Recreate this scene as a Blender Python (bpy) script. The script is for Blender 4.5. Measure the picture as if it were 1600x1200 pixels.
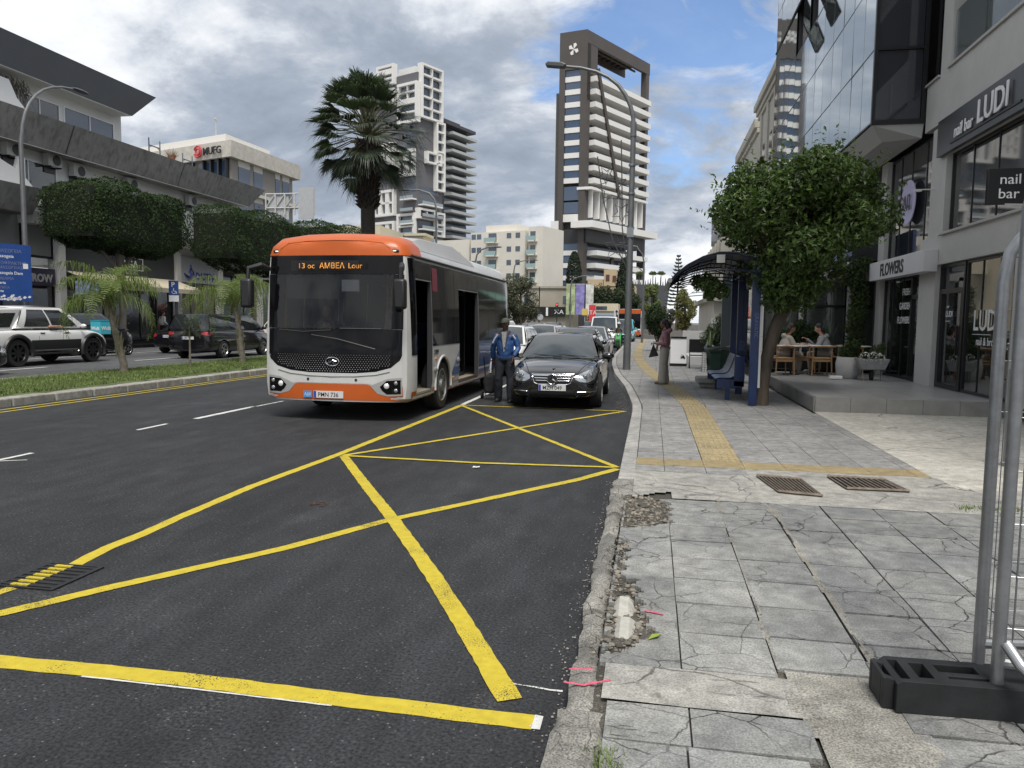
import bpy, bmesh, math, random
import numpy as np
from mathutils import Vector, Matrix
from mathutils.bvhtree import BVHTree
SC = bpy.context.scene
for _o in list(bpy.data.objects): bpy.data.objects.remove(_o)
rad = math.radians
# ---------------- camera
cam_d = bpy.data.cameras.new('camera'); cam = bpy.data.objects.new('camera', cam_d)
SC.collection.objects.link(cam); SC.camera = cam
cam_d.sensor_width = 36; cam_d.lens = 36*1180/1600; cam_d.clip_end = 5000; cam_d.clip_start = 0.05
cam.matrix_world = Matrix.Translation((0,0,1.7)) @ Matrix.Rotation(rad(10.45),4,'Z') @ Matrix.Rotation(rad(90-4.83),4,'X') @ Matrix.Rotation(rad(0.7),4,'Z')
# ---------------- sun
SUN_EL, SUN_AZ = 63, 160      # azimuth measured from +Y towards +X
sd = bpy.data.lights.new('sun','SUN'); sun = bpy.data.objects.new('sun', sd); SC.collection.objects.link(sun)
sd.energy = 2.3; sd.angle = rad(22); sd.color = (1,.95,.88)
dv = Vector((math.sin(rad(SUN_AZ))*math.cos(rad(SUN_EL)), math.cos(rad(SUN_AZ))*math.cos(rad(SUN_EL)), math.sin(rad(SUN_EL))))
sun.rotation_euler = dv.to_track_quat('Z','Y').to_euler()
# ---------------- world: Nishita sky under broken cloud
W = bpy.data.worlds.new('World'); SC.world = W; W.use_nodes = True
nt = W.node_tree; N = nt.nodes; L = nt.links; N.clear()
def nd(t, **k):
    n = N.new(t)
    for a,b in k.items():
        if a.startswith('i_'): n.inputs[int(a[2:])].default_value = b
        else: setattr(n,a,b)
    return n
out = nd('ShaderNodeOutputWorld'); bg = nd('ShaderNodeBackground'); L.new(bg.outputs[0], out.inputs[0])
sky = nd('ShaderNodeTexSky', sky_type='NISHITA', sun_disc=False, sun_elevation=rad(SUN_EL), sun_rotation=rad(SUN_AZ))
tc = nd('ShaderNodeTexCoord'); sep = nd('ShaderNodeSeparateXYZ'); L.new(tc.outputs['Generated'], sep.inputs[0])
def math_(op, a, b=None, clamp=False):
    n = nd('ShaderNodeMath', operation=op, use_clamp=clamp)
    for i,v in enumerate((a,b)):
        if v is None: continue
        if isinstance(v,(int,float)): n.inputs[i].default_value = v
        else: L.new(v, n.inputs[i])
    return n.outputs[0]
zz = math_('ADD', math_('MAXIMUM', sep.outputs[2], 0.0), 0.30)
comb = nd('ShaderNodeCombineXYZ'); L.new(math_('DIVIDE', sep.outputs[0], zz), comb.inputs[0]); L.new(math_('DIVIDE', sep.outputs[1], zz), comb.inputs[1])
def noise(scale, detail, rough, dist=0, off=(0,0,0)):
    mp = nd('ShaderNodeMapping'); mp.inputs['Location'].default_value = off; L.new(comb.outputs[0], mp.inputs[0])
    n = nd('ShaderNodeTexNoise'); n.inputs['Scale'].default_value = scale; n.inputs['Detail'].default_value = detail
    n.inputs['Roughness'].default_value = rough; n.inputs['Distortion'].default_value = dist; L.new(mp.outputs[0], n.inputs[0]); return n.outputs[0]
def ramp(src, stops):
    r = nd('ShaderNodeValToRGB'); L.new(src, r.inputs[0]); e = r.color_ramp.elements
    e[0].position, e[0].color = stops[0][0], (*stops[0][1],1); e[1].position, e[1].color = stops[-1][0], (*stops[-1][1],1)
    for p,c in stops[1:-1]:
        x = e.new(p); x.color = (*c,1)
    return r.outputs[0]
n1 = noise(1.0, 9, .60, .35, (3.1,1.7,0)); n2 = noise(2.8, 9, .62, .25, (7.7,2.2,0))
tone = math_('ADD', math_('MULTIPLY', n1, .62), math_('MULTIPLY', n2, .38))
cloud = ramp(tone, [(.36,(.28,.32,.39)),(.43,(.36,.41,.49)),(.47,(.48,.52,.59)),(.505,(.69,.72,.77)),(.55,(.90,.91,.93)),(.64,(1.0,1.0,1.0))])
# opening in the cloud that shows blue, towards upper middle right
pd = nd('ShaderNodeVectorMath', operation='DOT_PRODUCT'); L.new(tc.outputs['Generated'], pd.inputs[0])
pd.inputs[1].default_value = Vector((0.015,0.947,0.325)).normalized()
n3 = noise(3.4, 8, .6, .6, (1.2,9.3,0))
gap = math_('ADD', math_('MULTIPLY', math_('SUBTRACT', pd.outputs['Value'], .984), 60.0), math_('MULTIPLY', math_('SUBTRACT', n3, .5), 5.2))
gapm = nd('ShaderNodeMapRange', clamp=True); L.new(gap, gapm.inputs[0]); gapm.inputs[1].default_value=.25; gapm.inputs[2].default_value=1.0; gapm.inputs[3].default_value=0; gapm.inputs[4].default_value=.92
skm = nd('ShaderNodeMixRGB', blend_type='MULTIPLY'); skm.inputs[0].default_value = 1; L.new(sky.outputs[0], skm.inputs[1]); skm.inputs[2].default_value = (1.0,1.15,1.35,1)
cl = nd('ShaderNodeMixRGB', blend_type='MULTIPLY'); cl.inputs[0].default_value = 1; L.new(cloud, cl.inputs[1]); cl.inputs[2].default_value = (8.0,8.1,8.2,1)
mx = nd('ShaderNodeMixRGB'); L.new(gapm.outputs[0], mx.inputs[0]); L.new(cl.outputs[0], mx.inputs[1]); L.new(skm.outputs[0], mx.inputs[2])
L.new(mx.outputs[0], bg.inputs[0]); bg.inputs[1].default_value = 0.085
SC.view_settings.view_transform = 'Standard'; SC.view_settings.look = 'None'; SC.view_settings.exposure = 0.68; SC.view_settings.gamma = 1
SC.view_settings.use_curve_mapping = False
# ---------------- materials
_m = {}
def M(name, col=(.5,.5,.5), rough=.6, metal=0.0, spec=.5, var=None, bump=None, coat=0, trans=0, emit=None, alpha=None, island=0, aniso=None):
    if name in _m: return _m[name]
    m = bpy.data.materials.new(name); m.use_nodes = True; _m[name] = m
    nt = m.node_tree; b = nt.nodes['Principled BSDF']
    b.inputs['Base Color'].default_value = (*col,1); b.inputs['Roughness'].default_value = rough; b.inputs['Metallic'].default_value = metal
    b.inputs['Specular IOR Level'].default_value = spec; b.inputs['Coat Weight'].default_value = coat; b.inputs['Coat Roughness'].default_value = .03
    b.inputs['Transmission Weight'].default_value = trans
    if emit: b.inputs['Emission Color'].default_value = (*emit[0],1); b.inputs['Emission Strength'].default_value = emit[1]
    if alpha is not None: b.inputs['Alpha'].default_value = alpha
    tc = nt.nodes.new('ShaderNodeTexCoord'); co = tc.outputs['Object']
    if aniso:
        mp = nt.nodes.new('ShaderNodeMapping'); mp.inputs['Scale'].default_value = aniso; nt.links.new(co, mp.inputs[0]); co = mp.outputs[0]
    def nz(scale, detail=6, rough=.6):
        n = nt.nodes.new('ShaderNodeTexNoise'); n.inputs['Scale'].default_value = scale; n.inputs['Detail'].default_value = detail; n.inputs['Roughness'].default_value = rough
        nt.links.new(co, n.inputs['Vector']); return n.outputs[0]
    last = None
    if var:   # list of (scale, low, high) multiplicative tone variation
        for (s, lo, hi) in var:
            mr = nt.nodes.new('ShaderNodeMapRange'); nt.links.new(nz(s), mr.inputs[0]); mr.inputs[1].default_value=.3; mr.inputs[2].default_value=.7; mr.inputs[3].default_value=lo; mr.inputs[4].default_value=hi
            mu = nt.nodes.new('ShaderNodeMixRGB'); mu.blend_type='MULTIPLY'; mu.inputs[0].default_value = 1
            if last: nt.links.new(last, mu.inputs[1])
            else: mu.inputs[1].default_value = (*col,1)
            nt.links.new(mr.outputs[0], mu.inputs[2]); last = mu.outputs[0]
    if island:
        g = nt.nodes.new('ShaderNodeNewGeometry'); mr = nt.nodes.new('ShaderNodeMapRange'); nt.links.new(g.outputs['Random Per Island'], mr.inputs[0]); mr.inputs[3].default_value = 1-island; mr.inputs[4].default_value = 1+island*1.3
        mu = nt.nodes.new('ShaderNodeMixRGB'); mu.blend_type='MULTIPLY'; mu.inputs[0].default_value = 1
        if last: nt.links.new(last, mu.inputs[1])
        else: mu.inputs[1].default_value = (*col,1)
        nt.links.new(mr.outputs[0], mu.inputs[2]); last = mu.outputs[0]
    if last: nt.links.new(last, b.inputs['Base Color'])
    if bump:
        bp = nt.nodes.new('ShaderNodeBump'); bp.inputs['Strength'].default_value = bump[1]; bp.inputs['Distance'].default_value = bump[2] if len(bump)>2 else .01
        nt.links.new(nz(bump[0], 5), bp.inputs['Height']); nt.links.new(bp.outputs[0], b.inputs['Normal'])
    return m
def glass_mat(name, tint=(.02,.025,.03), see=0.0, rough=.03, spec=.9, wav=.0, ior=1.5):
    """tinted pane: dark glossy body, optionally letting a share of light through"""
    if name in _m: return _m[name]
    m = M(name, tint, rough, 0, spec, bump=(1.2, wav, .05) if wav else None)
    if see:
        nt = m.node_tree; b = nt.nodes['Principled BSDF']; o = nt.nodes['Material Output']
        t = nt.nodes.new('ShaderNodeBsdfTransparent'); x = nt.nodes.new('ShaderNodeMixShader'); x.inputs[0].default_value = see
        gl = nt.nodes.new('ShaderNodeBsdfGlossy'); gl.inputs['Roughness'].default_value = rough
        nt.links.new(b.outputs[0], x.inputs[1]); nt.links.new(t.outputs[0], x.inputs[2])
        fr = nt.nodes.new('ShaderNodeFresnel'); fr.inputs[0].default_value = ior; x2 = nt.nodes.new('ShaderNodeMixShader')
        nt.links.new(fr.outputs[0], x2.inputs[0]); nt.links.new(x.outputs[0], x2.inputs[1]); nt.links.new(gl.outputs[0], x2.inputs[2]); nt.links.new(x2.outputs[0], o.inputs[0])
    return m
# ---------------- objects
COL = SC.collection
def tag(o, label=None, cat=None, group=None, kind=None):
    if label: o['label'] = label
    if cat: o['category'] = cat
    if group: o['group'] = group
    if kind: o['kind'] = kind
    return o
def thing(name, label, cat, loc=(0,0,0), rz=0, group=None):
    o = bpy.data.objects.new(name, None); COL.objects.link(o); o.location = loc; o.rotation_euler = (0,0,rz); o.empty_display_size = .2
    return tag(o, label, cat, group)
def copy_tree(o, parent=None):
    c = o.copy(); COL.objects.link(c); c.parent = parent
    for ch in list(o.children): copy_tree(ch, c)
    return c
class MB:
    def __init__(s): s.v = []; s.f = []; s.mi = []
    def add(s, vs, fs, mi=0):
        n = len(s.v); s.v += [tuple(p) for p in vs]; s.f += [tuple(n+i for i in f) for f in fs]; s.mi += [mi]*len(fs); return s
    def box(s, x0,x1,y0,y1,z0,z1, mi=0):
        if x0>x1: x0,x1=x1,x0
        if y0>y1: y0,y1=y1,y0
        if z0>z1: z0,z1=z1,z0
        return s.add([(x0,y0,z0),(x1,y0,z0),(x1,y1,z0),(x0,y1,z0),(x0,y0,z1),(x1,y0,z1),(x1,y1,z1),(x0,y1,z1)],
              [(0,3,2,1),(4,5,6,7),(0,1,5,4),(1,2,6,5),(2,3,7,6),(3,0,4,7)], mi)
    def obox(s, c, d, rot=None, mi=0):
        b = MB().box(-d[0]/2,d[0]/2,-d[1]/2,d[1]/2,-d[2]/2,d[2]/2); R = rot.to_4x4() if rot else Matrix(); T = Matrix.Translation(c) @ R
        return s.add([T @ Vector(p) for p in b.v], b.f, mi)
    def tube(s, pts, r, n=8, caps=True, mi=0):
        pts = [Vector(p) for p in pts]; rs = r if isinstance(r,(list,tuple)) else [r]*len(pts)
        base = len(s.v); up = Vector((0,0,1)); prev = None; vs = []
        for i,p in enumerate(pts):
            t = (pts[min(i+1,len(pts)-1)] - pts[max(i-1,0)]); t = t.normalized() if t.length>1e-9 else Vector((0,0,1))
            if prev is None:
                a = up if abs(t.z)<.9 else Vector((1,0,0)); u = t.cross(a).normalized()
            else: u = (prev - t*prev.dot(t)); u = u.normalized() if u.length>1e-6 else t.orthogonal().normalized()
            prev = u; w = t.cross(u)
            for k in range(n):
                a = 2*math.pi*k/n; vs.append(p + (u*math.cos(a)+w*math.sin(a))*rs[i])
        fs = [(i*n+k, i*n+(k+1)%n, (i+1)*n+(k+1)%n, (i+1)*n+k) for i in range(len(pts)-1) for k in range(n)]
        if caps: fs += [tuple(reversed(range(n))), tuple((len(pts)-1)*n+k for k in range(n))]
        return s.add(vs, fs, mi)
    def lathe(s, prof, c=(0,0,0), n=24, axis='Z', mi=0, caps=True):
        vs = []
        for (r,h) in prof:
            for k in range(n):
                a = 2*math.pi*k/n; x,y = r*math.cos(a), r*math.sin(a)
                p = (x,y,h) if axis=='Z' else ((h,x,y) if axis=='X' else (x,h,-y)); vs.append((c[0]+p[0],c[1]+p[1],c[2]+p[2]))
        m = len(prof); fs = [(i*n+k, i*n+(k+1)%n, (i+1)*n+(k+1)%n, (i+1)*n+k) for i in range(m-1) for k in range(n)]
        if caps: fs += [tuple(reversed(range(n))), tuple((m-1)*n+k for k in range(n))]
        return s.add(vs, fs, mi)
    def prism(s, poly, axis, a, b, mi=0):
        def P(p,t): return (t,p[0],p[1]) if axis=='X' else ((p[0],t,p[1]) if axis=='Y' else (p[0],p[1],t))
        n = len(poly); return s.add([P(p,a) for p in poly]+[P(p,b) for p in poly], [tuple(range(n)), tuple(reversed(range(n,2*n)))]+[(i,i+n,(i+1)%n+n,(i+1)%n) for i in range(n)], mi)
    def ell(s, c, r, n=12, m=8, mi=0, rot=None):
        vs=[]; 
        for i in range(m+1):
            t = math.pi*i/m
            for k in range(n):
                a = 2*math.pi*k/n; p = Vector((r[0]*math.sin(t)*math.cos(a), r[1]*math.sin(t)*math.sin(a), r[2]*math.cos(t)))
                if rot: p = rot @ p
                vs.append(Vector(c)+p)
        return s.add(vs, [(i*n+k,(i+1)*n+k,(i+1)*n+(k+1)%n,i*n+(k+1)%n) for i in range(m) for k in range(n)], mi)
    def quad(s, a,b,c,d, mi=0): return s.add([a,b,c,d],[(0,1,2,3)],mi)
    def build(s, name, mats, parent=None, smooth=35, bevel=0, fix=True, loc=None):
        me = bpy.data.meshes.new(name); me.from_pydata([tuple(v) for v in s.v], [], s.f)
        for m in (mats if isinstance(mats,(list,tuple)) else [mats]): me.materials.append(m)
        if any(s.mi): me.polygons.foreach_set('material_index', s.mi)
        if fix and len(s.f) < 60000:
            bm = bmesh.new(); bm.from_mesh(me); bmesh.ops.recalc_face_normals(bm, faces=bm.faces); bm.to_mesh(me); bm.free()
        if smooth:
            me.polygons.foreach_set('use_smooth', [True]*len(me.polygons)); me.set_sharp_from_angle(angle=rad(smooth))
        me.update()
        o = bpy.data.objects.new(name, me); COL.objects.link(o)
        if parent: o.parent = parent
        if loc: o.location = loc
        if bevel:
            b = o.modifiers.new('bevel','BEVEL'); b.width = bevel; b.segments = 2; b.limit_method = 'ANGLE'; b.angle_limit = rad(40); b.harden_normals = False
        return o
def pydata(name, V, F, mats, parent=None, smooth=False):
    """fast numpy build; V (n,3), F (m,k)"""
    me = bpy.data.meshes.new(name); k = F.shape[1]
    me.vertices.add(len(V)); me.vertices.foreach_set('co', np.ascontiguousarray(V,dtype=np.float32).ravel())
    me.loops.add(F.size); me.loops.foreach_set('vertex_index', np.ascontiguousarray(F,dtype=np.int32).ravel())
    me.polygons.add(len(F)); me.polygons.foreach_set('loop_start', np.arange(0,F.size,k,dtype=np.int32)); me.polygons.foreach_set('loop_total', np.full(len(F),k,dtype=np.int32))
    me.polygons.foreach_set('use_smooth', np.full(len(F),bool(smooth))); me.update(calc_edges=True); me.validate()
    for m in (mats if isinstance(mats,(list,tuple)) else [mats]): me.materials.append(m)
    o = bpy.data.objects.new(name, me); COL.objects.link(o)
    if parent: o.parent = parent
    return o
def apply_mods(o):
    dg = bpy.context.evaluated_depsgraph_get(); dg.update()
    me = bpy.data.meshes.new_from_object(o.evaluated_get(dg), depsgraph=dg); o.modifiers.clear(); old = o.data; o.data = me
    if old.users == 0: bpy.data.meshes.remove(old)
    return o
def cut(o, cutter_mb, mat_idx_note=None, solver='EXACT'):
    c = cutter_mb.build('cutter', list(o.data.materials)[:2] or [M('dark')], smooth=0)
    m = o.modifiers.new('b','BOOLEAN'); m.operation='DIFFERENCE'; m.object = c; m.solver = solver
    apply_mods(o); bpy.data.objects.remove(c); return o
def text(s, size, mat, parent, mtx, name='lettering', ext=.004, align='LEFT', sx=1.0, bold=0):
    cu = bpy.data.curves.new(name,'FONT'); cu.body = s; cu.size = size; cu.extrude = ext; cu.align_x = align; cu.offset = bold; cu.resolution_u = 3
    o = bpy.data.objects.new(name, cu); COL.objects.link(o)
    dg = bpy.context.evaluated_depsgraph_get(); me = bpy.data.meshes.new_from_object(o.evaluated_get(dg)); bpy.data.objects.remove(o)
    me.transform(mtx @ Matrix.Diagonal((sx,1,1,1))); me.materials.clear(); me.materials.append(mat)
    o = bpy.data.objects.new(name, me); COL.objects.link(o)
    if parent: o.parent = parent
    return o
def frame(o, u, n):
    """matrix placing text: origin o, writing direction u, facing n (up = n x u)"""
    u = Vector(u).normalized(); n = Vector(n).normalized(); w = n.cross(u)
    return Matrix(((u.x,w.x,n.x,o[0]),(u.y,w.y,n.y,o[1]),(u.z,w.z,n.z,o[2]),(0,0,0,1)))
class Face:
    """a vertical wall plane: origin (x,y), unit direction u, outward normal n"""
    def __init__(s, o, u, n=None):
        s.o = Vector((o[0],o[1],0)); s.u = Vector((u[0],u[1],0)).normalized(); s.n = Vector((n[0],n[1],0)).normalized() if n else Vector((s.u.y,-s.u.x,0))
    def P(s, a, z, d=0): p = s.o + s.u*a + s.n*d; return (p.x,p.y,z)
    def box(s, mb, a0,a1,z0,z1,d0,d1, mi=0):
        vs = [s.P(a,z,d) for z in (z0,z1) for a,d in ((a0,d0),(a1,d0),(a1,d1),(a0,d1))]
        return mb.add(vs, [(0,3,2,1),(4,5,6,7),(0,1,5,4),(1,2,6,5),(2,3,7,6),(3,0,4,7)], mi)
    def T(s, a, z, d, flip=False): return frame(s.P(a,z,d), -s.u if flip else s.u, s.n)
rng = random.Random(7)
# =================== GROUND ===================
def asphalt(name, base, spk):
    m = M(name, base, .78, 0, .35, bump=(260,.55,.006)); nt = m.node_tree; b = nt.nodes['Principled BSDF']
    tc = nt.nodes.new('ShaderNodeTexCoord')
    def nz(s, d=5, sc=(1,1,1)):
        mp = nt.nodes.new('ShaderNodeMapping'); mp.inputs['Scale'].default_value = sc; nt.links.new(tc.outputs['Object'], mp.inputs[0])
        n = nt.nodes.new('ShaderNodeTexNoise'); n.inputs['Scale'].default_value = s; n.inputs['Detail'].default_value = d; nt.links.new(mp.outputs[0], n.inputs[0]); return n.outputs[0]
    def mr(src, a,b_,c,d):
        r = nt.nodes.new('ShaderNodeMapRange'); nt.links.new(src, r.inputs[0])
        for i,v in enumerate((a,b_,c,d)): r.inputs[i+1].default_value = v
        return r.outputs[0]
    def mul(a,b_):
        x = nt.nodes.new('ShaderNodeMath'); x.operation='MULTIPLY'; nt.links.new(a,x.inputs[0]); nt.links.new(b_,x.inputs[1]); return x.outputs[0]
    t = mul(mul(mr(nz(62,5),.32,.68,.35,1.75), mr(nz(.8,6,(1,.12,1)),.3,.7,.72,1.32)), mr(nz(5,7,(1,.35,1)),.35,.65,.80,1.2))
    mx = nt.nodes.new('ShaderNodeMixRGB'); mx.blend_type='MULTIPLY'; mx.inputs[0].default_value=1; mx.inputs[1].default_value=(*base,1); nt.links.new(t,mx.inputs[2])
    # pale stone chips
    vo = nt.nodes.new('ShaderNodeTexVoronoi'); vo.inputs['Scale'].default_value = 60; nt.links.new(tc.outputs['Object'], vo.inputs[0])
    sep = nt.nodes.new('ShaderNodeSeparateColor'); nt.links.new(vo.outputs['Color'], sep.inputs[0])
    f = mul(mr(sep.outputs[0],.93,.97,0,1), mr(vo.outputs['Distance'],.12,.4,1,0))
    m2 = nt.nodes.new('ShaderNodeMixRGB'); nt.links.new(f,m2.inputs[0]); nt.links.new(mx.outputs[0],m2.inputs[1]); m2.inputs[2].default_value=(*spk,1)
    # sparse dust scuffs
    d = mul(mr(nz(2.3,8,(1,.5,1)),.57,.72,0,1), mr(nz(60,3),.5,.62,0,.5))
    m3 = nt.nodes.new('ShaderNodeMixRGB'); nt.links.new(d,m3.inputs[0]); nt.links.new(m2.outputs[0],m3.inputs[1]); m3.inputs[2].default_value=(.14,.14,.135,1)
    nt.links.new(m3.outputs[0], b.inputs['Base Color']); return m
m_asph = asphalt('fresh_asphalt', (.0235,.0245,.027), (.16,.16,.16))
m_asph2 = asphalt('worn_asphalt', (.075,.077,.08), (.2,.2,.2))
def cracked(name, base, tint2, crack=1.0, attr=False, joint=None, rough=.85, vscale=3.2, stain=.75, speck=.35):
    m = M(name, base, rough, 0, .3, bump=(180,.3,.004)); nt = m.node_tree; b = nt.nodes['Principled BSDF']; tc = nt.nodes.new('ShaderNodeTexCoord'); co = tc.outputs['Object']
    def link(a,bb): nt.links.new(a,bb)
    def nz(s,d=6,v=None,sc=None):
        n = nt.nodes.new('ShaderNodeTexNoise'); n.inputs['Scale'].default_value=s; n.inputs['Detail'].default_value=d; src = v or co
        if sc: mp = nt.nodes.new('ShaderNodeMapping'); mp.inputs['Scale'].default_value=sc; link(src,mp.inputs[0]); src = mp.outputs[0]
        link(src,n.inputs[0]); return n
    def mr(src,a,b_,c,d):
        r = nt.nodes.new('ShaderNodeMapRange'); link(src,r.inputs[0])
        for i,v in enumerate((a,b_,c,d)): r.inputs[i+1].default_value=v
        return r.outputs[0]
    def mul(a,b_):
        x = nt.nodes.new('ShaderNodeMath'); x.operation='MULTIPLY'; link(a,x.inputs[0])
        if isinstance(b_,float): x.inputs[1].default_value=b_
        else: link(b_,x.inputs[1])
        return x.outputs[0]
    def mix(f,a,c,mode='MIX'):
        x = nt.nodes.new('ShaderNodeMixRGB'); x.blend_type=mode
        for i,v in enumerate((f,a,c)):
            if isinstance(v,(int,float)): x.inputs[i].default_value=v
            elif isinstance(v,tuple): x.inputs[i].default_value=(*v,1)
            else: link(v,x.inputs[i])
        return x.outputs[0]
    c = mix(mr(nz(1.6,8).outputs[0],.38,.62,0,1), base, tint2)
    c = mix(1.0, c, mr(nz(9,8).outputs[0],.3,.7,.74,1.2), 'MULTIPLY')
    c = mix(1.0, c, mr(nz(120,3).outputs[0],.3,.7,1-speck,1+speck), 'MULTIPLY')
    if attr:
        a = nt.nodes.new('ShaderNodeAttribute'); a.attribute_name='tone'; c = mix(1.0,c,a.outputs['Fac'],'MULTIPLY')
    if attr:
        vo2 = nt.nodes.new('ShaderNodeTexVoronoi'); vo2.inputs['Scale'].default_value=42; link(co,vo2.inputs[0]); sp2 = nt.nodes.new('ShaderNodeSeparateColor'); link(vo2.outputs['Color'],sp2.inputs[0])
        c = mix(mul(mul(mr(sp2.outputs[0],.90,.93,0,.8), mr(vo2.outputs['Distance'],.08,.2,1,0)), mr(nz(1.3,3).outputs[0],.45,.6,0,1)), c, (.55,.55,.54))
    # dark grime stains, drawn out across the walking direction
    c = mix(mul(mr(nz(2.6,9,sc=(.8,1.3,1)).outputs[0],.56,.75,0,1),stain*.42), c, (base[0]*.38,base[1]*.38,base[2]*.4))
    c = mix(mul(mr(nz(28,5,sc=(.25,2.2,1)).outputs[0],.60,.66,0,1), mr(nz(1.7,3).outputs[0],.55,.66,0,.8)), c, (.035,.034,.034))
    if crack:
        wob = nz(2.2,6); ad = nt.nodes.new('ShaderNodeMixRGB'); ad.blend_type='ADD'; ad.inputs[0].default_value=.32; link(co,ad.inputs[1]); link(wob.outputs['Color'],ad.inputs[2])
        vo = nt.nodes.new('ShaderNodeTexVoronoi'); vo.feature='DISTANCE_TO_EDGE'; vo.inputs['Scale'].default_value=vscale; link(ad.outputs[0],vo.inputs[0])
        mask = mul(mr(nz(.9,4).outputs[0],.42,.58,0,1), mr(nz(7,5).outputs[0],.34,.46,.3,1))
        k = mul(mul(mr(vo.outputs['Distance'],.0035,.0135,.95,0),mask),crack)
        c = mix(k,c,(.045,.043,.04))
        bp = nt.nodes.new('ShaderNodeBump'); bp.invert=True; bp.inputs['Strength'].default_value=.8; bp.inputs['Distance'].default_value=.008; link(k,bp.inputs['Height'])
        old = b.inputs['Normal'].links[0].from_node; link(old.outputs[0],bp.inputs['Normal']); link(bp.outputs[0],b.inputs['Normal'])
    link(c,b.inputs['Base Color']); return m
m_slab = cracked('paving_slab', (.20,.205,.20), (.27,.27,.255), 1.0, attr=True)
m_slab2 = cracked('paving_slab_worn', (.165,.17,.17), (.235,.235,.225), 1.0, attr=True, vscale=2.7)
m_slabf = cracked('paving_slab_far', (.22,.22,.215), (.27,.265,.255), .35, attr=True)
m_conc = cracked('old_concrete', (.27,.265,.245), (.34,.33,.30), .8, vscale=1.4)
m_conc_l = cracked('pale_concrete', (.40,.385,.34), (.48,.46,.41), .55, vscale=.7, stain=.5)
m_conc_r = cracked('rough_concrete', (.20,.192,.17), (.29,.28,.25), 1.0, vscale=3.6, speck=.55)
m_kerb = cracked('kerb_stone', (.30,.295,.28), (.36,.35,.33), .5, vscale=3)
m_soil = cracked('joint_soil', (.045,.042,.036), (.09,.083,.07), 0, speck=.7)
m_tact = cracked('tactile_yellow', (.33,.265,.145), (.28,.235,.145), .3, attr=True)
m_terr = M('terrace_tile', (.30,.30,.295), .35, 0, .5, var=[(1.6,.88,1.1),(14,.95,1.05)], bump=(60,.05,.003))
m_metal_d = M('cast_iron', (.055,.05,.045), .6, .6, .5, var=[(14,.6,1.5)], bump=(80,.3,.004))
def struct(name, mb, mat, **k): return tag(mb.build(name, mat, **k), kind='structure')
# base ground reaching the horizon, roads, pavement beds
struct('ground', MB().quad((-900,-60,-.03),(900,-60,-.03),(900,2500,-.03),(-900,2500,-.03)), M('far_ground',(.16,.15,.13),.9,var=[(.05,.8,1.2)]), smooth=0)
struct('road', MB().quad((-14.2,-20,0),(-.1,-20,0),(-.1,700,0),(-14.2,700,0)), m_asph, smooth=0)
struct('opposite_road', MB().quad((-25.1,-20,.1),(-14.6,-20,.1),(-14.6,700,.1),(-25.1,700,.1)), m_asph2, smooth=0)
KERB = [(-.33,-4),(-.33,2.4),(-.32,7.6),(-.33,14.2),(-.45,16),(-.65,18.8),(-1.09,23),(-1.45,28),(-1.77,35),(-1.9,48),(-1.9,60),(-1.9,700)]
def kerbx(y):
    for (a,b),(c,d) in zip(KERB, KERB[1:]):
        if b<=y<=d: return a+(c-a)*(y-b)/(d-b)
    return -1.9
mb = MB()
pts = [(x+.12,y) for x,y in KERB]
for (a,b),(c,d) in zip(pts, pts[1:]): mb.quad((a,b,.1),(30,b,.1),(30,d,.1),(c,d,.1))
struct('pavement_bed', mb, m_soil, smooth=0)
# granite/concrete kerb: sound stones from 7.6 m on, rounded worn lumps nearer the camera
mb = MB(); y = 7.62
while y < 75:
    y2 = y+1.0; a, b = kerbx(y), kerbx(y2); j = rng.uniform(-.004,.004); h = .125+rng.uniform(-.003,.003)
    mb.add([(a,y+.006,-.02),(a+.02,y+.006,h),(a+.185,y+.006,h+.002),(a+.185,y+.006,-.02),(b,y2-.006,-.02),(b+.02,y2-.006,h),(b+.185,y2-.006,h+.002),(b+.185,y2-.006,-.02)],
           [(0,1,2,3),(7,6,5,4),(0,4,5,1),(1,5,6,2),(2,6,7,3)]); y = y2
struct('kerb', mb, m_kerb, smooth=0, bevel=.012)
def lumpy(x0,x1,y0,y1,z0,z1,seed,amp=.012,n=5,taper=0):
    """worn block: subdivided box with noise-displaced vertices"""
    r = random.Random(seed); nx,ny = max(2,int((x1-x0)/.04)), max(2,int((y1-y0)/.04)); g = {}; mb = MB(); vs=[]; fs=[]
    from mathutils import noise as NS
    for j in range(ny+1):
        for i in range(nx+1):
            fx, fy = i/nx, j/ny; ex = min(fx,1-fx)*(x1-x0); ey = min(fy,1-fy)*(y1-y0); e = min(ex,ey*5+.01)
            rd = -.03*max(0,1-e/.05)**2 if taper==0 else -(z1-z0)*max(0,1-e/.07)**2
            p = Vector((x0+(x1-x0)*fx, y0+(y1-y0)*fy, 0)); h = NS.noise(p*7+Vector((seed,0,0)))*amp + NS.noise(p*22)*amp*.5
            w = NS.noise(p*5+Vector((0,seed,3)))*.02
            vs.append((p.x+(w if ex<.01 else 0), p.y, z1+rd+h)); g[i,j]=len(vs)-1
    n0=len(vs)
    ring=[(i,0) for i in range(nx)]+[(nx,j) for j in range(ny)]+[(i,ny) for i in range(nx,0,-1)]+[(0,j) for j in range(ny,0,-1)]
    for k,(i,j) in enumerate(ring):
        v=vs[g[i,j]]; vs.append((v[0],v[1],z0))
    fs=[(g[i,j],g[i+1,j],g[i+1,j+1],g[i,j+1]) for j in range(ny) for i in range(nx)]
    for k in range(len(ring)):
        k2=(k+1)%len(ring); fs.append((g[ring[k]],n0+k,n0+k2,g[ring[k2]]))
    mb.add(vs,fs); return mb
def merge(*mbs):
    m = MB()
    for x in mbs: m.add(x.v, x.f)
    return m
worn = []
y = 1.6; k = 0
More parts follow.
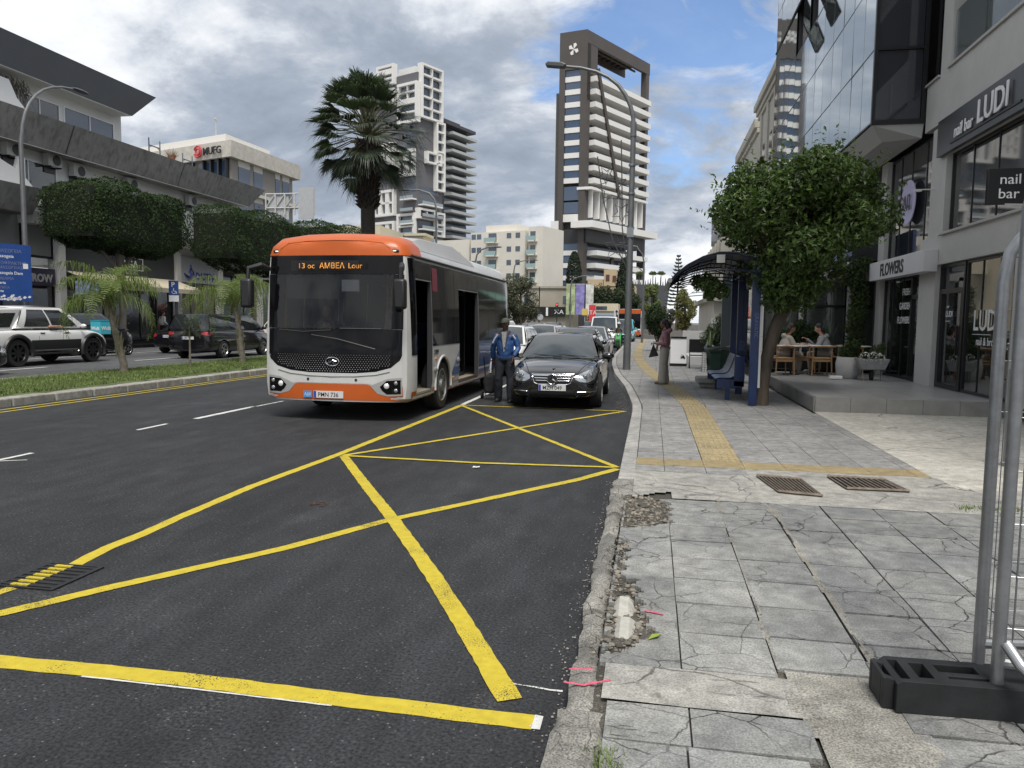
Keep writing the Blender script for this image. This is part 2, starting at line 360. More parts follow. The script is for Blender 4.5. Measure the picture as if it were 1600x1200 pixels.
for (ya,yb,h) in [(1.0,1.75,.13),(1.78,2.45,.135),(2.48,2.98,.13),(3.0,3.42,.115),(3.44,4.15,.085),(4.18,4.9,.09),(4.93,5.7,.085),(5.73,6.3,.09),(6.33,6.95,.10),(6.98,7.6,.12)]:
    wide = .2 if ya<3 or ya>6.9 else .13
    worn.append(lumpy(-.345+(.0 if ya<3 or ya>6.9 else rng.uniform(0,.03)), -.335+wide+rng.uniform(-.02,.02), ya-.02, yb+.02, -.02, h+rng.uniform(-.012,.012), k+3, .022)); k+=1
struct('broken_kerb', merge(*worn), cracked('worn_kerb_concrete', (.17,.165,.15), (.27,.26,.235), 1.0, vscale=5, speck=.6), smooth=50)
# slabs, each one laid separately (one sheet of paving)
HOLES = [[(-.2,6.85),(.02,6.9),(.2,6.62),(.19,5.95),(.02,5.86),(-.2,5.75)],[(-.2,5.5),(-.11,5.4),(-.14,4.62),(-.05,4.58),(-.03,4.3),(.0,4.05),(.06,3.86),(.02,3.7),(-.2,3.45)]]
def inpoly(x,y,p):
    c=False
    for i in range(len(p)):
        (x1,y1),(x2,y2)=p[i],p[i-1]
        if (y1>y)!=(y2>y) and x<(x2-x1)*(y-y1)/(y2-y1)+x1: c=not c
    return c
def slabs(name, mat, cells, z=.12, gap=.006, tilt=.002, tone=.07, cellcut=None):
    V=[];F=[];T=[]
    for (x0,x1,y0,y1) in cells:
        t = 1+rng.uniform(-tone,tone); h=[z+rng.uniform(-tilt,tilt) for _ in range(4)]
        if cellcut:
            nx=max(1,int((x1-x0)/.016)); ny=max(1,int((y1-y0)/.016))
            keep={}
            for i in range(nx):
                for j in range(ny):
                    cx=x0+(i+.5)*(x1-x0)/nx; cy=y0+(j+.5)*(y1-y0)/ny
                    if not any(inpoly(cx+math.sin(cy*31)*.02+math.sin(cy*97)*.008,cy+math.sin(cx*37)*.02+math.sin(cx*113)*.008,p) for p in cellcut): keep[i,j]=1
            if len(keep)<nx*ny:
                if not keep: continue
                for (i,j) in keep:
                    a,b=x0+i*(x1-x0)/nx,x0+(i+1)*(x1-x0)/nx; c,d=y0+j*(y1-y0)/ny,y0+(j+1)*(y1-y0)/ny
                    n=len(V); V+=[(a,c,z),(b,c,z),(b,d,z),(a,d,z),(a,c,z-.05),(b,c,z-.05),(b,d,z-.05),(a,d,z-.05)]
                    F+=[(n,n+1,n+2,n+3)];T+=[t]
                    for (di,dj,e) in ((-1,0,(3,0,4,7)),(1,0,(1,2,6,5)),(0,-1,(0,1,5,4)),(0,1,(2,3,7,6))):
                        if (i+di,j+dj) not in keep: F.append(tuple(n+q for q in e)); T.append(t)
                continue
        a,b,c,d=x0+gap*rng.uniform(.4,.9),x1-gap*rng.uniform(.4,.9),y0+gap*rng.uniform(.7,1.2),y1-gap*rng.uniform(.7,1.2)
        n=len(V); V+=[(a,c,h[0]),(b,c,h[1]),(b,d,h[2]),(a,d,h[3]),(a,c,z-.03),(b,c,z-.03),(b,d,z-.03),(a,d,z-.03)]
        F+=[(n,n+1,n+2,n+3),(n,n+4,n+5,n+1),(n+1,n+5,n+6,n+2),(n+2,n+6,n+7,n+3),(n+3,n+7,n+4,n)]; T+=[t]*5
    o = pydata(name, np.array(V), np.array(F), mat); a = o.data.attributes.new('tone','FLOAT','FACE'); a.data.foreach_set('value', np.array(T,dtype=np.float32))
    return tag(o, kind='structure')
P = .4325; XJ = [.17+P*k for k in range(0,24)]
cA=[]; cB=[]
ys=[3.42+.421*k for k in range(0,9)]; ys[-1]=6.8
for a,b in zip(ys,ys[1:]):
    cA += [(-.2,.17,a,b),(.17,.605,a,b)]
for a,b in zip([1.2,1.62,2.05,2.48],[1.62,2.05,2.48,2.78]): cA += [(-.15,.17,a,b),(.17,.605,a,b)]
cA += [(-.15,.19,2.78,3.07),(.19,.66,2.78,3.07)]
for k in range(1,22):
    x0,x1 = XJ[k],XJ[k+1]; off = 0 if k==1 else (.13 if k%2 else .02)
    ylow = 3.52 if k==1 else (1.0)
    y = 6.83; 
    while y>ylow+.1:
        y2=max(ylow,y-.421); 
        if not (k<=1 and y<3.5): (cB if k>1 else cA).append((x0,x1,y2,y))
        y=y2
    if k==1: cB += [(1.1,x1,1.0,2.2),(1.1,x1,2.2,2.8)]
slabs('pavement_slabs', m_slab, cA, gap=.009, tilt=.004, tone=.14, cellcut=HOLES)
slabs('pavement_slabs_wide', m_slab2, [(c[0]+.006 if abs(c[0]-XJ[2])<.01 else c[0],c[1],c[2],c[3]) for c in cB], gap=.009, tilt=.004, tone=.13, z=.121)
far=[]; tac=[]
y=8.84
while y<70:
    y2=y+P; kx=kerbx(y)+.19; yy=y+P/2
    xr = 2.9 if y<14 else (2.84 if y<24 else 2.2 if y<40 else 3.0)
    xs=[kx]+[.17+P*k for k in range(-6,8) if kx+.08<.17+P*k<xr-.02]+[xr]
    # the tactile strip swings left with the kerb beyond 16 m
    sh = kerbx(y)+.33 if y>14.2 else 0; sh=round(sh,3)
    for a,b in zip(xs,xs[1:]):
        ta = .605+sh; 
        if b<=ta+.01 or a>=ta+P-.01 or (b-a)<.02:
            far.append((a,b,y,y2))
        else:
            if a<ta-.03: far.append((a,ta,y,y2))
            if b>ta+P+.03: far.append((ta+P,b,y,y2))
    tac.append((.605+sh,.605+sh+P,y,y2)); y=y2
for k in range(-1,7):
    a = -.14 if k==-1 else XJ[k]; b=XJ[k+1] if k<6 else 2.9
    tac.append((a,min(b,2.9),8.42,8.84))
far += [(a,b,8.08,8.42) for a,b in ((-.14,.17),(.17,.605),(.605,1.04))]
slabs('pavement_slabs_far', m_slabf, far, gap=.005, tilt=.0015)
slabs('tactile_paving', m_tact, tac, z=.1215, gap=.004, tilt=.001, tone=.12)
# raised ribs and studs of the tactile tiles near the camera
mb=MB()
for (a,b,c,d) in tac:
    if c>24: continue
    if abs(c-8.42)<.01:
        for j in range(6): yy=c+.04+j*.068; mb.box(a+.02,b-.02,yy-.01,yy+.01,.12,.1255)
    else:
        for i in range(6): xx=a+.04+i*.07; mb.box(xx-.011,xx+.011,c+.02,d-.02,.12,.1255)
struct('tactile_ribs', mb, M('tactile_rib',(.33,.265,.145),.8,var=[(7,.75,1.2)]), smooth=0)
# concrete infills
def grid_sheet(poly_fn, x0,x1,y0,y1,z,step=.1,amp=.004,seed=0):
    from mathutils import noise as NS
    nx=max(2,int((x1-x0)/step)); ny=max(2,int((y1-y0)/step)); vs=[];fs=[]
    for j in range(ny+1):
        for i in range(nx+1):
            x=x0+(x1-x0)*i/nx; y=y0+(y1-y0)*j/ny; vs.append((x,y,z+NS.noise(Vector((x*3,y*3,seed)))*amp))
    for j in range(ny):
        for i in range(nx):
            if poly_fn is None or poly_fn(x0+(x1-x0)*(i+.5)/nx,y0+(y1-y0)*(j+.5)/ny): fs.append(((nx+1)*j+i,(nx+1)*j+i+1,(nx+1)*(j+1)+i+1,(nx+1)*(j+1)+i))
    return MB().add(vs,fs)
def gx(x,y):
    if x<.2 and y<6.95+.12*math.sin(x*9): return False
    return True
GR1=[(1.09,8.05),(1.62,7.93),(1.59,7.24),(1.17,7.30)]
struct('concrete_strip', merge(grid_sheet(lambda x,y: gx(x,y) and not (y>8.07 and x<1.04), -.14,2.95,6.84,8.415,.121,.05,.003,1), grid_sheet(None,2.95,9,6.84,7.9,.121,.1,.003,2)), m_conc)
struct('concrete_patch', grid_sheet(None,-.17,.66,3.075,3.415,.121,.04,.004,4), m_conc)
struct('rough_patch', grid_sheet(lambda x,y: x<1.08+.04*math.sin(y*11) and x>.64+.03*math.sin(y*7+1), .6,1.14,1.2,3.51,.119,.035,.012,5), m_conc_r)
struct('driveway', merge(grid_sheet(None,2.905,22,7.9,14.36,.119,.4,.004,7)), m_conc_l)
struct('side_pavement', merge(grid_sheet(None,6.2,26,.5,6.84,.112,.5,.004,9), grid_sheet(None,2.95,26,21.6,60,.115,1,.004,9)), m_slabf)
from mathutils import noise as NSZ
struct('joint_fill', merge(grid_sheet(lambda x,y: abs(x-1.055-.02*NSZ.noise(Vector((y*2.2,3,0))))<.012+.045*max(0,NSZ.noise(Vector((y*1.6,9,0)))+.12), .93,1.2,3.5,6.8,.1235,.013,.004,11), grid_sheet(lambda x,y: abs(x-.61-.015*NSZ.noise(Vector((y*2.2,5,0))))<.006+.03*max(0,NSZ.noise(Vector((y*1.9,2,0)))), .53,.69,3.5,6.8,.1235,.012,.004,12)), m_conc_r, smooth=0)
# rubble in the holes along the kerb
def pebbles(name, spots, mat, label=None):
    V=[];F=[]
    for (x,y,z,s) in spots:
        mbp=MB().ell((x,y,z+s*.25),(s*rng.uniform(.6,1.2),s*rng.uniform(.6,1.2),s*rng.uniform(.4,.7)),6,4); n=len(V); V+=[tuple(v) for v in mbp.v]; F+=[tuple(n+i for i in f) for f in mbp.f]
    return pydata(name,np.array(V),np.array(F),mat)
sp=[]
for H_ in HOLES:
    xs=[p[0] for p in H_]; yy=[p[1] for p in H_]; c=0
    while c<420:
        x,y=rng.uniform(min(xs),max(xs)),rng.uniform(min(yy),max(yy))
        if inpoly(x,y,H_): sp.append((x,y,.095+rng.uniform(0,.012),rng.choice([.006,.008,.01,.013,.02]))); c+=1
for i in range(420): sp.append((-.175+rng.gauss(0,.03),rng.uniform(3.0,7.0),.094,rng.uniform(.004,.012)))
tag(pebbles('rubble', sp, M('rubble_stone',(.16,.145,.12),.9,island=.6)), 'loose gravel and broken concrete filling the holes along the broken kerb','rubble',kind='stuff')
sp=[(-.36+rng.gauss(0,.035)*(1 if i%3 else 2.2),rng.uniform(1.5,8),.002,rng.uniform(.003,.008)) for i in range(500)]
sp+=[(-.40+rng.uniform(-.3,.05),rng.uniform(14,19),.002,rng.uniform(.004,.012)) for i in range(160)]
tag(pebbles('grit', sp, M('grit_stone',(.2,.19,.17),.9,island=.5)), 'fine grit scattered on the asphalt along the kerb','grit',kind='stuff')
for i,(x0,x1,y0,y1) in enumerate([(-.19,-.04,4.02,4.3),(-.17,-.03,3.74,4.0)]):
    o = lumpy(x0,x1,y0,y1,.08,.135,20+i,.006,taper=1).build('concrete_chunk', M('chunk_concrete',(.42,.41,.37),.85,var=[(20,.8,1.15)],bump=(90,.5,.004)))
    tag(o, ['pale broken concrete chunk in the kerb hole, farther of the two','pale broken concrete chunk in the kerb hole, nearer of the two'][i],'concrete chunk')
# painted lines: wobbly strips with rubbed-through paint
def paint(name, col, wear=.55):
    m = M(name, col, .7, 0, .3, bump=(200,.5,.004)); nt=m.node_tree; b=nt.nodes['Principled BSDF']; tc=nt.nodes.new('ShaderNodeTexCoord')
    def nz(s,d=5):
        n=nt.nodes.new('ShaderNodeTexNoise'); n.inputs['Scale'].default_value=s; n.inputs['Detail'].default_value=d; nt.links.new(tc.outputs['Object'],n.inputs[0]); return n.outputs[0]
    def mr(s,a,b_,c,d):
        r=nt.nodes.new('ShaderNodeMapRange'); nt.links.new(s,r.inputs[0])
        for i,v in enumerate((a,b_,c,d)): r.inputs[i+1].default_value=v
        return r.outputs[0]
    ad=nt.nodes.new('ShaderNodeMath'); ad.operation='ADD'; nt.links.new(mr(nz(130,4),.3,.7,0,1),ad.inputs[0]); nt.links.new(mr(nz(3,6),.35,.75,-.32,.30),ad.inputs[1])
    mx=nt.nodes.new('ShaderNodeMixRGB'); nt.links.new(mr(ad.outputs[0],wear+.2,wear+.3,0,1),mx.inputs[0]); mx.inputs[2].default_value=(.035,.035,.036,1)
    m1=nt.nodes.new('ShaderNodeMixRGB'); m1.blend_type='MULTIPLY'; m1.inputs[0].default_value=1; m1.inputs[1].default_value=(*col,1); nt.links.new(mr(nz(18),.3,.7,.86,1.08),m1.inputs[2])
    nt.links.new(m1.outputs[0],mx.inputs[1]); nt.links.new(mx.outputs[0],b.inputs['Base Color']); return m
m_yel = paint('yellow_paint',(.52,.41,.035),.57); m_wht = paint('white_paint',(.62,.62,.60),.55)
def strip(pts, w, z=.004, wob=.004, step=.06):
    mb=MB(); P_=[]
    for (a,b) in zip(pts,pts[1:]):
        a=Vector((*a,0)); b=Vector((*b,0)); n=max(1,int((b-a).length/step))
        P_+= [a.lerp(b,i/n) for i in range(n)]
    P_.append(Vector((*pts[-1],0))); r=random.Random(int(abs(pts[0][0]*997+pts[0][1]*91)))
    vs=[];ws=w if isinstance(w,tuple) else (w,w)
    for i,p in enumerate(P_):
        t=(P_[min(i+1,len(P_)-1)]-P_[max(i-1,0)]).normalized(); n=Vector((-t.y,t.x,0)); ww=ws[0]+(ws[1]-ws[0])*i/len(P_)
        vs+=[(*(p+n*(ww/2+r.uniform(-wob,wob)))[:2],z),(*(p-n*(ww/2+r.uniform(-wob,wob)))[:2],z)]
    return mb.add(vs,[(2*i,2*i+1,2*i+3,2*i+2) for i in range(len(P_)-1)])
YL=[]
for i,(p,w,z) in enumerate([([(-3.98,3.2),(-3.90,3.80),(-3.87,3.94)],.085,.003),([(-3.83,4.40),(-3.86,4.58),(-3.88,4.79),(-3.87,5.18),(-3.9,5.67),(-3.92,6.88),(-3.82,8.68),(-3.69,14.5)],.105,.003),
    ([(-4.1,3.0),(-3.6,3.57),(-3.3,4.06),(-2.91,4.63),(-2.61,5.08),(-2.14,5.99),(-.76,7.96),(-.35,8.69)],.10,.005),([(-3.69,8.66),(-2.9,7.31),(-2.1,5.97),(-1.4,4.74),(-.94,3.88),(-.63,3.29),(-.58,3.2)],(.11,.118),.007),
    ([(-5.2,3.0),(-3.1,3.06),(-2.75,3.07),(-2.41,3.08),(-2.07,3.08),(-1.74,3.07),(-1.43,3.06),(-1.06,3.05),(-.71,3.04),(-.45,3.04)],(.128,.115),.003),([(-3.71,8.74),(-.46,14.4)],.08,.007),([(-3.7,14.5),(-.36,8.78)],.08,.005),
    ([(-3.7,14.53),(-.5,14.42)],.07,.004),([(-3.73,8.70),(-2,8.64),(-.4,8.76)],.075,.009)]):
    YL.append(strip(p,w,z))
struct('yellow_box_marking', merge(*YL), m_yel, smooth=0)
dy=[]
for y0 in (-5,20,60,120): pass
dy=[strip([(-11.22,-5),(-11.01,16),(-10.86,30),(-10.86,120)],.065,.004,.002,.5),strip([(-11.50,-5),(-11.28,16),(-11.13,30),(-11.13,120)],.065,.004,.002,.5)]
struct('double_yellow_line', merge(*dy), m_yel, smooth=0)
wl=[strip([(-7.43,y),(-7.42,y+1.9)],.11,.004) for y in (11.3,)]
wl+=[strip([(-7.5,9.95),(-7.5,10.65)],.07,.004),strip([(-7.4,13.0),(-7.35,14.2)],.05,.004),strip([(-7.45,7.2),(-7.45,7.95)],.07,.004),strip([(-7.5,7.35),(-7.15,7.55)],.03,.004)]
wl+=[strip([(-7.45,y),(-7.45,y+2)],.1,.004) for y in range(20,160,6)]
wl+=[strip([(-3.70,14.6),(-3.72,17.4)],.10,.004),strip([(-3.72,18),(-3.72,80)],.10,.004,step=.5)]
wl+=[strip([(-.46,3.0),(-.43,3.12)],.001,.004)]
wl+=[strip([(-.62,3.36),(-.42,3.33),(-.36,3.33)],.012,.004),strip([(-.455,3.005),(-.425,3.01)],.001,.004),strip([(-2.6,3.008),(-2.03,3.005),(-1.7,2.998),(-1.34,2.992)],.012,.0045,.002),strip([(-.452,3.04),(-.415,3.04)],.112,.0045)]
struct('white_lane_marking', merge(*wl), m_wht, smooth=0)
struct('opposite_lane_marking', merge(*[strip([(-18.1,y),(-18.1,y+3)],.12,.104,step=.5) for y in range(10,120,7)]+[strip([(-15.1,5),(-15.1,100)],.1,.104,step=.5),strip([(-21.9,5),(-21.9,100)],.1,.104,step=.5)]), m_wht, smooth=0)
struct('pink_survey_marks', merge(*[strip(p,.016,z,.004,.02) for p,z in [([(-.33,3.30),(-.22,3.32)],.128),([(-.34,3.18),(-.25,3.17),(-.14,3.24)],.124),([(-.0,4.08),(.1,4.05)],.127)]]), M('pink_paint',(.75,.12,.2),.7,var=[(60,.5,1.1)]), smooth=0)
# drain grates
def grate(name,label,quad,z,n,mat,bars_mat):
    a,b,c,d=[Vector((*p,z)) for p in quad]   # a->b far edge, d->c near edge
    t=thing(name,label,'drain grate',loc=(0,0,0)); mb=MB()
    mb.quad(*[tuple(p-Vector((0,0,.012))) for p in (a,b,c,d)]); mb.build('pit',M('pit_black',(.012,.012,.012),.9),t,smooth=0)
    mb=MB()
    for i in range(n+1):
        p,q=a.lerp(b,i/n),d.lerp(c,i/n); mb.tube([p,q],.0085,4)
    for p,q in ((a,b),(d,c)): mb.tube([p,q],.016,4)
    mb.build('bar_frame',bars_mat,t,smooth=0); return t
grate('drain_grate','rusty barred drain grate set in the concrete strip, left of the pair',[(1.1,8.02),(1.52,7.92),(1.57,7.2),(1.2,7.29)],.137,11,m_metal_d,M('rusty_bar',(.17,.14,.11),.7,.2,.4,var=[(20,.6,1.3)]))
grate('drain_grate','rusty barred drain grate set in the concrete strip, right of the pair',[(1.82,8.16),(2.36,8.12),(2.43,7.60),(1.87,7.58)],.137,11,m_metal_d,M('rusty_bar',(.17,.14,.11),.7,.2,.4,var=[(20,.6,1.3)]))
g=thing('road_drain','black drain grate in the asphalt with yellow paint over its bars','drain grate')
MB().quad((-4.0,3.95,.0045),(-3.6,3.95,.0045),(-3.6,4.38,.0045),(-4.0,4.38,.0045)).build('pit',M('pit_black'),g,smooth=0)
mb=MB(); mb2=MB()
for i in range(7):
    y=3.975+i*.06; mb.box(-3.99,-3.62,y,y+.026,.002,.011)
    mb2.box(-3.925,-3.80,y-.001,y+.027,.004,.0125)
for (a,b,c,d) in ((-4.02,-3.985,3.94,4.39),(-3.625,-3.59,3.94,4.39),(-3.985,-3.625,3.94,3.955),(-3.985,-3.625,4.375,4.39)): mb.box(a,b,c,d,.002,.0105)
mb.build('bar_frame',M('black_iron',(.03,.03,.032),.5,.5,var=[(20,.7,1.4)]),g,smooth=0); mb2.build('painted_strip',m_yel,g,smooth=0)
# litter on the road
for (x,y,s,lab) in [(-1.95,8.35,.05,'small crumpled white paper scrap on the road inside the yellow box'),(-13.1,16.2,.13,'white crumpled plastic scrap lying on the median grass')]:
    mb=MB(); r=random.Random(int(x*10))
    for k in range(7): 
        p=[(x+r.uniform(-s,s),y+r.uniform(-s,s),(.01 if x>-5 else .17)+r.uniform(0,s*.3)) for _ in range(3)]; mb.add(p,[(0,1,2)])
    tag(mb.build('litter',M('paper_white',(.7,.7,.68),.8),smooth=0),lab,'litter')
mb=MB(); r=random.Random(5)
for k in range(14): a=r.uniform(0,6.3); mb.tube([(-2.95+r.uniform(-.07,.07),6.35+r.uniform(-.06,.06),.004),(-2.95+r.uniform(-.09,.09),6.35+r.uniform(-.08,.08),.012)],.004,4)
tag(mb.build('dry_twigs',M('twig',(.08,.045,.03),.9),smooth=0),'small brown tuft of dry twigs on the asphalt','twigs')
tag(MB().add([(.02,3.70,.126),(.07,3.73,.135),(.09,3.79,.128),(.04,3.76,.132)],[(0,1,2,3)]).build('fallen_leaf',M('leaf_yellowgreen',(.22,.30,.05),.6),smooth=0),'single yellow green leaf fallen on the cracked slabs','leaf')
# median: two kerbs and grass
mb=MB(); y=-5
while y<120:
    xk=-11.62+ (y-11)*.028 if y<30 else -11.1
    mb.box(xk-.34,xk,y,y+.985,-.02,.15+rng.uniform(-.004,.004)); xf=-15.2+(y-15)*.03 if y<30 else -14.75
    mb.box(xf,xf+.18,y,y+.985,.05,.17); y+=1
struct('median_kerb',mb,cracked('median_kerb_stone',(.27,.26,.235),(.34,.33,.3),.5),smooth=0,bevel=.02)
mb=grid_sheet(None,-15.1,-11.8,-5,120,.14,.5,.05,3); struct('median_soil',mb,M('median_earth',(.075,.095,.035),.95,var=[(3,.6,1.3)]))
n=120000; r_=np.random.RandomState(3)
yy=np.where(r_.rand(n)<.75, r_.uniform(7,34,n), r_.uniform(34,90,n)); xx=r_.uniform(-14.95,-11.95,n)+(yy<30)*(yy-30)*.012; h=r_.uniform(.03,.085,n); a=r_.uniform(0,2*np.pi,n); w=.012+.012*(yy>25)
V=np.empty((n,3,3)); V[:,0]=np.stack([xx-np.cos(a)*w,yy-np.sin(a)*w,np.full(n,.13)],1); V[:,1]=np.stack([xx+np.cos(a)*w,yy+np.sin(a)*w,np.full(n,.13)],1); V[:,2]=np.stack([xx+r_.normal(0,.03,n),yy+r_.normal(0,.03,n),.14+h],1)
tag(pydata('grass',V.reshape(-1,3),np.arange(3*n).reshape(-1,3),M('grass_blade',(.12,.165,.045),.75,island=.45,var=[(1.2,.75,1.3)])),'short green grass covering the median strip','grass',kind='stuff')
# tuft at the kerb foot
mb=MB(); r=random.Random(8)
for k in range(130):
    x,y=-.12+r.gauss(0,.03),2.62+r.gauss(0,.05); mb.add([(x-.003,y,.11),(x+.003,y,.11),(x+r.gauss(0,.02),y+r.gauss(0,.02),.13+r.random()*.03)],[(0,1,2)])
for k in range(260):
    x,y=2.95+r.uniform(-.3,.35),7.05+r.gauss(0,.05); mb.add([(x-.005,y,.11),(x+.005,y,.11),(x+r.gauss(0,.02),y+r.gauss(0,.02),.13+r.random()*.03)],[(0,1,2)])
tag(mb.build('weeds',M('grass_blade'),smooth=0,fix=False),'low weeds growing in the kerb and slab joints','weeds',kind='stuff')
# terrace
t=thing('terrace','raised grey tiled terrace with step edge in front of the shops','terrace')
out_=[(2.93,14.36),(12,14.36),(12,21.9),(3.4,21.9),(3.05,20.6),(2.93,18.5)]
MB().prism(out_,'Z',.1,.375).build('base',M('terrace_side',(.27,.265,.25),.6,var=[(2,.85,1.1)],bump=(50,.1,.004)),t,smooth=0)
mb=MB(); 
for i in range(16):
    for j in range(9):
        x0=2.93+i*.6; y0=14.34+j*.84
        if y0>21: continue
        mb.box(x0+.003,min(x0+.597,12),y0+.003,y0+.837,.376,.39)
mb.build('floor_tiles',m_terr,t,smooth=0)
mb=MB()
for i in range(16): mb.box(2.93+i*.6+.003,2.93+i*.6+.597,14.335,14.355,.12,.374)
for j in range(5): mb.box(2.905,2.926,14.36+j*.84+.003,14.36+j*.84+.837,.12,.374)
mb.build('riser_tiles',M('riser_tile',(.25,.245,.23),.5,var=[(3,.8,1.15)]),t,smooth=0)
# left pavement
struct('left_pavement',MB().box(-31,-25.1,-5,90,.05,.26),m_slabf,smooth=0)
struct('left_pavement_far',MB().box(-60,-31.2,58,200,.05,.24),m_slabf,smooth=0)
# =================== BUILDINGS ===================
V3=Vector
m_plas = M('grey_render',(.50,.49,.465),.75,var=[(1.2,.93,1.06),(9,.97,1.03)],bump=(40,.08,.004))
m_white = M('white_render',(.62,.61,.59),.7,var=[(.6,.9,1.06)],bump=(30,.08,.004))
m_black = M('black_aluminium',(.018,.018,.02),.35,.3)
m_fascia = M('dark_fascia',(.03,.032,.036),.3,0,.6)
m_dark = M('dark',(.01,.01,.011),.8)
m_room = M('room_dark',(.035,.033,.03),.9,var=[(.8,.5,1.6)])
m_shopglass = glass_mat('shop_glass',(.02,.024,.024),.5,.02,ior=2.1)
m_winglass = glass_mat('window_glass',(.05,.06,.07),0,.03,1.0,.08)
m_blueglass = glass_mat('blue_glass',(.045,.075,.13),0,.06,1.0,.05)
m_railglass = glass_mat('rail_glass',(.35,.40,.39),.6,.03)
m_mirror = M('curtain_glass',(.50,.54,.54),.035,.92,.5,bump=(.35,.06,.03))
m_letterw = M('letter_white',(.78,.78,.78),.45); m_letterk = M('letter_black',(.02,.02,.02),.5)
FR = Face((5.9,0),(0,1),(-1,0))
b = thing('shop_building','grey rendered three storey corner building with a nail bar shop and a flower shop','building',(0,0,0))
mb=MB()
# ground-floor piers, spandrels, upper walls (openings left out)
for a0,a1,z0,z1 in [(17.6,18.6,.375,3.0),(13.25,13.98,.375,3.0),(8.6,9.3,.1,3.0),(21.55,21.95,.375,3.0)]: FR.box(mb,a0,a1,z0,z1,-.45,0)
FR.box(mb,6,17.6,2.98,3.58,-.45,0.0); FR.box(mb,18.6,21.95,2.98,3.28,-.45,-.002); FR.box(mb,17.6,18.6,3.0,3.6,-.45,0)
FR.box(mb,17.35,18.2,3.6,5.9,-.45,.0); FR.box(mb,21.45,21.95,3.28,5.9,-.45,0)
FR.box(mb,6,17.6,5.24,5.98,-.45,-.02)
FR.box(mb,6,18.75,5.98,7.0,-.45,.003); FR.box(mb,17.45,17.98,7.0,20,-.45,.0)
FR.box(mb,6,34,19,20,-6,-.0)
FR.box(mb,6,17.45,7.0,20,-2.4,-2.1)        # recessed wall behind the balcony
FR.box(mb,6,34,.1,19.9,-9,-8.6); FR.box(mb,5.6,6,.1,20,-9,.0)
FR.box(mb,17.98,18.7,10.3,20,-.45,-.02)
mb.build('wall',m_plas,b,smooth=0)
mb=MB(); FR.box(mb,6,17.38,3.58,3.63,-.2,.06); FR.box(mb,6,17.5,7.0,7.06,-.3,.05); FR.box(mb,18.25,21.9,3.28,3.33,-.2,.05); FR.box(mb,17.98,18.8,6.98,7.03,-.2,.05)
mb.build('window_sill',M('sill_stone',(.42,.41,.39),.6),b,smooth=0,bevel=.006)
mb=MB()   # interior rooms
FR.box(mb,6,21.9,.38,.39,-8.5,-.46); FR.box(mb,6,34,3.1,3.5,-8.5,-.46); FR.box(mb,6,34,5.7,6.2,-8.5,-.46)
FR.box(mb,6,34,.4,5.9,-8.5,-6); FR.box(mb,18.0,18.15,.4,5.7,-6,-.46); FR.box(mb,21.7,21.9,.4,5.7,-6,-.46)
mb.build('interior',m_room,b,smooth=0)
def pane(name,F,a0,a1,z0,z1,d,mat,parent,th=.012):
    mb=MB(); F.box(mb,a0,a1,z0,z1,d-th,d); return mb.build(name,mat,parent,smooth=0)
def shopwin(a0,a1,z0,z1,d,mulls,parent=b,F=FR,fw=.05,name='window',glass=None):
    w=pane(name,F,a0+fw,a1-fw,z0+fw,z1-fw,d-.02,glass or m_shopglass,parent)
    mb=MB()
    for (p,q,r,s) in [(a0,a1,z0,z0+fw),(a0,a1,z1-fw,z1),(a0,a0+fw,z0+fw,z1-fw),(a1-fw,a1,z0+fw,z1-fw)]: F.box(mb,p,q,r,s,d-.06,d+.01)
    for m_ in mulls: F.box(mb,m_-.012,m_+.012,z0+fw,z1-fw,d-.05,d-.004)
    mb.build('frame',m_black,w,smooth=0); return w
shopwin(14.0,16.25,.40,2.97,-.12,[14.82,15.55])
# nail-bar door with transom
d_=pane('door',FR,16.42,17.44,.50,2.36,-.14,m_shopglass,b)
mb=MB()
for q in [(16.27,17.58,.4,.5),(16.27,17.58,2.36,2.46),(16.27,17.58,2.90,2.97),(16.27,16.42,.5,2.36),(17.44,17.58,.5,2.36),(16.27,16.33,2.46,2.9),(17.52,17.58,2.46,2.9)]: FR.box(mb,*q,-.18,-.09)
FR.box(mb,16.44,16.47,1.1,1.7,-.09,-.05)
mb.build('door_frame',m_black,d_,smooth=0)
pane('window',FR,16.33,17.52,2.46,2.9,-.14,m_shopglass,b)
w=shopwin(19.35,21.5,.40,2.9,-.1,[20.05,20.8]); 
d2=pane('door',FR,18.72,19.25,.5,2.3,-.12,m_shopglass,b); mb=MB()
for q in [(18.62,19.35,.4,.5),(18.62,19.35,2.3,2.4),(18.62,18.72,.5,2.9),(19.25,19.35,.5,2.9),(18.72,19.25,2.82,2.9)]: FR.box(mb,*q,-.16,-.07)
mb.build('door_frame',m_black,d2,smooth=0); pane('window',FR,18.72,19.25,2.4,2.82,-.12,m_shopglass,b)
shopwin(9.3,13.25,.4,2.97,-.12,[10.6,11.9])
for a0,a1,ms in [(13.2,17.32,[14.1,15.2,16.3]),(8.0,13.18,[9.3,10.6,11.9])]: shopwin(a0,a1,3.63,5.24,-.12,ms,glass=glass_mat('upper_glass',(.03,.036,.036),.3,.03,ior=2.1))
shopwin(18.22,21.44,3.33,5.88,-.12,[18.9,19.9,20.7],glass=_m['upper_glass'])
shopwin(18.0,18.72,7.03,10.3,-.14,[]); 
for a0,a1 in [(14.3,17.4),(11.1,14.2)]: shopwin(a0,a1,7.1,9.4,-2.1+.0,[(a0+a1)/2])
mb=MB()
for a0,a1 in [(15.9,17.42),(14.32,15.86),(12.7,14.28),(11.1,12.66)]: FR.box(mb,a0,a1,7.08,8.12,-.06,-.045)
mb.build('balustrade',m_railglass,b,smooth=0)
mb=MB(); FR.box(mb,6,17.45,7.0,7.02,-2.3,-.3); mb.build('balcony_floor',m_plas,b,smooth=0)
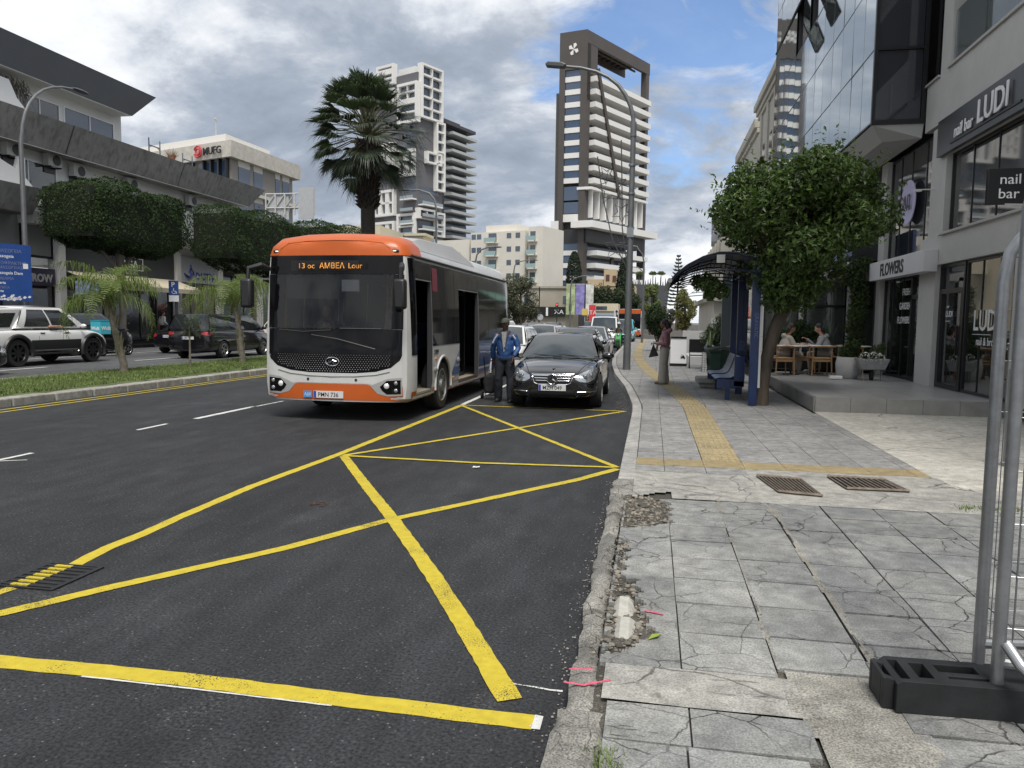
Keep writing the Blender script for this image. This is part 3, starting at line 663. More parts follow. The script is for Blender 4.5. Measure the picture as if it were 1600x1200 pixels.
pane('balcony_soffit',FR,6,17.4,9.9,10.1,0,m_plas,b,2.4)
# wall lamp and little box
# signs (things of their own)
def sign_box(name,label,F,a0,a1,z0,z1,d0,d1,mat,cat='sign',group=None):
    t=thing(name,label,cat,group=group); mb=MB(); F.box(mb,a0,a1,z0,z1,d0,d1); mb.build('panel',mat,t,smooth=0,bevel=.004); return t
s=sign_box('shop_sign','long black fascia sign over the upper window reading nail bar LUDI',FR,6,17.66,5.22,5.96,.004,.10,m_fascia)
text('nail bar',.33,m_letterw,s,FR.T(16.68,5.42,.125,True),ext=.006,sx=.92,bold=.006)
text('LUDI',.60,m_letterw,s,FR.T(15.55,5.40,.15,True),ext=.008,sx=.98,bold=.006)
mb=MB(); FR.box(mb,13.9,16.9,5.34,5.38,.10,.12); mb.build('rail',m_black,s,smooth=0)
s=sign_box('flower_sign','white box sign reading FLOWERS above the flower shop door',FR,17.5,21.6,2.84,3.30,.004,.28,M('sign_white',(.60,.60,.60),.5,var=[(2,.95,1.03)]))
text('FLOWERS',.42,m_letterk,s,FR.T(20.62,2.92,.288,True),ext=.004,sx=.98,bold=.008)
def window_text(items,label,F=FR,d=-.105,name='window_lettering'):
    t=thing(name,label,'window lettering')
    for (s_,size,a,z,sx,bo) in items: text(s_,size,m_letterw,t,F.T(a,z,d,True),ext=.001,sx=sx,bold=bo)
    return t
window_text([('LUDI',.54,15.80,1.62,.95,.006),('nail & brow',.21,15.62,1.34,.9,.002),('________',.20,15.80,1.56,1.0,0)],'large white LUDI nail & brow lettering on the shop window')
window_text([('nail',.09,17.16,2.06,1,0),('LUDI',.17,17.2,1.88,1,.002),('____',.1,17.18,1.80,1.2,.004)],'small white LUDI lettering on the glass shop door')
window_text([('FRESH',.23,20.02,2.42,.9,.003),('GARDEN',.23,20.2,2.08,.9,.003),('FLOWERS',.23,20.3,1.74,.9,.003)],'white FRESH GARDEN FLOWERS lettering on the flower shop window',d=-.09)
# lilac disc
t=thing('round_sign','round lilac window sign reading САД on the first floor','sign'); 
mb=MB().lathe([(.0,0),(.52,0),(.52,.02),(0,.02)],(0,0,0),40,'X'); mb.build('disc',M('lilac',(.50,.47,.66),.6),t,smooth=30,loc=(5.96,19.75,4.62)).rotation_euler=(0,0,0)
text('САД',.40,m_letterk,t,FR.T(20.16,4.48,.03,True),ext=.004,sx=.8,bold=.008)
for ch in t.children: pass
t.children[0].location=(5.915,19.75,4.62)
# blade sign facing the street
t=thing('blade_sign','square black projecting sign reading nail bar in white','sign')
MB().box(4.62,5.34,11.94,12.02,3.42,3.92).build('panel',M('sign_black',(.012,.012,.013),.4),t,smooth=0,bevel=.006)
text('nail',.20,m_letterw,t,frame((4.76,11.93,3.70),(1,0,0),(0,-1,0)),ext=.004,sx=1.05); text('bar',.20,m_letterw,t,frame((4.75,11.93,3.50),(1,0,0),(0,-1,0)),ext=.004,sx=1.05)
MB().tube([(5.34,11.98,3.8),(5.9,11.98,3.8)],.02,6).tube([(5.34,11.98,3.55),(5.9,11.98,3.55)],.02,6).build('bracket',m_black,t)
t=thing('floodlight','small white wall lamp on a short arm between the two upper windows','lamp'); 
MB().tube([(5.9,17.95,4.62),(5.62,17.95,4.62)],.014,6).build('arm',m_white,t); MB().obox((5.56,17.95,4.60),(.14,.1,.05)).build('head',m_white,t,smooth=0)
# curtain-wall office volume
g=thing('glass_office_building','mirror glazed office block cantilevered over the flower shop and cafe','building')
GX=4.77; YM=[18.81,19.75,20.85,21.96,23.13,24.34,25.55,26.75,27.95,29.2,30.45,31.65,32.8,33.9]; ZM=[6.27+1.62*k for k in range(8)]
mb=MB(); mb.box(GX+.06,5.895,18.86,33.9,6.3,20); mb.box(5.905,14,21.98,33.9,3.4,20.5); mb.box(GX+.02,14,18.85,33.92,ZM[-1]+.02,20.6)
mb.build('core',m_dark,g,smooth=0)
r=random.Random(4); OPEN={(6,3),(8,3)}
for i in range(13):
    for k in range(7):
        if (i,k) in OPEN: continue
        y0,y1,z0,z1=YM[i]+.012,YM[i+1]-.012,ZM[k]+.02,ZM[k+1]-.02; t1,t2=r.gauss(0,.0022),r.gauss(0,.0022)
        MB().add([(GX+t1*y,y_,z_) if 0 else (GX+(t1 if y_==y1 else -t1)+(t2 if z_==z1 else -t2)-0.004,y_,z_) for (y_,z_) in ((y0,z0),(y1,z0),(y1,z1),(y0,z1)) for y in (1,)]+[(GX+.03,y_,z_) for (y_,z_) in ((y0,z0),(y1,z0),(y1,z1),(y0,z1))],
             [(0,1,2,3),(7,6,5,4),(0,4,5,1),(1,5,6,2),(2,6,7,3),(3,7,4,0)]).build('window',m_mirror,g,smooth=0)
for (i,k) in sorted(OPEN):
    y0,y1,z0,z1=YM[i]+.03,YM[i+1]-.03,ZM[k]+.02,ZM[k+1]-.02; A=rad(24)
    def q(s_,y_,dd=0): return (GX-.02-math.sin(A)*s_-math.cos(A)*dd, y_, z1-math.cos(A)*s_+math.sin(A)*dd)
    H_=z1-z0; w=MB().add([q(0,y0),q(0,y1),q(H_,y1),q(H_,y0),q(0,y0,.03),q(0,y1,.03),q(H_,y1,.03),q(H_,y0,.03)],[(0,1,2,3),(7,6,5,4),(0,4,5,1),(1,5,6,2),(2,6,7,3),(3,7,4,0)]).build('open_window',m_mirror,g,smooth=0)
    mb=MB(); c=[q(0,y0,.015),q(0,y1,.015),q(H_,y1,.015),q(H_,y0,.015)]
    for p_,q_ in zip(c,c[1:]+c[:1]): mb.tube([p_,q_],.035,4)
    mb.build('frame',m_black,w,smooth=0)
    mb=MB().box(GX+.055,GX+.062,y0,y1,z0,z1); mb.build('opening',m_dark,g,smooth=0)
mb=MB()
for y in YM: mb.box(GX-.004,GX+.02,y-.013,y+.013,6.25,ZM[-1])
for z in ZM: mb.box(GX-.006,GX+.02,18.79,33.9,z-.02,z+.02)
mb.box(GX-.012,GX+.06,18.76,18.85,6.22,20); mb.box(GX,5.9,18.78,18.84,6.22,6.33)
for z in ZM[1::2]: mb.box(GX+.05,5.89,18.79,18.85,z-.03,z+.03)
mb.box(5.80,5.89,18.785,18.85,6.33,20)
mb.build('mullions',m_black,g,smooth=0)
for k in range(0,6): MB().box(GX+.07,5.79,18.83,18.856,6.34 if k==0 else ZM[k]+.04,ZM[k+1]-.035).build('side_window',glass_mat('side_glass',(.03,.032,.04),0,.04,.9),g,smooth=0)
mb=MB(); mb.add([(GX+.02,18.82,6.22),(5.88,18.82,6.22),(5.88,33.9,6.22),(GX+.02,33.9,6.22),(GX+.35,19.2,5.92),(5.88,18.9,5.92),(5.88,33.9,5.92),(GX+.35,33.9,5.92)],[(0,1,2,3),(7,6,5,4),(0,4,5,1),(1,5,6,2),(2,6,7,3),(3,7,4,0)])
mb.build('soffit',M('soffit_white',(.50,.49,.47),.7),g,smooth=0)
# cafe pavilion between terrace and office block
c=thing('cafe_pavilion','dark glazed cafe front with white posts and sloping white roof edge behind the terrace','cafe building')
FC=Face((3.2,24.2),(1,0),(0,-1)); mb=MB()
for a in (.0,1.15,2.5): FC.box(mb,a,a+.13,.3,3.1,-.1,.02)
FC.box(mb,0,6,3.0,3.25,-.1,.02); mb.build('post',m_white,c,smooth=0)
for a0,a1 in ((.13,1.15),(1.28,2.5),(2.63,4.2)): 
    w=pane('window',FC,a0,a1,.45,2.95,-.05,glass_mat('cafe_glass',(.09,.10,.09),.25,.03),c); mb=MB()
    FC.box(mb,a0,a1,.35,.45,-.08,0); FC.box(mb,a0,a0+.05,.45,2.95,-.08,0); FC.box(mb,a1-.05,a1,.45,2.95,-.08,0); FC.box(mb,a0,a1,2.2,2.27,-.08,0); mb.build('frame',m_black,w,smooth=0)
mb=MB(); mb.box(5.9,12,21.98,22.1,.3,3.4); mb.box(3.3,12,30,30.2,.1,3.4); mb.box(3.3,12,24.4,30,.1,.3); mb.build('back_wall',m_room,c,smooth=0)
mb=MB(); mb.add([(5.3,21.97,3.30),(4.5,31,2.60),(9,31,3.2),(9,21.97,3.40)],[(0,1,2,3)]); mb.add([(5.3,21.97,3.42),(4.5,31,2.72),(9,31,3.32),(9,21.97,3.52)],[(0,1,2,3)])
mb.tube([(5.28,21.97,3.36),(4.48,31,2.66)],.075,4); mb.build('roof',M('roof_white',(.5,.5,.48),.6),c,smooth=0)
sb=thing('blue_sign','lilac blue fascia panel partly hidden behind the orange tree crown','sign'); MB().box(5.2,5.28,22.1,27,3.55,4.25).build('panel',M('lilacblue',(.22,.26,.48),.6),sb,smooth=0)
# cream classical block beyond
c=thing('cream_building','cream classical building with heavy cornice behind the glass office block','building'); m_cream=M('cream_stone',(.50,.47,.41),.8,var=[(.4,.9,1.05)])
mb=MB(); mb.box(6.2,20,34.5,50,.1,15.0); mb.box(6.3,20,51,62,.1,14.6)
for y in np.arange(35,49,2.7): mb.box(6.1,6.2,y,y+.7,.1,14.2)
mb.build('wall',m_cream,c,smooth=0); mb=MB()
for k,(d,z0,z1) in enumerate([(.12,14.2,14.45),(.22,14.45,14.75),(.36,14.75,15.15),(.14,15.15,15.75)]): mb.box(6.2-d,6.24,34.2,50+d,z0+.003,z1-.003)
for (d,z0,z1) in [(.15,13.7,14.0),(.32,14.0,14.6)]: mb.box(6.3-d,6.34,50.9,62.2,z0,z1)
mb.build('cornice',m_cream,c,smooth=0,bevel=.04)
for y in np.arange(36,49,2.7):
    for z in (4,7.4,10.6): MB().box(6.16,6.21,y+.2,y+1.2,z,z+1.7).build('window',m_winglass,c,smooth=0)
# shop row far right, mint awning, billboard
c=thing('awning_shop_row','low cream shop building with balcony beyond the white blocks','building')
mb=MB(); mb.box(3.6,14,47,62,.1,3.1); mb.box(3.9,14,47.02,62,3.1,6.8); mb.box(3.2,14,46.6,62.2,3.0,3.25)
for y in range(48,62,2): mb.box(3.75,3.9,y,y+.3,3.25,6.7)
mb.build('wall',m_cream,c,smooth=0); mb=MB()
for x in (4.2,5.6,7.0): MB().box(x,x+.8,46.98,47.05,.4,2.4).build('window',m_winglass,c,smooth=0)
for y in range(48,61,2): MB().box(3.86,3.92,y+.4,y+1.6,3.6,6.0).build('window',m_winglass,c,smooth=0)
a=thing('mint_awning','mint green sloping awning on the far shop building','awning'); MB().add([(3.7,50,4.6),(3.7,57,4.6),(2.4,57,3.6),(2.4,50,3.6),(3.7,50,4.56),(3.7,57,4.56),(2.4,57,3.56),(2.4,50,3.56)],[(0,1,2,3),(7,6,5,4),(0,4,5,1),(1,5,6,2),(2,6,7,3),(3,7,4,0)]).build('canvas',M('mint',(.33,.58,.45),.8),a,smooth=0)
MB().tube([(3.7,50.1,3.7),(2.4,50.1,3.58)],.03,4).tube([(3.7,56.9,3.7),(2.4,56.9,3.58)],.03,4).build('arm',m_white,a)
t=thing('billboard','grey billboard with a bare winter tree picture on the roof beside the bus shelter','billboard')
MB().box(4.3,7.6,60.9,61.1,7.6,9.6).build('panel',M('bill_grey',(.20,.21,.24),.6,var=[(.6,.5,1.5),(3,.8,1.2)]),t,smooth=0)
mb=MB(); r=random.Random(3)
def br(p,d,l,w,n):
    q=p+d*l; mb.add([p-V3((w,0,0)),p+V3((w,0,0)),q+V3((w*.6,0,0)),q-V3((w*.6,0,0))],[(0,1,2,3)])
    if n>0:
        for k in range(3): a=r.uniform(-.7,.7); br(q,V3((d.x*math.cos(a)-d.z*math.sin(a),0,d.x*math.sin(a)+d.z*math.cos(a))),l*.72,w*.6,n-1)
br(V3((5.1,60.88,7.8)),V3((0,0,1)),.55,.05,4); mb.build('printed_tree',M('print_dark',(.03,.03,.035),.7),t,smooth=0)
MB().box(4.3,7.6,60.86,60.89,7.55,7.95).build('printed_ground',M('print_ground',(.12,.12,.10),.7,var=[(4,.5,1.4)]),t,smooth=0)
mb=MB(); 
for x in (4.6,6,7.3): mb.tube([(x,61.2,6.8),(x,61.2,9.5)],.06,6)
mb.build('frame',m_black,t)
# ---------- left side: long low commercial building ----------
c=thing('commercial_building','long white low building with grey sloping concrete balcony bands across the road','building')
FL=Face((-29.5,0),(0,1),(1,0)); m_band=M('weathered_concrete',(.26,.255,.24),.85,var=[(.5,.85,1.15),(3,.85,1.12)],bump=(30,.2,.006))
def streaky(m):
    nt=m.node_tree; b=nt.nodes['Principled BSDF']; src=b.inputs['Base Color'].links[0].from_socket; tc=nt.nodes.new('ShaderNodeTexCoord'); mp=nt.nodes.new('ShaderNodeMapping'); mp.inputs['Scale'].default_value=(1,1,.12)
    n=nt.nodes.new('ShaderNodeTexNoise'); n.inputs['Scale'].default_value=5; n.inputs['Detail'].default_value=6; nt.links.new(tc.outputs['Object'],mp.inputs[0]); nt.links.new(mp.outputs[0],n.inputs[0])
    r=nt.nodes.new('ShaderNodeMapRange'); nt.links.new(n.outputs[0],r.inputs[0]); r.inputs[1].default_value=.5; r.inputs[2].default_value=.66; r.inputs[3].default_value=0; r.inputs[4].default_value=.42
    x=nt.nodes.new('ShaderNodeMixRGB'); nt.links.new(r.outputs[0],x.inputs[0]); nt.links.new(src,x.inputs[1]); x.inputs[2].default_value=(.055,.055,.05,1); nt.links.new(x.outputs[0],b.inputs['Base Color'])
streaky(m_band)
m_lw=M('left_white_wall',(.72,.72,.70),.8,var=[(.3,.88,1.08)])
mb=MB()
FL.box(mb,-5,50,7.0,9.9,-12,0)          # first-floor wall
FL.box(mb,-5,38.6,10.6,13.2,-12,-.05)   # set-back top floor
FL.box(mb,-5,29.5,4.3,7.0,-12,-.0)
FL.box(mb,43.3,58,4.9,7.0,-12,-.0); FL.box(mb,-5,58,.2,4.2,-12,-3.5)
for a in (33.35,42.9,47.6,53): FL.box(mb,a,a+.42,.2,7.0,-.4,.28)
mb.build('wall',m_lw,c,smooth=0)
def band(name,y0,y1a,y1b,z0,z1,x0,x1,mat,back=-31):
    mb=MB(); mb.add([(x0,y0,z0),(x0,y1a,z0),(x1,y1b,z1),(x1,y0,z1),(back,y0,z0),(back,y1a,z0),(back,y1b,z1),(back,y0,z1)],[(0,1,2,3),(7,6,5,4),(0,4,5,1),(1,5,6,2),(2,6,7,3),(3,7,4,0)]); return mb.build(name,mat,c,smooth=0)
band('balcony_band',-5,50.4,51.8,9.53,10.90,-28.55,-28.0,m_band); band('roof',-5,38.3,39.5,12.70,14.0,-28.6,-27.95,M('roof_fascia',(.14,.147,.165),.6,var=[(.4,.9,1.08)]),-42)
band('balcony_band',-5,31.0,31.3,6.35,7.5,-28.5,-28.0,m_band)
band('balcony_band',31.3,57,57.6,6.0,6.55,-28.9,-28.7,m_lw)
mb=MB(); mb.box(-28.57,-28.0-.55,0,50.3,9.50,9.525); mb.box(-31,-28.62,-5,38.2,12.66,12.695); mb.build('soffit',m_lw,c,smooth=0)
mb=MB()
for y in (33.2,42.1): mb.add([(-28.535,y,9.55),(-28.535,y+.05,9.55),(-27.985,y+.05,10.89),(-27.985,y,10.89)],[(0,1,2,3)])
mb.build('joint',M('joint_black',(.02,.02,.02),.9),c,smooth=0)
def lwin(a0,a1,z0,z1,n,d=0,gl=None):
    w=pane('window',FL,a0,a1,z0,z1,d+.01,gl or m_winglass,c,.03); mb=MB(); fw=.07
    for q in [(a0-fw,a1+fw,z0-fw,z0),(a0-fw,a1+fw,z1,z1+fw),(a0-fw,a0,z0,z1),(a1,a1+fw,z0,z1)]: FL.box(mb,*q,d-.02,d+.05)
    for k in range(1,n): x=a0+(a1-a0)*k/n; FL.box(mb,x-.03,x+.03,z0,z1,d,d+.045)
    mb.build('frame',m_letterw,w,smooth=0)
lwin(31.6,34.0,10.95,12.1,2,-.05); lwin(34.4,37.9,10.95,12.15,2,-.05,m_blueglass); lwin(28,31.2,10.95,12.1,2,-.05)
lwin(30.2,33.6,7.6,9.0,2); lwin(41.4,44,7.4,8.8,2); lwin(35.2,37.2,7.6,8.4,2)
# shop floor
def shop(a0,a1,z0,z1,mat,n,d=-.1,name='shop_window'):
    w=pane(name,FL,a0,a1,z0,z1,d,mat,c,.03); mb=MB()
    for k in range(n+1): x=a0+(a1-a0)*k/n; FL.box(mb,x-.04,x+.04,z0,z1,d,d+.05)
    FL.box(mb,a0,a1,z0,z0+.12,d,d+.05); mb.build('frame',m_black,w,smooth=0)
m_blind=M('pale_blind',(.30,.31,.31),.4,0,.6,var=[(.3,.9,1.1)]); m_dshop=glass_mat('dark_shop_glass',(.03,.032,.035),0,.05,.8,.1)
shop(29.5,33.3,4.45,6.9,m_blind,2); shop(22,29.4,4.45,6.3,m_blind,3)
shop(24,33.3,.3,3.4,m_dshop,6); shop(33.8,42.8,.3,3.4,m_dshop,6); shop(43.4,47.5,.3,3.8,glass_mat('pale_shop_glass',(.20,.20,.16),0,.05,.8,.1),3); shop(48.1,52.9,.3,4.6,m_dshop,3); shop(53.5,58,.3,4.6,m_dshop,2)
FLs=FL
s=thing('shop_sign','dark purple fascia sign ending in ROW above the left shop windows','sign'); mb=MB(); FL.box(mb,24,33.2,3.1,3.95,-.1,.12); mb.build('panel',M('purple_dark',(.05,.035,.07),.5),s,smooth=0); text('ROW',.52,M('letter_grey',(.5,.5,.5),.5),s,FL.T(31.75,3.30,.13),ext=.01,bold=.02)
s=thing('shop_sign','dark grey fascia with a white framed SAGA OUTLET sign behind the palm','sign'); mb=MB(); FL.box(mb,33.8,42.85,3.95,6.9,-.1,.1); mb.build('panel',M('anthracite',(.055,.058,.065),.5),s,smooth=0)
text('SAGA',.60,m_letterw,s,FL.T(37.80,4.42,.11),ext=.01,sx=1.1,bold=.008); text('OUTLET',.28,M('letter_grey'),s,FL.T(38.4,4.05,.11),ext=.01)
mb=MB()
for q in [(37.6,39.9,4.28,4.32),(37.6,39.9,4.94,4.98),(37.6,37.64,4.32,4.94),(39.86,39.9,4.32,4.94)]: FL.box(mb,*q,.1,.13)
mb.build('outline',m_letterw,s,smooth=0)
s=thing('shop_sign','white sign with blue DASTRA lettering and ship emblem','sign'); mb=MB(); FL.box(mb,43.4,47.55,3.85,5.5,-.1,.16); mb.build('panel',M('sign_pale',(.5,.52,.54),.5),s,smooth=0)
m_lb=M('letter_blue',(.04,.05,.30),.5); text('DASTRA',.62,m_lb,s,FL.T(45.0,4.12,.17),ext=.01,sx=.98,bold=.012)
mb=MB()
pts=[FL.P(43.75+.16*k,4.42-.3*math.sin(math.pi*k/7)+.03*k,.18) for k in range(8)]; mb.tube(pts,[.03,.06,.08,.08,.07,.05,.03,.02],5)
mb.tube([FL.P(44.45,4.2,.18),FL.P(44.5,5.0,.18)],.035,5); mb.tube([FL.P(44.25,4.5,.18),FL.P(44.5,4.85,.18),FL.P(44.85,4.35,.18)],.03,5); mb.build('emblem',m_lb,s)
a=thing('shop_awning','cream canvas awning over the shop left of the DASTRA sign','awning')
mb=MB().add([(-29.38,34,3.93),(-29.38,42.9,3.93),(-27.6,42.9,3.3),(-27.6,34,3.3),(-29.38,34,3.89),(-29.38,42.9,3.89),(-27.6,42.9,3.26),(-27.6,34,3.26),(-27.6,42.9,3.05),(-27.6,34,3.05)],[(0,1,2,3),(7,6,5,4),(0,4,5,1),(3,7,4,0),(3,2,8,9)])
mb.build('canvas',M('cream_canvas',(.55,.50,.38),.85),a,smooth=0); MB().tube([(-29.4,34.2,3.7),(-27.7,34.2,3.42)],.03,5).tube([(-29.4,42.7,3.7),(-27.7,42.7,3.42)],.03,5).build('arm',m_letterw,a)
# split air-conditioning units
m_ac=M('ac_white',(.45,.45,.43),.6,var=[(3,.9,1.05)])
ac=thing('air_conditioner','','air conditioner'); 
MB().box(-.32,.0,-.45,.45,0,.62).build('casing',m_ac,ac,smooth=0,bevel=.01)
MB().lathe([(.0,0),(.24,0),(.25,.02),(.0,.02)],(.005,.08,.31),20,'X').build('fan',M('ac_fan',(.05,.05,.05),.6),ac)
MB().box(-.35,.05,-.35,-.31,-.06,0).box(-.35,.05,.31,.35,-.06,0).box(-.38,-.34,-.35,.35,-.3,0).build('bracket',m_black,ac,smooth=0)
for i,(y,z,l) in enumerate([(33.2,8.95,'white air conditioner under the upper balcony band, second from the left end'),(34.85,8.75,'white air conditioner with round dark fan, third along the band'),(30.8,8.95,'white air conditioner under the upper band, nearest the left picture edge'),(38.9,8.8,'white air conditioner over the first clipped hedge tree'),(44.6,8.75,'white air conditioner under the far end of the band')]):
    o=ac if i==0 else copy_tree(ac); o.location=(-29.1,y,z); o['label']=l; o['group']='air conditioners under the balcony band'
t=thing('roof_planter','orange flowered plant pot on the balcony band edge','plant'); mb=MB()
r=random.Random(2)
for k in range(60): a_=r.uniform(0,6.3); mb.tube([(-28.3,41.3,10.9),(-28.3+math.cos(a_)*r.uniform(.1,.5),41.3+math.sin(a_)*r.uniform(.1,.6),11.1+r.uniform(.1,.5))],[.02,.004],3)
mb.build('leaves',M('redgreen_leaf',(.22,.14,.08),.7,island=.5),t,smooth=0); MB().lathe([(.16,0),(.22,.28),(.2,.28)],(-28.3,41.3,10.88),12).build('pot',M('terracotta',(.3,.13,.07),.8),t)
def scaffold(y,h,lab):
    t=thing('scaffold_frame',lab,'scaffold'); x=-29
    mb=MB(); 
    for yy in (y,y+1.0): mb.tube([(x,yy,9.9),(x,yy,10.9+h)],.035,6)
    mb.tube([(x,y,10.9+h*.62),(x,y+1.0,10.9+h*.62)],.035,6).tube([(x,y,10.9+h*.5),(x,y+.3,10.9+h*.62)],.02,5).tube([(x,y+1,10.9+h*.5),(x,y+.7,10.9+h*.62)],.02,5); mb.build('tubes',M('blue_steel',(.16,.19,.24),.5,.5),t)
scaffold(40.2,1.1,'grey scaffold frame standing on the flat roof left of the plant'); scaffold(43.4,.9,'lower grey scaffold frame right of the orange plant')
t=thing('stair_stringer','white angled stair wall at the left picture edge above the band','stair'); 
MB().prism([(29.0,10.85),(31.4,10.85),(30.6,11.5),(30.2,12.2),(29.0,12.2)],'X',-28.9,-28.7).build('stringer',m_letterw,t,smooth=0)
t=thing('stair_stringer','white stepped stair wall at the left edge under the band','stair')
MB().prism([(28.6,7.4),(31.6,7.4),(30.9,8.0),(30.9,8.9),(30.6,8.9),(30.4,8.3),(28.6,8.9)],'X',-28.9,-28.7).build('stringer',m_letterw,t,smooth=0)
# dried creeper on the upper left corner
t=thing('dry_creeper','brown dried creeper hanging by the top floor window','plant'); mb=MB(); r=random.Random(9)
for k in range(150):
    y=r.uniform(29.5,31.5); z=12.5-r.uniform(0,.4); mb.tube([(-29.0+r.uniform(-.2,.2),y,z),(-29+r.uniform(-.3,.3),y+r.uniform(-.2,.6),z-r.uniform(.3,1.6))],[.015,.006],3)
mb.build('stems',M('dry_stem',(.09,.08,.06),.9,island=.5),t,smooth=0,fix=False)
# ---------- office with sign (left, beyond) ----------
c=thing('office_building','concrete and glass office with a white roof slab and a red ring logo','building')
C0=(-47.45,80); F1=Face(C0,(-.945,.326),(-.326,-.945)); F2=Face(C0,(.076,.997),(.997,-.076))
m_oc=M('travertine',(.55,.52,.46),.8,var=[(1.5,.8,1.1),(7,.9,1.06)]); m_og=M('taupe_panel',(.24,.225,.20),.7)
def poly_at(o1,o2,L1=26,L2=13):
    a=V3(F1.P(0,0))+F1.n*o1+F2.n*o2; return [a, a+F1.u*L1, a+F1.u*L1+F2.u*L2, a+F2.u*L2]
def slab(name,o1,o2,L1,L2,z0,z1,mat,parent=None): 
    return MB().prism([(p.x,p.y) for p in poly_at(o1,o2,L1,L2)],'Z',z0,z1).build(name,mat,parent or c,smooth=0)
slab('wall',0,0,26,13,.2,19.6,m_og); slab('roof_band',.9,.9,28,14.8,19.6,21.4,m_oc); slab('roof',-1.5,-2.0,24,9,21.4,22.7,M('roof_slab_white',(.72,.70,.66),.7)); slab('floor_slab',.8,.8,28,14.6,15.9,16.25,M('slab_cream',(.6,.58,.52),.7)); slab('floor_slab',.8,.8,28,14.6,12.3,12.65,_m['slab_cream'])
for k,z0 in enumerate((12.8,16.4)):
    for a0,a1 in ((.3,1.5),(1.5,2.8),(2.8,4.1),(4.1,5.4),(6.2,7.5),(7.5,8.8),(8.8,10.1),(10.6,12)): 
        w=pane('window',F1,a0+.08,a1-.08,z0,z0+3.0,.06,m_blueglass if k else m_winglass,c,.1); mb=MB(); F1.box(mb,a0-.08,a0+.08,z0,z0+3.2,.05,.5); mb.build('fin',m_black,w,smooth=0)
    for a0,a1 in ((1.4,3.6),(4.4,6.2),(9.0,10.0),(10.6,12.2)):
        pane('window',F2,a0,a1,z0,z0+2.5,.06,m_blueglass,c,.1); pane('blind',F2,a0,a1,z0+2.52,z0+3.2,.05,_m['slab_cream'],c,.1)
    for a0,a1 in ((1.4,3.6),(4.4,6.2),(9.0,10.0),(10.6,12.2)): pane('window',F2,a0,a1,9.2,11.7,.06,m_blueglass,c,.1)
s=thing('office_sign','red ring emblem and dark MUFG letters on the roof band of the office','sign')
p=F1.P(3.7+.9,20.45,1.0); 
mb=MB(); 
for R_ in (.62,.34): mb.tube([F1.P(4.3+math.cos(t_)*R_,20.5+math.sin(t_)*R_,1.0) for t_ in np.linspace(0.35 if R_>.5 else 0,5.93 if R_>.5 else 6.28,24)],.10,6)
mb.build('emblem',M('logo_red',(.55,.05,.06),.5),s); text('MUFG',1.15,m_letterk,s,F1.T(3.5,20.05,.95,True),ext=.05,bold=.02)
t=thing('roof_mast','thin antenna mast on the office roof','antenna'); MB().tube([F1.P(6,22.6,-3),F1.P(6,25.6,-3)],.07,6).tube([F1.P(6.15,25.3,-3),F1.P(5.85,25.3,-3)],.15,6).build('mast',m_ac,t)
# white lattice hoarding beside it
t=thing('lattice_hoarding','white metal lattice and panels of a roof hoarding beside the office','hoarding'); mb=MB()
for i in range(6):
    x=-27+i*.9-6.5; y=62; 
    mb.tube([(x,y,10.6),(x,y,12.4 if i<4 else 12.9)],.07,5)
for z in (11.2,12.4): mb.tube([(-33.5,62,z),(-29,62,z)],.06,5)
for i in range(5): mb.tube([(-33.5+.9*i,62,11.2),(-32.6+.9*i,62,12.4)],.05,5)
mb.build('frame',m_ac,t); MB().box(-30.4,-29.0,61.9,62,10.2,12.9).box(-33.3,-31.4,62.08,62.15,10.2,12.2).build('panel',M('corrugated',(.42,.43,.44),.6,.2,aniso=(12,1,1),var=[(4,.75,1.1)]),t,smooth=0)
# ---------- far towers ----------
def far_face(c,F,floors,z0,h,segs,mat,name='window',d=.05,th=.1,frac=.62):
    for k in range(floors):
        for (a0,a1) in segs: pane(name,F,a0,a1,z0+k*h+h*(1-frac),z0+(k+1)*h-.15,d,mat,c,th)
m_tw=M('tower_white',(.74,.73,.70),.6,var=[(.15,.95,1.03)]); m_td=M('tower_brown',(.075,.066,.06),.6,var=[(.2,.9,1.1)]); m_tg=glass_mat('tower_glass',(.05,.07,.10),0,.08,.9); m_rail=glass_mat('rail_far',(.28,.33,.35),0,.08,.8)
c=thing('tower','tall brown framed apartment tower with white balcony bands and a flower emblem','building')
T0=(-18.84,205); A1=Face(T0,(-.973,.232),(-.232,-.973)); A2=Face(T0,(.473,.881),(.881,-.473))
def par(F1,F2,o1,o2,L1,L2,z0,z1,mat,name,a1=0,a2=0):
    a=V3(F1.P(a1,0))+F1.n*o1+F2.n*o2+F2.u*a2; pts=[a,a+F1.u*L1,a+F1.u*L1+F2.u*L2,a+F2.u*L2]
    return MB().prism([(p.x,p.y) for p in pts],'Z',z0,z1).build(name,mat,c,smooth=0)
par(A1,A2,-.3,-2.6,4.4,30,0,63,M('tower_recess',(.11,.105,.10),.8),'core',2.5,1)
par(A1,A2,0,0,7.33,33,68,77.6,m_td,'crown',0,0) if 0 else None
mb=MB()
for F_,segs in ((A1,[(-.2,1.5),(5.9,7.5)]),): 
    for a0,a1 in segs: F_.box(mb,a0,a1,0,68,-1.5,.35)
A1.box(mb,-.2,7.5,68,77.8,-1.2,.35)
A2.box(mb,0,33.6,74.6,77.8,-.8,.2); A2.box(mb,31.6,33.4,12,77.7,-1.6,.15); A2.box(mb,.0,1.6,0,74.6,-1.2,.2); A2.box(mb,0,1.6,60,74.6,-1.2,.2)
A2.box(mb,0,5,67,74.6,-.9,.15)
mb.build('frame',m_td,c,smooth=0)
mb=MB()
for k in range(11): A2.box(mb,3+k*2.6,3.5+k*2.6,76.4,77.0,-7.5,-.8)
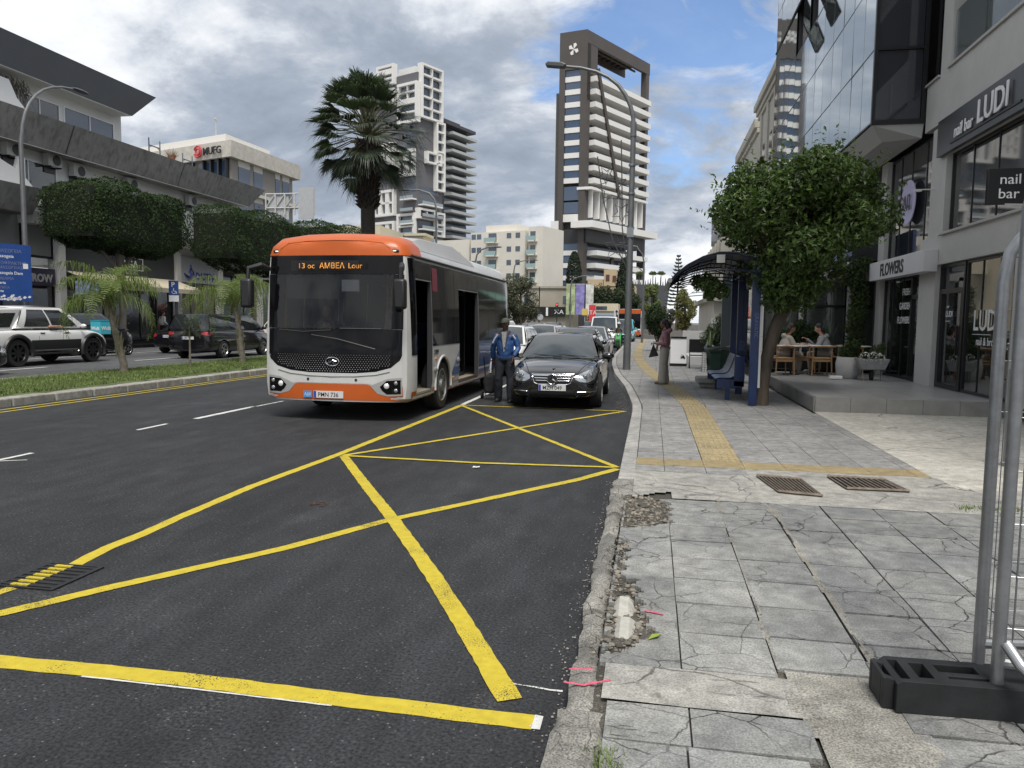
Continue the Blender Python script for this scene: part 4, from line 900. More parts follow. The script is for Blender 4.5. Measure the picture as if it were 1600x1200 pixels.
A2.box(mb,1.6,31.6,77.1,77.7,-7.3,-.81); A2.box(mb,1.6,32,75.8,76.3,-4.2,-3.8); A2.box(mb,1.6,32,74.9,77.5,-7.7,-7.3); mb.build('pergola',m_td,c,smooth=0)
mb=MB(); 
for p,q in (((2.0,68),(14.3,36)),((11.5,20),(6.5,1)),((29,20),(26,1))): MB().tube([A2.P(p[0],p[1],2.2),A2.P(q[0],q[1],2.2)],.55,4).build('brace',m_td,c,smooth=0)
def flo(z,a0=1.6,a1=31.6,d=2.0,t=1.35):
    mb=MB(); A2.box(mb,a0,a1,z,z+t,d-.25,d); A2.box(mb,a0,a1,z,z+.3,-2.5,d-.26); A1.box(mb,1.52,5.88,z,z+t,-.6,.12); 
    A2.box(mb,a0,a0+.2,z+.3,z+t,-1.5,d-.26); mb.build('balcony',m_tw,c,smooth=0)
    pane('window',A2,a0+.3,a1,z+1.0,z+3.1,-2.35,m_tg,c,.1); pane('window',A1,1.6,5.8,z+t+.03,z+3.2,-.05,m_blueglass,c,.2)
zz_=38.5
for k in range(9): flo(zz_+k*3.3)
par(A1,A2,.6,3.4,4,31,36.6,37.3,m_tw,'slab',1.5,1)
for k in range(9):
    mb=MB(); A2.box(mb,2+k*3.4,2.5+k*3.4,29.5,36.6,-.5,1.2); mb.build('column',m_tw,c,smooth=0)
pane('window',A2,1.7,31,29.6,36.4,-2.35,m_blueglass,c,.1)
pane('window',A1,1.6,5.8,30.5,33.5,0,m_blueglass,c,.2); pane('window',A1,1.6,5.8,34,37.6,0,m_blueglass,c,.2)
par(A1,A2,1.0,5.0,6,36,26.4,28.2,m_tw,'canopy',1.5,-.3)
mb=MB(); A1.box(mb,7.0,9.2,26.0,28.6,-8,.6); mb.build('ledge',m_tw,c,smooth=0)
mb=MB(); A1.box(mb,1.52,5.88,28.3,30.3,-.6,.1); mb.build('spandrel',m_tw,c,smooth=0)
mb=MB(); A1.box(mb,1.5,5.9,22.5,26.3,-.9,0.02); A2.box(mb,0,30,22.8,26.2,-2,1.0); mb.build('plant_floor',M('tower_black',(.03,.03,.032),.5),c,smooth=0)
for k in range(6): flo(2.6+k*3.35,1.6,27+k*.5,1.6+k*.35,1.3)
s=thing('tower_emblem','white four petal flower emblem at the top of the brown tower','emblem'); mb=MB()
for ang in (.5,2.0,3.6,5.2):
    mb.add([A1.P(3.6,73.2,.45),A1.P(3.6+math.cos(ang-.45)*1.2,73.2+math.sin(ang-.45)*1.4,.45),A1.P(3.6+math.cos(ang)*1.5,73.2+math.sin(ang)*1.7,.45),A1.P(3.6+math.cos(ang+.45)*1.2,73.2+math.sin(ang+.45)*1.4,.45)],[(0,1,2,3)])
mb.build('petals',m_tw,s,smooth=0,fix=False)
# white and dark stacked-frame tower
c=thing('stacked_tower','grey and white high rise of offset white framed blocks behind the tall palm','building')
B0=(-89.05,280); B1=Face(B0,(-.899,.438),(-.438,-.899)); B2=Face(B0,(.435,.9),(.9,-.435)); m_wd=M('charcoal_panel',(.12,.12,.13),.6,var=[(.1,.9,1.1)]); m_wine=M('wine_panel',(.12,.09,.09),.6)
par(B1,B2,0,0,18,14,0,94,m_wd,'core'); par(B1,B2,-1,-1,31,12,0,50,m_wd,'core',.5,0); par(B1,B2,-1,-2,24,10,50,84,m_wd,'core',.5,0); par(B1,B2,-3,-3,9,8,94,98.5,m_tw,'roof_box',3,2)
def framed(F,a0,a1,z0,z1,d=1.6,rows=1,cols=1,fw=1.1,solid=0):
    mb=MB()
    for q in [(a0,a1,z0,z0+fw),(a0,a1,z1-fw,z1),(a0,a0+fw,z0+fw,z1-fw),(a1-fw,a1,z0+fw,z1-fw)]: F.box(mb,*q,-.5,d)
    for k in range(1,rows): z=z0+(z1-z0)*k/rows; F.box(mb,a0+fw,a1-fw,z-.35,z+.35,-.4,d-.2)
    for k in range(1,cols): a=a0+(a1-a0)*k/cols; F.box(mb,a-(1.0 if solid else .2),a+(1.0 if solid else .2),z0+fw,z1-fw,-.4,d-.2)
    mb.build('frame',m_tw,c,smooth=0); pane('window',F,a0+fw,a1-fw,z0+fw,z1-fw,.25,m_tg,c,.1)
def pz(y): return 1.7+(500-(80+y/4))*280*1.02/1180
def pa(x): return (652-(560+x/4))*.36
def pb(x): return ((560+x/4)-652)*.37
for (x0,x1,y1,y0,r_,c_,so) in [(245,140,75,120,1,1,0),(245,110,120,200,2,1,0),(245,150,225,330,2,3,0),(380,265,215,330,2,2,0),(380,265,330,460,2,1,0),(245,70,855,1020,2,4,1),(245,70,1055,1180,2,4,1),(360,262,620,785,1,2,1),(245,140,560,745,3,3,1),(365,262,1015,1180,2,1,0)]:
    framed(B1,pa(x1) if pa(x1)<pa(x0) else pa(x0),max(pa(x1),pa(x0)),pz(y0),pz(y1),1.6,r_,c_,1.0,so)
for (x0,x1,y1,y0,r_,c_) in [(375,505,75,430,5,2),(408,500,600,700,1,1),(360,460,960,1050,1,2),(465,520,400,860,7,1),(465,520,970,1150,2,1)]:
    framed(B2,pb(x0),pb(x1),pz(y0),pz(y1)-1.5,1.8,r_,c_,.8)
for k in range(9):
    for F_,a0,a1 in ((B1,.3,7),(B2,.5,12)):
        z=8+k*4.6+(2 if F_ is B1 else 0); mb=MB(); F_.box(mb,a0,a1,z,z+.5,0,2.4); mb.build('balcony_slab',m_wine if k%2 else m_tw,c,smooth=0); pane('balustrade',F_,a0,a1,z+.5,z+1.6,2.35,m_rail,c,.1)
for k in range(10): pane('window',B1,1,6.4,50+k*3.4,52.4+k*3.4,.06,m_tg,c,.1); pane('window',B2,1,12,10+k*4.4,12.6+k*4.4,.06,m_tg,c,.1)
# slab-balcony tower
c=thing('balcony_tower','dark apartment tower with pale wedge shaped balconies stacked to the top','building')
D0=(-87.2,310); D1=Face(D0,(-.899,.438),(-.438,-.899)); D2=Face(D0,(.343,.939),(.939,-.343))
par(D1,D2,0,-1.5,9,19,0,84,M('tower_charcoal',(.06,.06,.065),.6),'core'); par(D1,D2,1.5,2.5,9,22,82,83.2,_m['tower_charcoal'],'roof_slab')
par(D1,D2,-1,-3,8,15,83.2,86,_m['tower_charcoal'],'roof_room')
for k in range(13):
    z=78.5-k*3.55; w=MB(); D2.box(w,2.2,20.5,z,z+1.1,-1.4,2.6 if k%2 else 3.1); w.build('balcony',M('balcony_pale',(.42,.44,.43),.6),c,smooth=0); pane('window',D2,2.4,19,z+1.1,z+3.1,-1.35,m_tg,c,.1)
for k in range(10): pane('window',D2,3,18,4+k*3.4,6.4+k*3.4,-1.35,m_tg,c,.1)
# white residential block
c=thing('apartment_block','white apartment block with rounded balconies behind the bus','building')
E0=(-27.93,165); E1=Face(E0,(-.958,.288),(-.288,-.958)); E2=Face(E0,(.343,.939),(.939,-.343)); m_ab=M('warm_white',(.66,.63,.56),.8,var=[(.2,.93,1.04)])
par(E1,E2,0,0,13.7,9.1,0,21.3,m_ab,'wall'); par(E1,E2,-1,-1,8,6,21.3,23,m_ab,'roof',2,1); par(E1,E2,-1,-1,9.5,9,0,20.0,m_ab,'wall',13.7,0); par(E1,E2,.3,.3,3.5,9.8,0,22,m_ab,'wall',-4.2,0)
for k in range(7):
    z=1.2+k*2.95
    for a0,a1 in ((-3.2,-.9),(6.6,9.6)):
        mb=MB().prism([(p[0],p[1]) for p in [E1.P(a0,0,0),E1.P(a0,0,1.0),E1.P(a0+.5,0,1.5),E1.P(a1-.5,0,1.5),E1.P(a1,0,1.0),E1.P(a1,0,0)]],'Z',z-.2,z+.05); bb=mb.build('balcony',m_ab,c,smooth=0)
        mb=MB(); E1.box(mb,a0,a1,z+.05,z+1,1.30,1.42); mb.build('balustrade',M('teal_rail',(.30,.42,.42),.4),bb,smooth=0)
        pane('door',E1,a0+.5,a1-.5,z+.1,z+2.1,.32 if a0<0 else .05,m_tg,c,.1)
    for a0 in (1.2,3.4,11.0,12.4): pane('window',E1,a0,a0+1.1,z+.9,z+2.0,.05,m_tg if a0<11 else m_blueglass,c,.08)
    for a0 in (1.2,2.6,4.4,6.0): pane('window',E2,a0,a0+.7,z+.9,z+2.0,.34,m_tg,c,.08)
c=thing('beige_block','low beige block with stepped roof boxes above the bus roof','building')
m_be=M('beige_render',(.56,.51,.38),.8); 
MB().box(-46,-34,120,132,0,13.2).box(-39.8,-37.0,119.7,124,13.2,15.2).box(-40.2,-36.6,119.4,124.2,15.2,15.6).box(-34.2,-31.5,117.8,121,9,12.2).box(-34.5,-31.2,117.5,121.3,12.2,12.6).box(-60,-46.02,124,136,0,17.5).build('wall',m_be,c,smooth=0)
MB().box(-44.2,-42.6,119.9,120.02,11.6,12.4).build('window',m_tg,c,smooth=0)
# low shops across the junction with hanging banners
c=thing('corner_shop_building','low taupe corner building at the junction with a black sign strip','building')
MB().box(-19,-11.4,110,118,0,6.4).box(-19.3,-11.2,109.8,118,6.4,6.7).build('wall',M('taupe_wall',(.36,.33,.27),.8,var=[(.4,.85,1.1)]),c,smooth=0)
for x in (-18.6,-12.9): MB().box(x,x+.7,109.93,110.02,4.2,5.3).build('window',m_tg,c,smooth=0)
s=thing('shop_sign','long black sign strip reading XA on the corner building','sign'); MB().box(-17.6,-12.5,109.55,109.75,2.3,3.7).build('panel',M('sign_black'),s,smooth=0); text('XA',.85,m_letterw,s,frame((-14.1,109.53,2.7),(1,0,0),(0,-1,0)),ext=.02,sx=1.2); MB().box(-15.3,-15.0,109.5,109.55,2.4,3.6).build('bar',m_letterw,s,smooth=0)
for i,(x,w_,col,lab) in enumerate([(-12.3,1.25,(.33,.40,.22),'pale green hanging banner on the corner building, leftmost of three'),(-10.9,1.2,(.22,.20,.45),'violet hanging banner on the corner building, middle of three'),(-9.5,1.1,(.55,.55,.52),'white patterned hanging banner on the corner building, rightmost of three')]):
    t=thing('banner',lab,'banner',group='banners on the corner building'); MB().box(x,x+w_,108.9,109.0,2.6,6.9).build('cloth',M('banner%d'%i,col,.8,var=[(1.3,.6,1.5),(5,.8,1.2)]),t,smooth=0); MB().tube([(x-.05,108.95,6.95),(x+w_+.05,108.95,6.95)],.05,5).build('rod',m_ac,t)
c=thing('kiosk_building','small cream roofed shop with blue stripe left of the far trees','building'); MB().box(-9.2,-5.4,112,118,0,3.2).box(-9.4,-5.0,111.8,118,3.2,4.3).build('wall',M('kiosk_cream',(.62,.55,.40),.8),c,smooth=0); MB().box(-9.1,-5.5,111.9,112.02,2.3,2.7).build('stripe',M('kiosk_blue',(.15,.28,.5),.6),c,smooth=0); MB().box(-8.2,-6.6,111.75,111.82,3.4,3.9).build('window',m_tg,c,smooth=0)
for x,y,w_,z0,z1,col,lab,tx in [(-8.6,104,.9,1.7,3.9,(.6,.05,.06),'tall red sign with white letters before the kiosk','TA'),(-9.6,104.5,.8,2.5,3.4,(.65,.5,.12),'yellow square sign left of the red sign',''),(-4.9,98,.7,2.2,3.3,(.55,.55,.55),'white signboard with black arrow near the far junction','')]:
    t=thing('street_signboard',lab,'sign'); MB().box(x,x+w_,y,y+.1,z0,z1).build('panel',M('sgn'+str(x),col,.6),t,smooth=0); MB().tube([(x+w_/2,y+.15,0),(x+w_/2,y+.15,z1)],.05,6).build('post',m_ac,t)
    if tx: text(tx,.8,m_letterw,t,frame((x+.05,y-.02,2.6),(1,0,0),(0,-1,0)),ext=.01)
    elif 'arrow' in lab: MB().box(x+.3,x+.4,y-.03,y-.01,2.4,3.0).add([(x+.15,y-.03,2.9),(x+.55,y-.03,2.9),(x+.35,y-.03,3.2)],[(0,1,2)]).build('arrow',m_letterk,t,smooth=0)
c=thing('sandstone_house','sand coloured stepped house in front of the brown tower base','building'); m_sh=M('sand_wall',(.48,.38,.24),.85)
MB().box(-12.8,-3.4,150,160,0,8.6).box(-9.6,-7.3,149.8,158,8.6,11.8).box(-12.8,-9.7,150.2,157,8.6,9.9).build('wall',m_sh,c,smooth=0)
for x,z in ((-9.2,9.6),(-7.9,9.4),(-11.4,7),(-8.3,6.2),(-5,6.5)): MB().box(x,x+.7,149.7,149.81 if z>9 else 150.02,z,z+1.2).build('window',M('brown_shutter',(.10,.04,.035),.7),c,smooth=0)
c=thing('grey_round_building','dark grey curved building with rooftop palms beyond the far trees','building')
mb=MB().lathe([(10,0),(11.2,9.8),(10.8,9.8)],(-7.5,178,0),48); mb.build('wall',M('slate_cladding',(.09,.095,.105),.6,aniso=(1,1,3),var=[(1,.9,1.1)]),c,smooth=30)
for i,x in enumerate((-1.5,-.2,1.0,2.6,3.1)):
    pass
mb=MB()
for x in np.arange(-4,3,.55): mb.tube([(x,173+abs(x)*.4,9.8),(x,173+abs(x)*.4,11.2+.6*math.sin(x*5))],[.16,.05],5)
mb.build('roof_fins',M('fin_dark',(.03,.035,.035),.8),c)
# =================== VEHICLES ===================
def paintm(name,col,metal=0.0,rough=.28): return M('paint_'+name,col,rough,metal,.5,coat=.8)
m_tyre=M('tyre_rubber',(.018,.018,.018),.85); m_rim=M('alloy',(.45,.45,.46),.3,.9); m_rimd=M('dark_alloy',(.03,.03,.03),.35,.6)
m_cg=glass_mat('car_glass',(.016,.02,.022),0,.015,1.0); m_cgw=glass_mat('windscreen_glass',(.03,.04,.045),0,.012,1.0)
m_trim=M('black_trim',(.016,.016,.017),.45); m_chrome=M('chrome',(.75,.75,.76),.12,1.0); m_lamp=M('lamp_clear',(.42,.44,.46),.06,.7,1.0,coat=1); m_red=M('tail_red',(.45,.012,.015),.15,0,.8,coat=1)
m_plate=M('plate_white',(.62,.62,.60),.5); m_platey=M('plate_yellow',(.6,.48,.1),.5); m_pl=M('plate_black',(.02,.02,.02),.6); m_eu=M('plate_blue',(.02,.05,.35),.5); m_amber=M('amber',(.6,.22,.02),.2,0,.8)
def decal(bvh, outline, axis, direc, off, res=.05, thick=.0, name='patch', mat=None, parent=None, span=6):
    """outline in the plane across the axis ('Y': (x,z), 'X': (y,z)); projected along the axis onto the body surface"""
    bm=bmesh.new(); vs=[bm.verts.new((p[0],0,p[1])) for p in outline]; f=bm.faces.new(vs)
    xs=[p[0] for p in outline]; zs=[p[1] for p in outline]
    for lo,hi,ax in ((min(xs),max(xs),0),(min(zs),max(zs),2)):
        k=lo+res
        while k<hi-.2*res:
            co=[0,0,0]; co[ax]=k; no=[0,0,0]; no[ax]=1
            bmesh.ops.bisect_plane(bm,geom=bm.verts[:]+bm.edges[:]+bm.faces[:],plane_co=co,plane_no=no); k+=res
    last=None
    for v in sorted(bm.verts,key=lambda v:(abs(v.co.x),v.co.z)):
        a,z=v.co.x,v.co.z
        if axis=='Y': o=V3((a,direc*span,z)); d=V3((0,-direc,0))
        else: o=V3((direc*span,a,z)); d=V3((-direc,0,0))
        h=bvh.ray_cast(o,d); 
        if h[0] is None: h=bvh.find_nearest(o-V3((0,direc*span*.6,0)) if axis=='Y' else o-V3((direc*span*.6,0,0)))
        n=h[1]
        if n.dot(-d)<0: n=-n
        v.co=h[0]+n*off if n.dot(-d)>.05 else h[0]-d*off
    me=bpy.data.meshes.new(name); bm.normal_update(); bm.to_mesh(me); bm.free(); me.polygons.foreach_set('use_smooth',[True]*len(me.polygons)); me.materials.append(mat)
    o=bpy.data.objects.new(name,me); COL.objects.link(o)
    if parent: o.parent=parent
    if thick: m=o.modifiers.new('s','SOLIDIFY'); m.thickness=thick; m.offset=0
    return o
def loftbody(st, mats):
    """st: (y,w,zb,zs,zt) rear to front"""
    rows=[]
    for (y,w,zb,zs,zt) in st:
        h=zs-zb; half=[(0,zb),(w*.70,zb),(w*.955,zb+.05*min(1,h/.3)),(w*.995,zb+.30*h),(w,zb+.62*h),(w*.965,zs),(w*.88,zs+.62*(zt-zs)),(w*.5,zt-.012),(0,zt)]
        rows.append([(x,y,z) for x,z in half]+[(-x,y,z) for x,z in half[-2:0:-1]])
    n=len(rows[0]); mb=MB(); vs=[p for r in rows for p in r]; mb.add(vs,[(i*n+k,i*n+(k+1)%n,(i+1)*n+(k+1)%n,(i+1)*n+k) for i in range(len(rows)-1) for k in range(n)])
    # caps as quad strips between mirrored points
    m=n//2
    for base in (0,(len(rows)-1)*n):
        for k in range(m): 
            a,b,c_,d=base+k,base+k+1,base+(n-k-1)%n,base+(n-k)%n
            q=[a,b,c_,d]; q2=[]
            for t in q:
                if t not in q2: q2.append(t)
            if len(q2)>2: mb.f.append(tuple(q2)); mb.mi.append(0)
    o=mb.build('body',mats,smooth=180); s=o.modifiers.new('s','SUBSURF'); s.levels=2; s.render_levels=2; apply_mods(o); return o
TYPES={
 # L, W, stations(y,wf,zb,zs,zt), cabin(yf,yrf,yrr,yr,zbelt,zroof,wb,wt), wheels (r, yrear, yfront)
 'sedan':dict(L=4.6,W=1.78,st=[(-2.30,.72,.34,.78,.86),(-2.22,.86,.24,.84,.98),(-1.9,.95,.20,.88,1.04),(-1.35,.99,.18,.88,1.02),(-.6,1,.17,.87,.98),(.3,1,.17,.86,.97),(1.0,.99,.18,.84,.98),(1.5,.975,.18,.80,.93),(1.95,.93,.19,.73,.83),(2.18,.84,.22,.62,.73),(2.28,.72,.30,.54,.64)],
   cab=(1.10,.32,-.85,-1.72,.93,1.44,.80,.585),wr=.325,ya=-1.40,yf=1.40),
 'hatch':dict(L=4.1,W=1.72,st=[(-2.05,.76,.36,.80,.94),(-1.97,.9,.26,.88,1.0),(-1.6,.97,.2,.9,1.02),(-.6,1,.18,.89,1.0),(.4,1,.18,.88,.99),(1.0,.99,.18,.86,.99),(1.4,.97,.2,.82,.95),(1.75,.92,.2,.74,.85),(1.95,.83,.24,.62,.74),(2.04,.7,.32,.54,.64)],
   cab=(1.12,.35,-1.35,-1.92,.95,1.50,.78,.585),wr=.31,ya=-1.28,yf=1.28),
 'suv':dict(L=4.5,W=1.84,st=[(-2.25,.80,.42,.92,1.06),(-2.16,.93,.3,.98,1.10),(-1.7,.98,.26,1.0,1.12),(-.6,1,.25,1.0,1.1),(.5,1,.25,.99,1.1),(1.1,.99,.25,.97,1.1),(1.55,.97,.26,.93,1.06),(1.95,.93,.28,.84,.97),(2.15,.86,.32,.72,.85),(2.24,.74,.4,.62,.74)],
   cab=(1.15,.42,-1.55,-2.10,1.06,1.67,.84,.66),wr=.36,ya=-1.35,yf=1.37),
 'van':dict(L=4.9,W=1.86,st=[(-2.45,.92,.34,1.0,1.12),(-2.38,.975,.26,1.04,1.16),(-1.7,.99,.22,1.05,1.16),(-.6,1,.22,1.04,1.15),(.6,1,.22,1.02,1.14),(1.4,.99,.22,.98,1.12),(1.85,.96,.24,.90,1.03),(2.2,.9,.27,.78,.9),(2.38,.82,.32,.66,.78),(2.45,.72,.4,.58,.68)],
   cab=(1.72,.85,-2.22,-2.40,1.10,1.86,.875,.74),wr=.335,ya=-1.5,yf=1.5),
 'pickup':dict(L=5.2,W=1.84,st=[(-2.62,.9,.5,1.02,1.08),(-2.52,.97,.42,1.06,1.12),(-1.6,.99,.4,1.08,1.14),(-.6,1,.4,1.08,1.14),(.6,1,.4,1.06,1.15),(1.2,.99,.4,1.04,1.17),(1.75,.96,.4,1.0,1.13),(2.2,.92,.42,.9,1.03),(2.45,.84,.46,.76,.9),(2.56,.72,.54,.66,.78)],
   cab=(1.42,.45,-1.05,-1.5,1.17,1.82,.83,.66),wr=.42,ya=-1.5,yf=1.62)}
_tb={}
def body_mesh(typ):
    if typ in _tb: return _tb[typ]
    T=TYPES[typ]; hw=T['W']/2; st=[(y,w*hw,zb,zs,zt) for (y,w,zb,zs,zt) in T['st']]
    o=loftbody(st,[m_trim,m_trim]); bvh=BVHTree.FromObject(o,bpy.context.evaluated_depsgraph_get()); cb=MB()
    for y in (T['ya'],T['yf']):
        for s in (1,-1):
            r=T['wr']+.055; a=s*(hw-.30); b_=s*(hw+.3); x0,x1=min(a,b_),max(a,b_); cb=MB().lathe([(r,x0),(r,x1)],(0,y,T['wr']),28,'X',mi=1); cut(o,cb)
    o.data.polygons.foreach_set('use_smooth',[True]*len(o.data.polygons)); o.data.set_sharp_from_angle(angle=rad(38))
    _tb[typ]=(o.data,bvh); bpy.data.objects.remove(o); return _tb[typ]
def wheel(parent,x,y,r,w=.21,spokes=5,rim=None,double=False,side=1):
    t=MB().lathe([(r*.66,-w/2),(r*.93,-w/2),(r,-w*.36),(r,w*.36),(r*.93,w/2),(r*.66,w/2)],(0,0,0),32,'X',caps=False).build('wheel',m_tyre,parent,loc=(x,y,r))
    mb=MB().lathe([(r*.68,w*.5*.95),(r*.64,w*.40),(r*.60,w*.1),(.0,w*.1)],(0,0,0),28,'X',caps=False) if side>0 else MB().lathe([(r*.68,-w*.5*.95),(r*.64,-w*.40),(r*.60,-w*.1),(.0,-w*.1)],(0,0,0),28,'X',caps=False)
    mb.build('rim_well',m_rimd,t)
    mb=MB(); s=side; mb.lathe([(r*.68,s*w*.5),(r*.64,s*w*.53),(r*.61,s*w*.42)],(0,0,0),28,'X',caps=False); mb.lathe([(0,s*w*.42),(r*.16,s*w*.42),(r*.18,s*w*.3)],(0,0,0),14,'X',caps=False)
    for k in range(spokes):
        a=2*math.pi*k/spokes; 
        for da in ((-.09,.09) if double else (0,)):
            u=V3((0,math.cos(a+da),math.sin(a+da))); n=V3((0,-u.z,u.y)); p0=u*r*.12; p1=u*r*.63; ww=r*(.055 if double else .085); X0=V3((s*w*.40,0,0)); X1=V3((s*w*.45,0,0)); B=V3((s*w*.25,0,0))
            mb.add([p0-n*ww*1.2+X0,p0+n*ww*1.2+X0,p1+n*ww+X1,p1-n*ww+X1,p0-n*ww*1.2+B,p0+n*ww*1.2+B,p1+n*ww+B,p1-n*ww+B],[(0,1,2,3),(0,4,5,1),(1,5,6,2),(2,6,7,3),(3,7,4,0)])
    mb.build('rim',rim or m_rim,t); return t
def cabin(T, root, paint, cab=None, glassm=None, bus=False):
    yf,yrf,yrr,yr,zb,zr,wb,wt=cab or T['cab']; lerp=lambda a,b,t:a+(b-a)*t
    def S(kind,s,t):
        if kind in('f','r'):
            yb,yt_=(yf,yrf) if kind=='f' else (yr,yrr); sg=1 if kind=='f' else -1; q=1-s*s
            b0=V3((s*wb,yb+sg*.16*q,zb)); t0=V3((s*wt,yt_+sg*.08*q,zr+.025*q)); return b0.lerp(t0,t)+V3((0,sg*.4,.6)).normalized()*.05*4*t*(1-t)*max(.0,1-s*s)
        if kind=='t': q=1-s*s; a=V3((s*wt,yrf+.08*q,zr+.025*q)); b=V3((s*wt,yrr-.08*q,zr+.025*q)); return a.lerp(b,t)+V3((0,0,.03*4*t*(1-t)))
        sg=1 if kind=='R' else -1; b0=V3((sg*wb,lerp(yf,yr,s),zb)); t0=V3((sg*wt,lerp(yrf,yrr,s),zr)); return b0.lerp(t0,t)+V3((sg*.045*4*t*(1-t),0,0))
    def patch(kind,s0,s1,t0,t1,off=0,n=8,m=6,fn=None):
        mb=MB(); vs=[]
        for j in range(m+1):
            for i in range(n+1):
                s,t=lerp(s0,s1,i/n),lerp(t0,t1,j/m)
                if fn: s,t=fn(i/n,j/m)
                e=1e-3; p=S(kind,s,t); dn=(S(kind,s+e,t)-S(kind,s-e,t)).cross(S(kind,s,t+e)-S(kind,s,t-e)); 
                if dn.length>0: dn.normalize()
                c=V3((0,(yf+yr)/2,zb-.2)); dn = dn if dn.dot(p-c)>0 else -dn; vs.append(p+dn*off)
        return mb.add(vs,[(j*(n+1)+i,j*(n+1)+i+1,(j+1)*(n+1)+i+1,(j+1)*(n+1)+i) for j in range(m) for i in range(n)])
    sh=MB()
    for k,a,b_ in (('f',-1,1),('r',-1,1),('t',-1,1),('R',0,1),('L',0,1)):
        q=patch(k,a,b_,0,1,0,10,6); sh.add(q.v,q.f)
    bm_o=sh.build('cabin',paint,root,smooth=50)
    bm=bmesh.new(); bm.from_mesh(bm_o.data); bmesh.ops.remove_doubles(bm,verts=bm.verts,dist=.0008); bmesh.ops.recalc_face_normals(bm,faces=bm.faces); bm.to_mesh(bm_o.data); bm.free(); bm_o.data.set_sharp_from_angle(angle=rad(50))
    bv=bm_o.modifiers.new('b','BEVEL'); bv.width=.035; bv.segments=3; bv.limit_method='ANGLE'; bv.angle_limit=rad(25)
    gm=glassm or m_cg
    patch('f',-.9,.9,.03,.93,.007).build('windscreen',m_cgw,root,smooth=60); patch('r',-.86,.86,.1,.92,.007).build('rear_window',gm,root,smooth=60)
    cuts=T.get('cuts') or [(.12,.47),(.50,.80)] ; fr=T.get('front_tri',.0)
    for kd in ('R','L'):
        for i,(a,b_) in enumerate(cuts):
            def fn(u,v,a=a,b_=b_,i=i): return (lerp(a,b_,u), lerp(.08,.88,v))
            patch(kd,a,b_,0,1,.008,6,5,fn).build('side_window',gm,root,smooth=60)
    return S
for k_,v_ in (('sedan',[(.13,.50),(.53,.86)]),('hatch',[(.10,.44),(.47,.78),(.81,.95)]),('suv',[(.10,.40),(.43,.70),(.73,.93)]),('van',[(.10,.34),(.37,.64),(.67,.96)]),('pickup',[(.12,.50),(.53,.90)])): TYPES[k_]['cuts']=v_
def plate(parent,c,facing,txt,w=.50,h=.11,col=None,flip=1):
    p=MB().box(-w/2,w/2,-.006,.006,-h/2,h/2).build('number_plate',col or m_plate,parent,smooth=0,loc=c); 
    if facing<0: mt=frame((-w/2+.075,-.007,-h*.32),(1,0,0),(0,-1,0))
    else: mt=frame((w/2-.075,.007,-h*.32),(-1,0,0),(0,1,0))
    text(txt,h*.88,m_pl,p,mt,ext=.0006,sx=.93 if len(txt)<8 else .9,bold=.001); x=(-w/2+.004,-w/2+.045) if facing<0 else (w/2-.045,w/2-.004)
    MB().box(x[0],x[1],-.0075,.0075,-h/2+.004,h/2-.004).build('country_strip',m_eu,p,smooth=0); return p
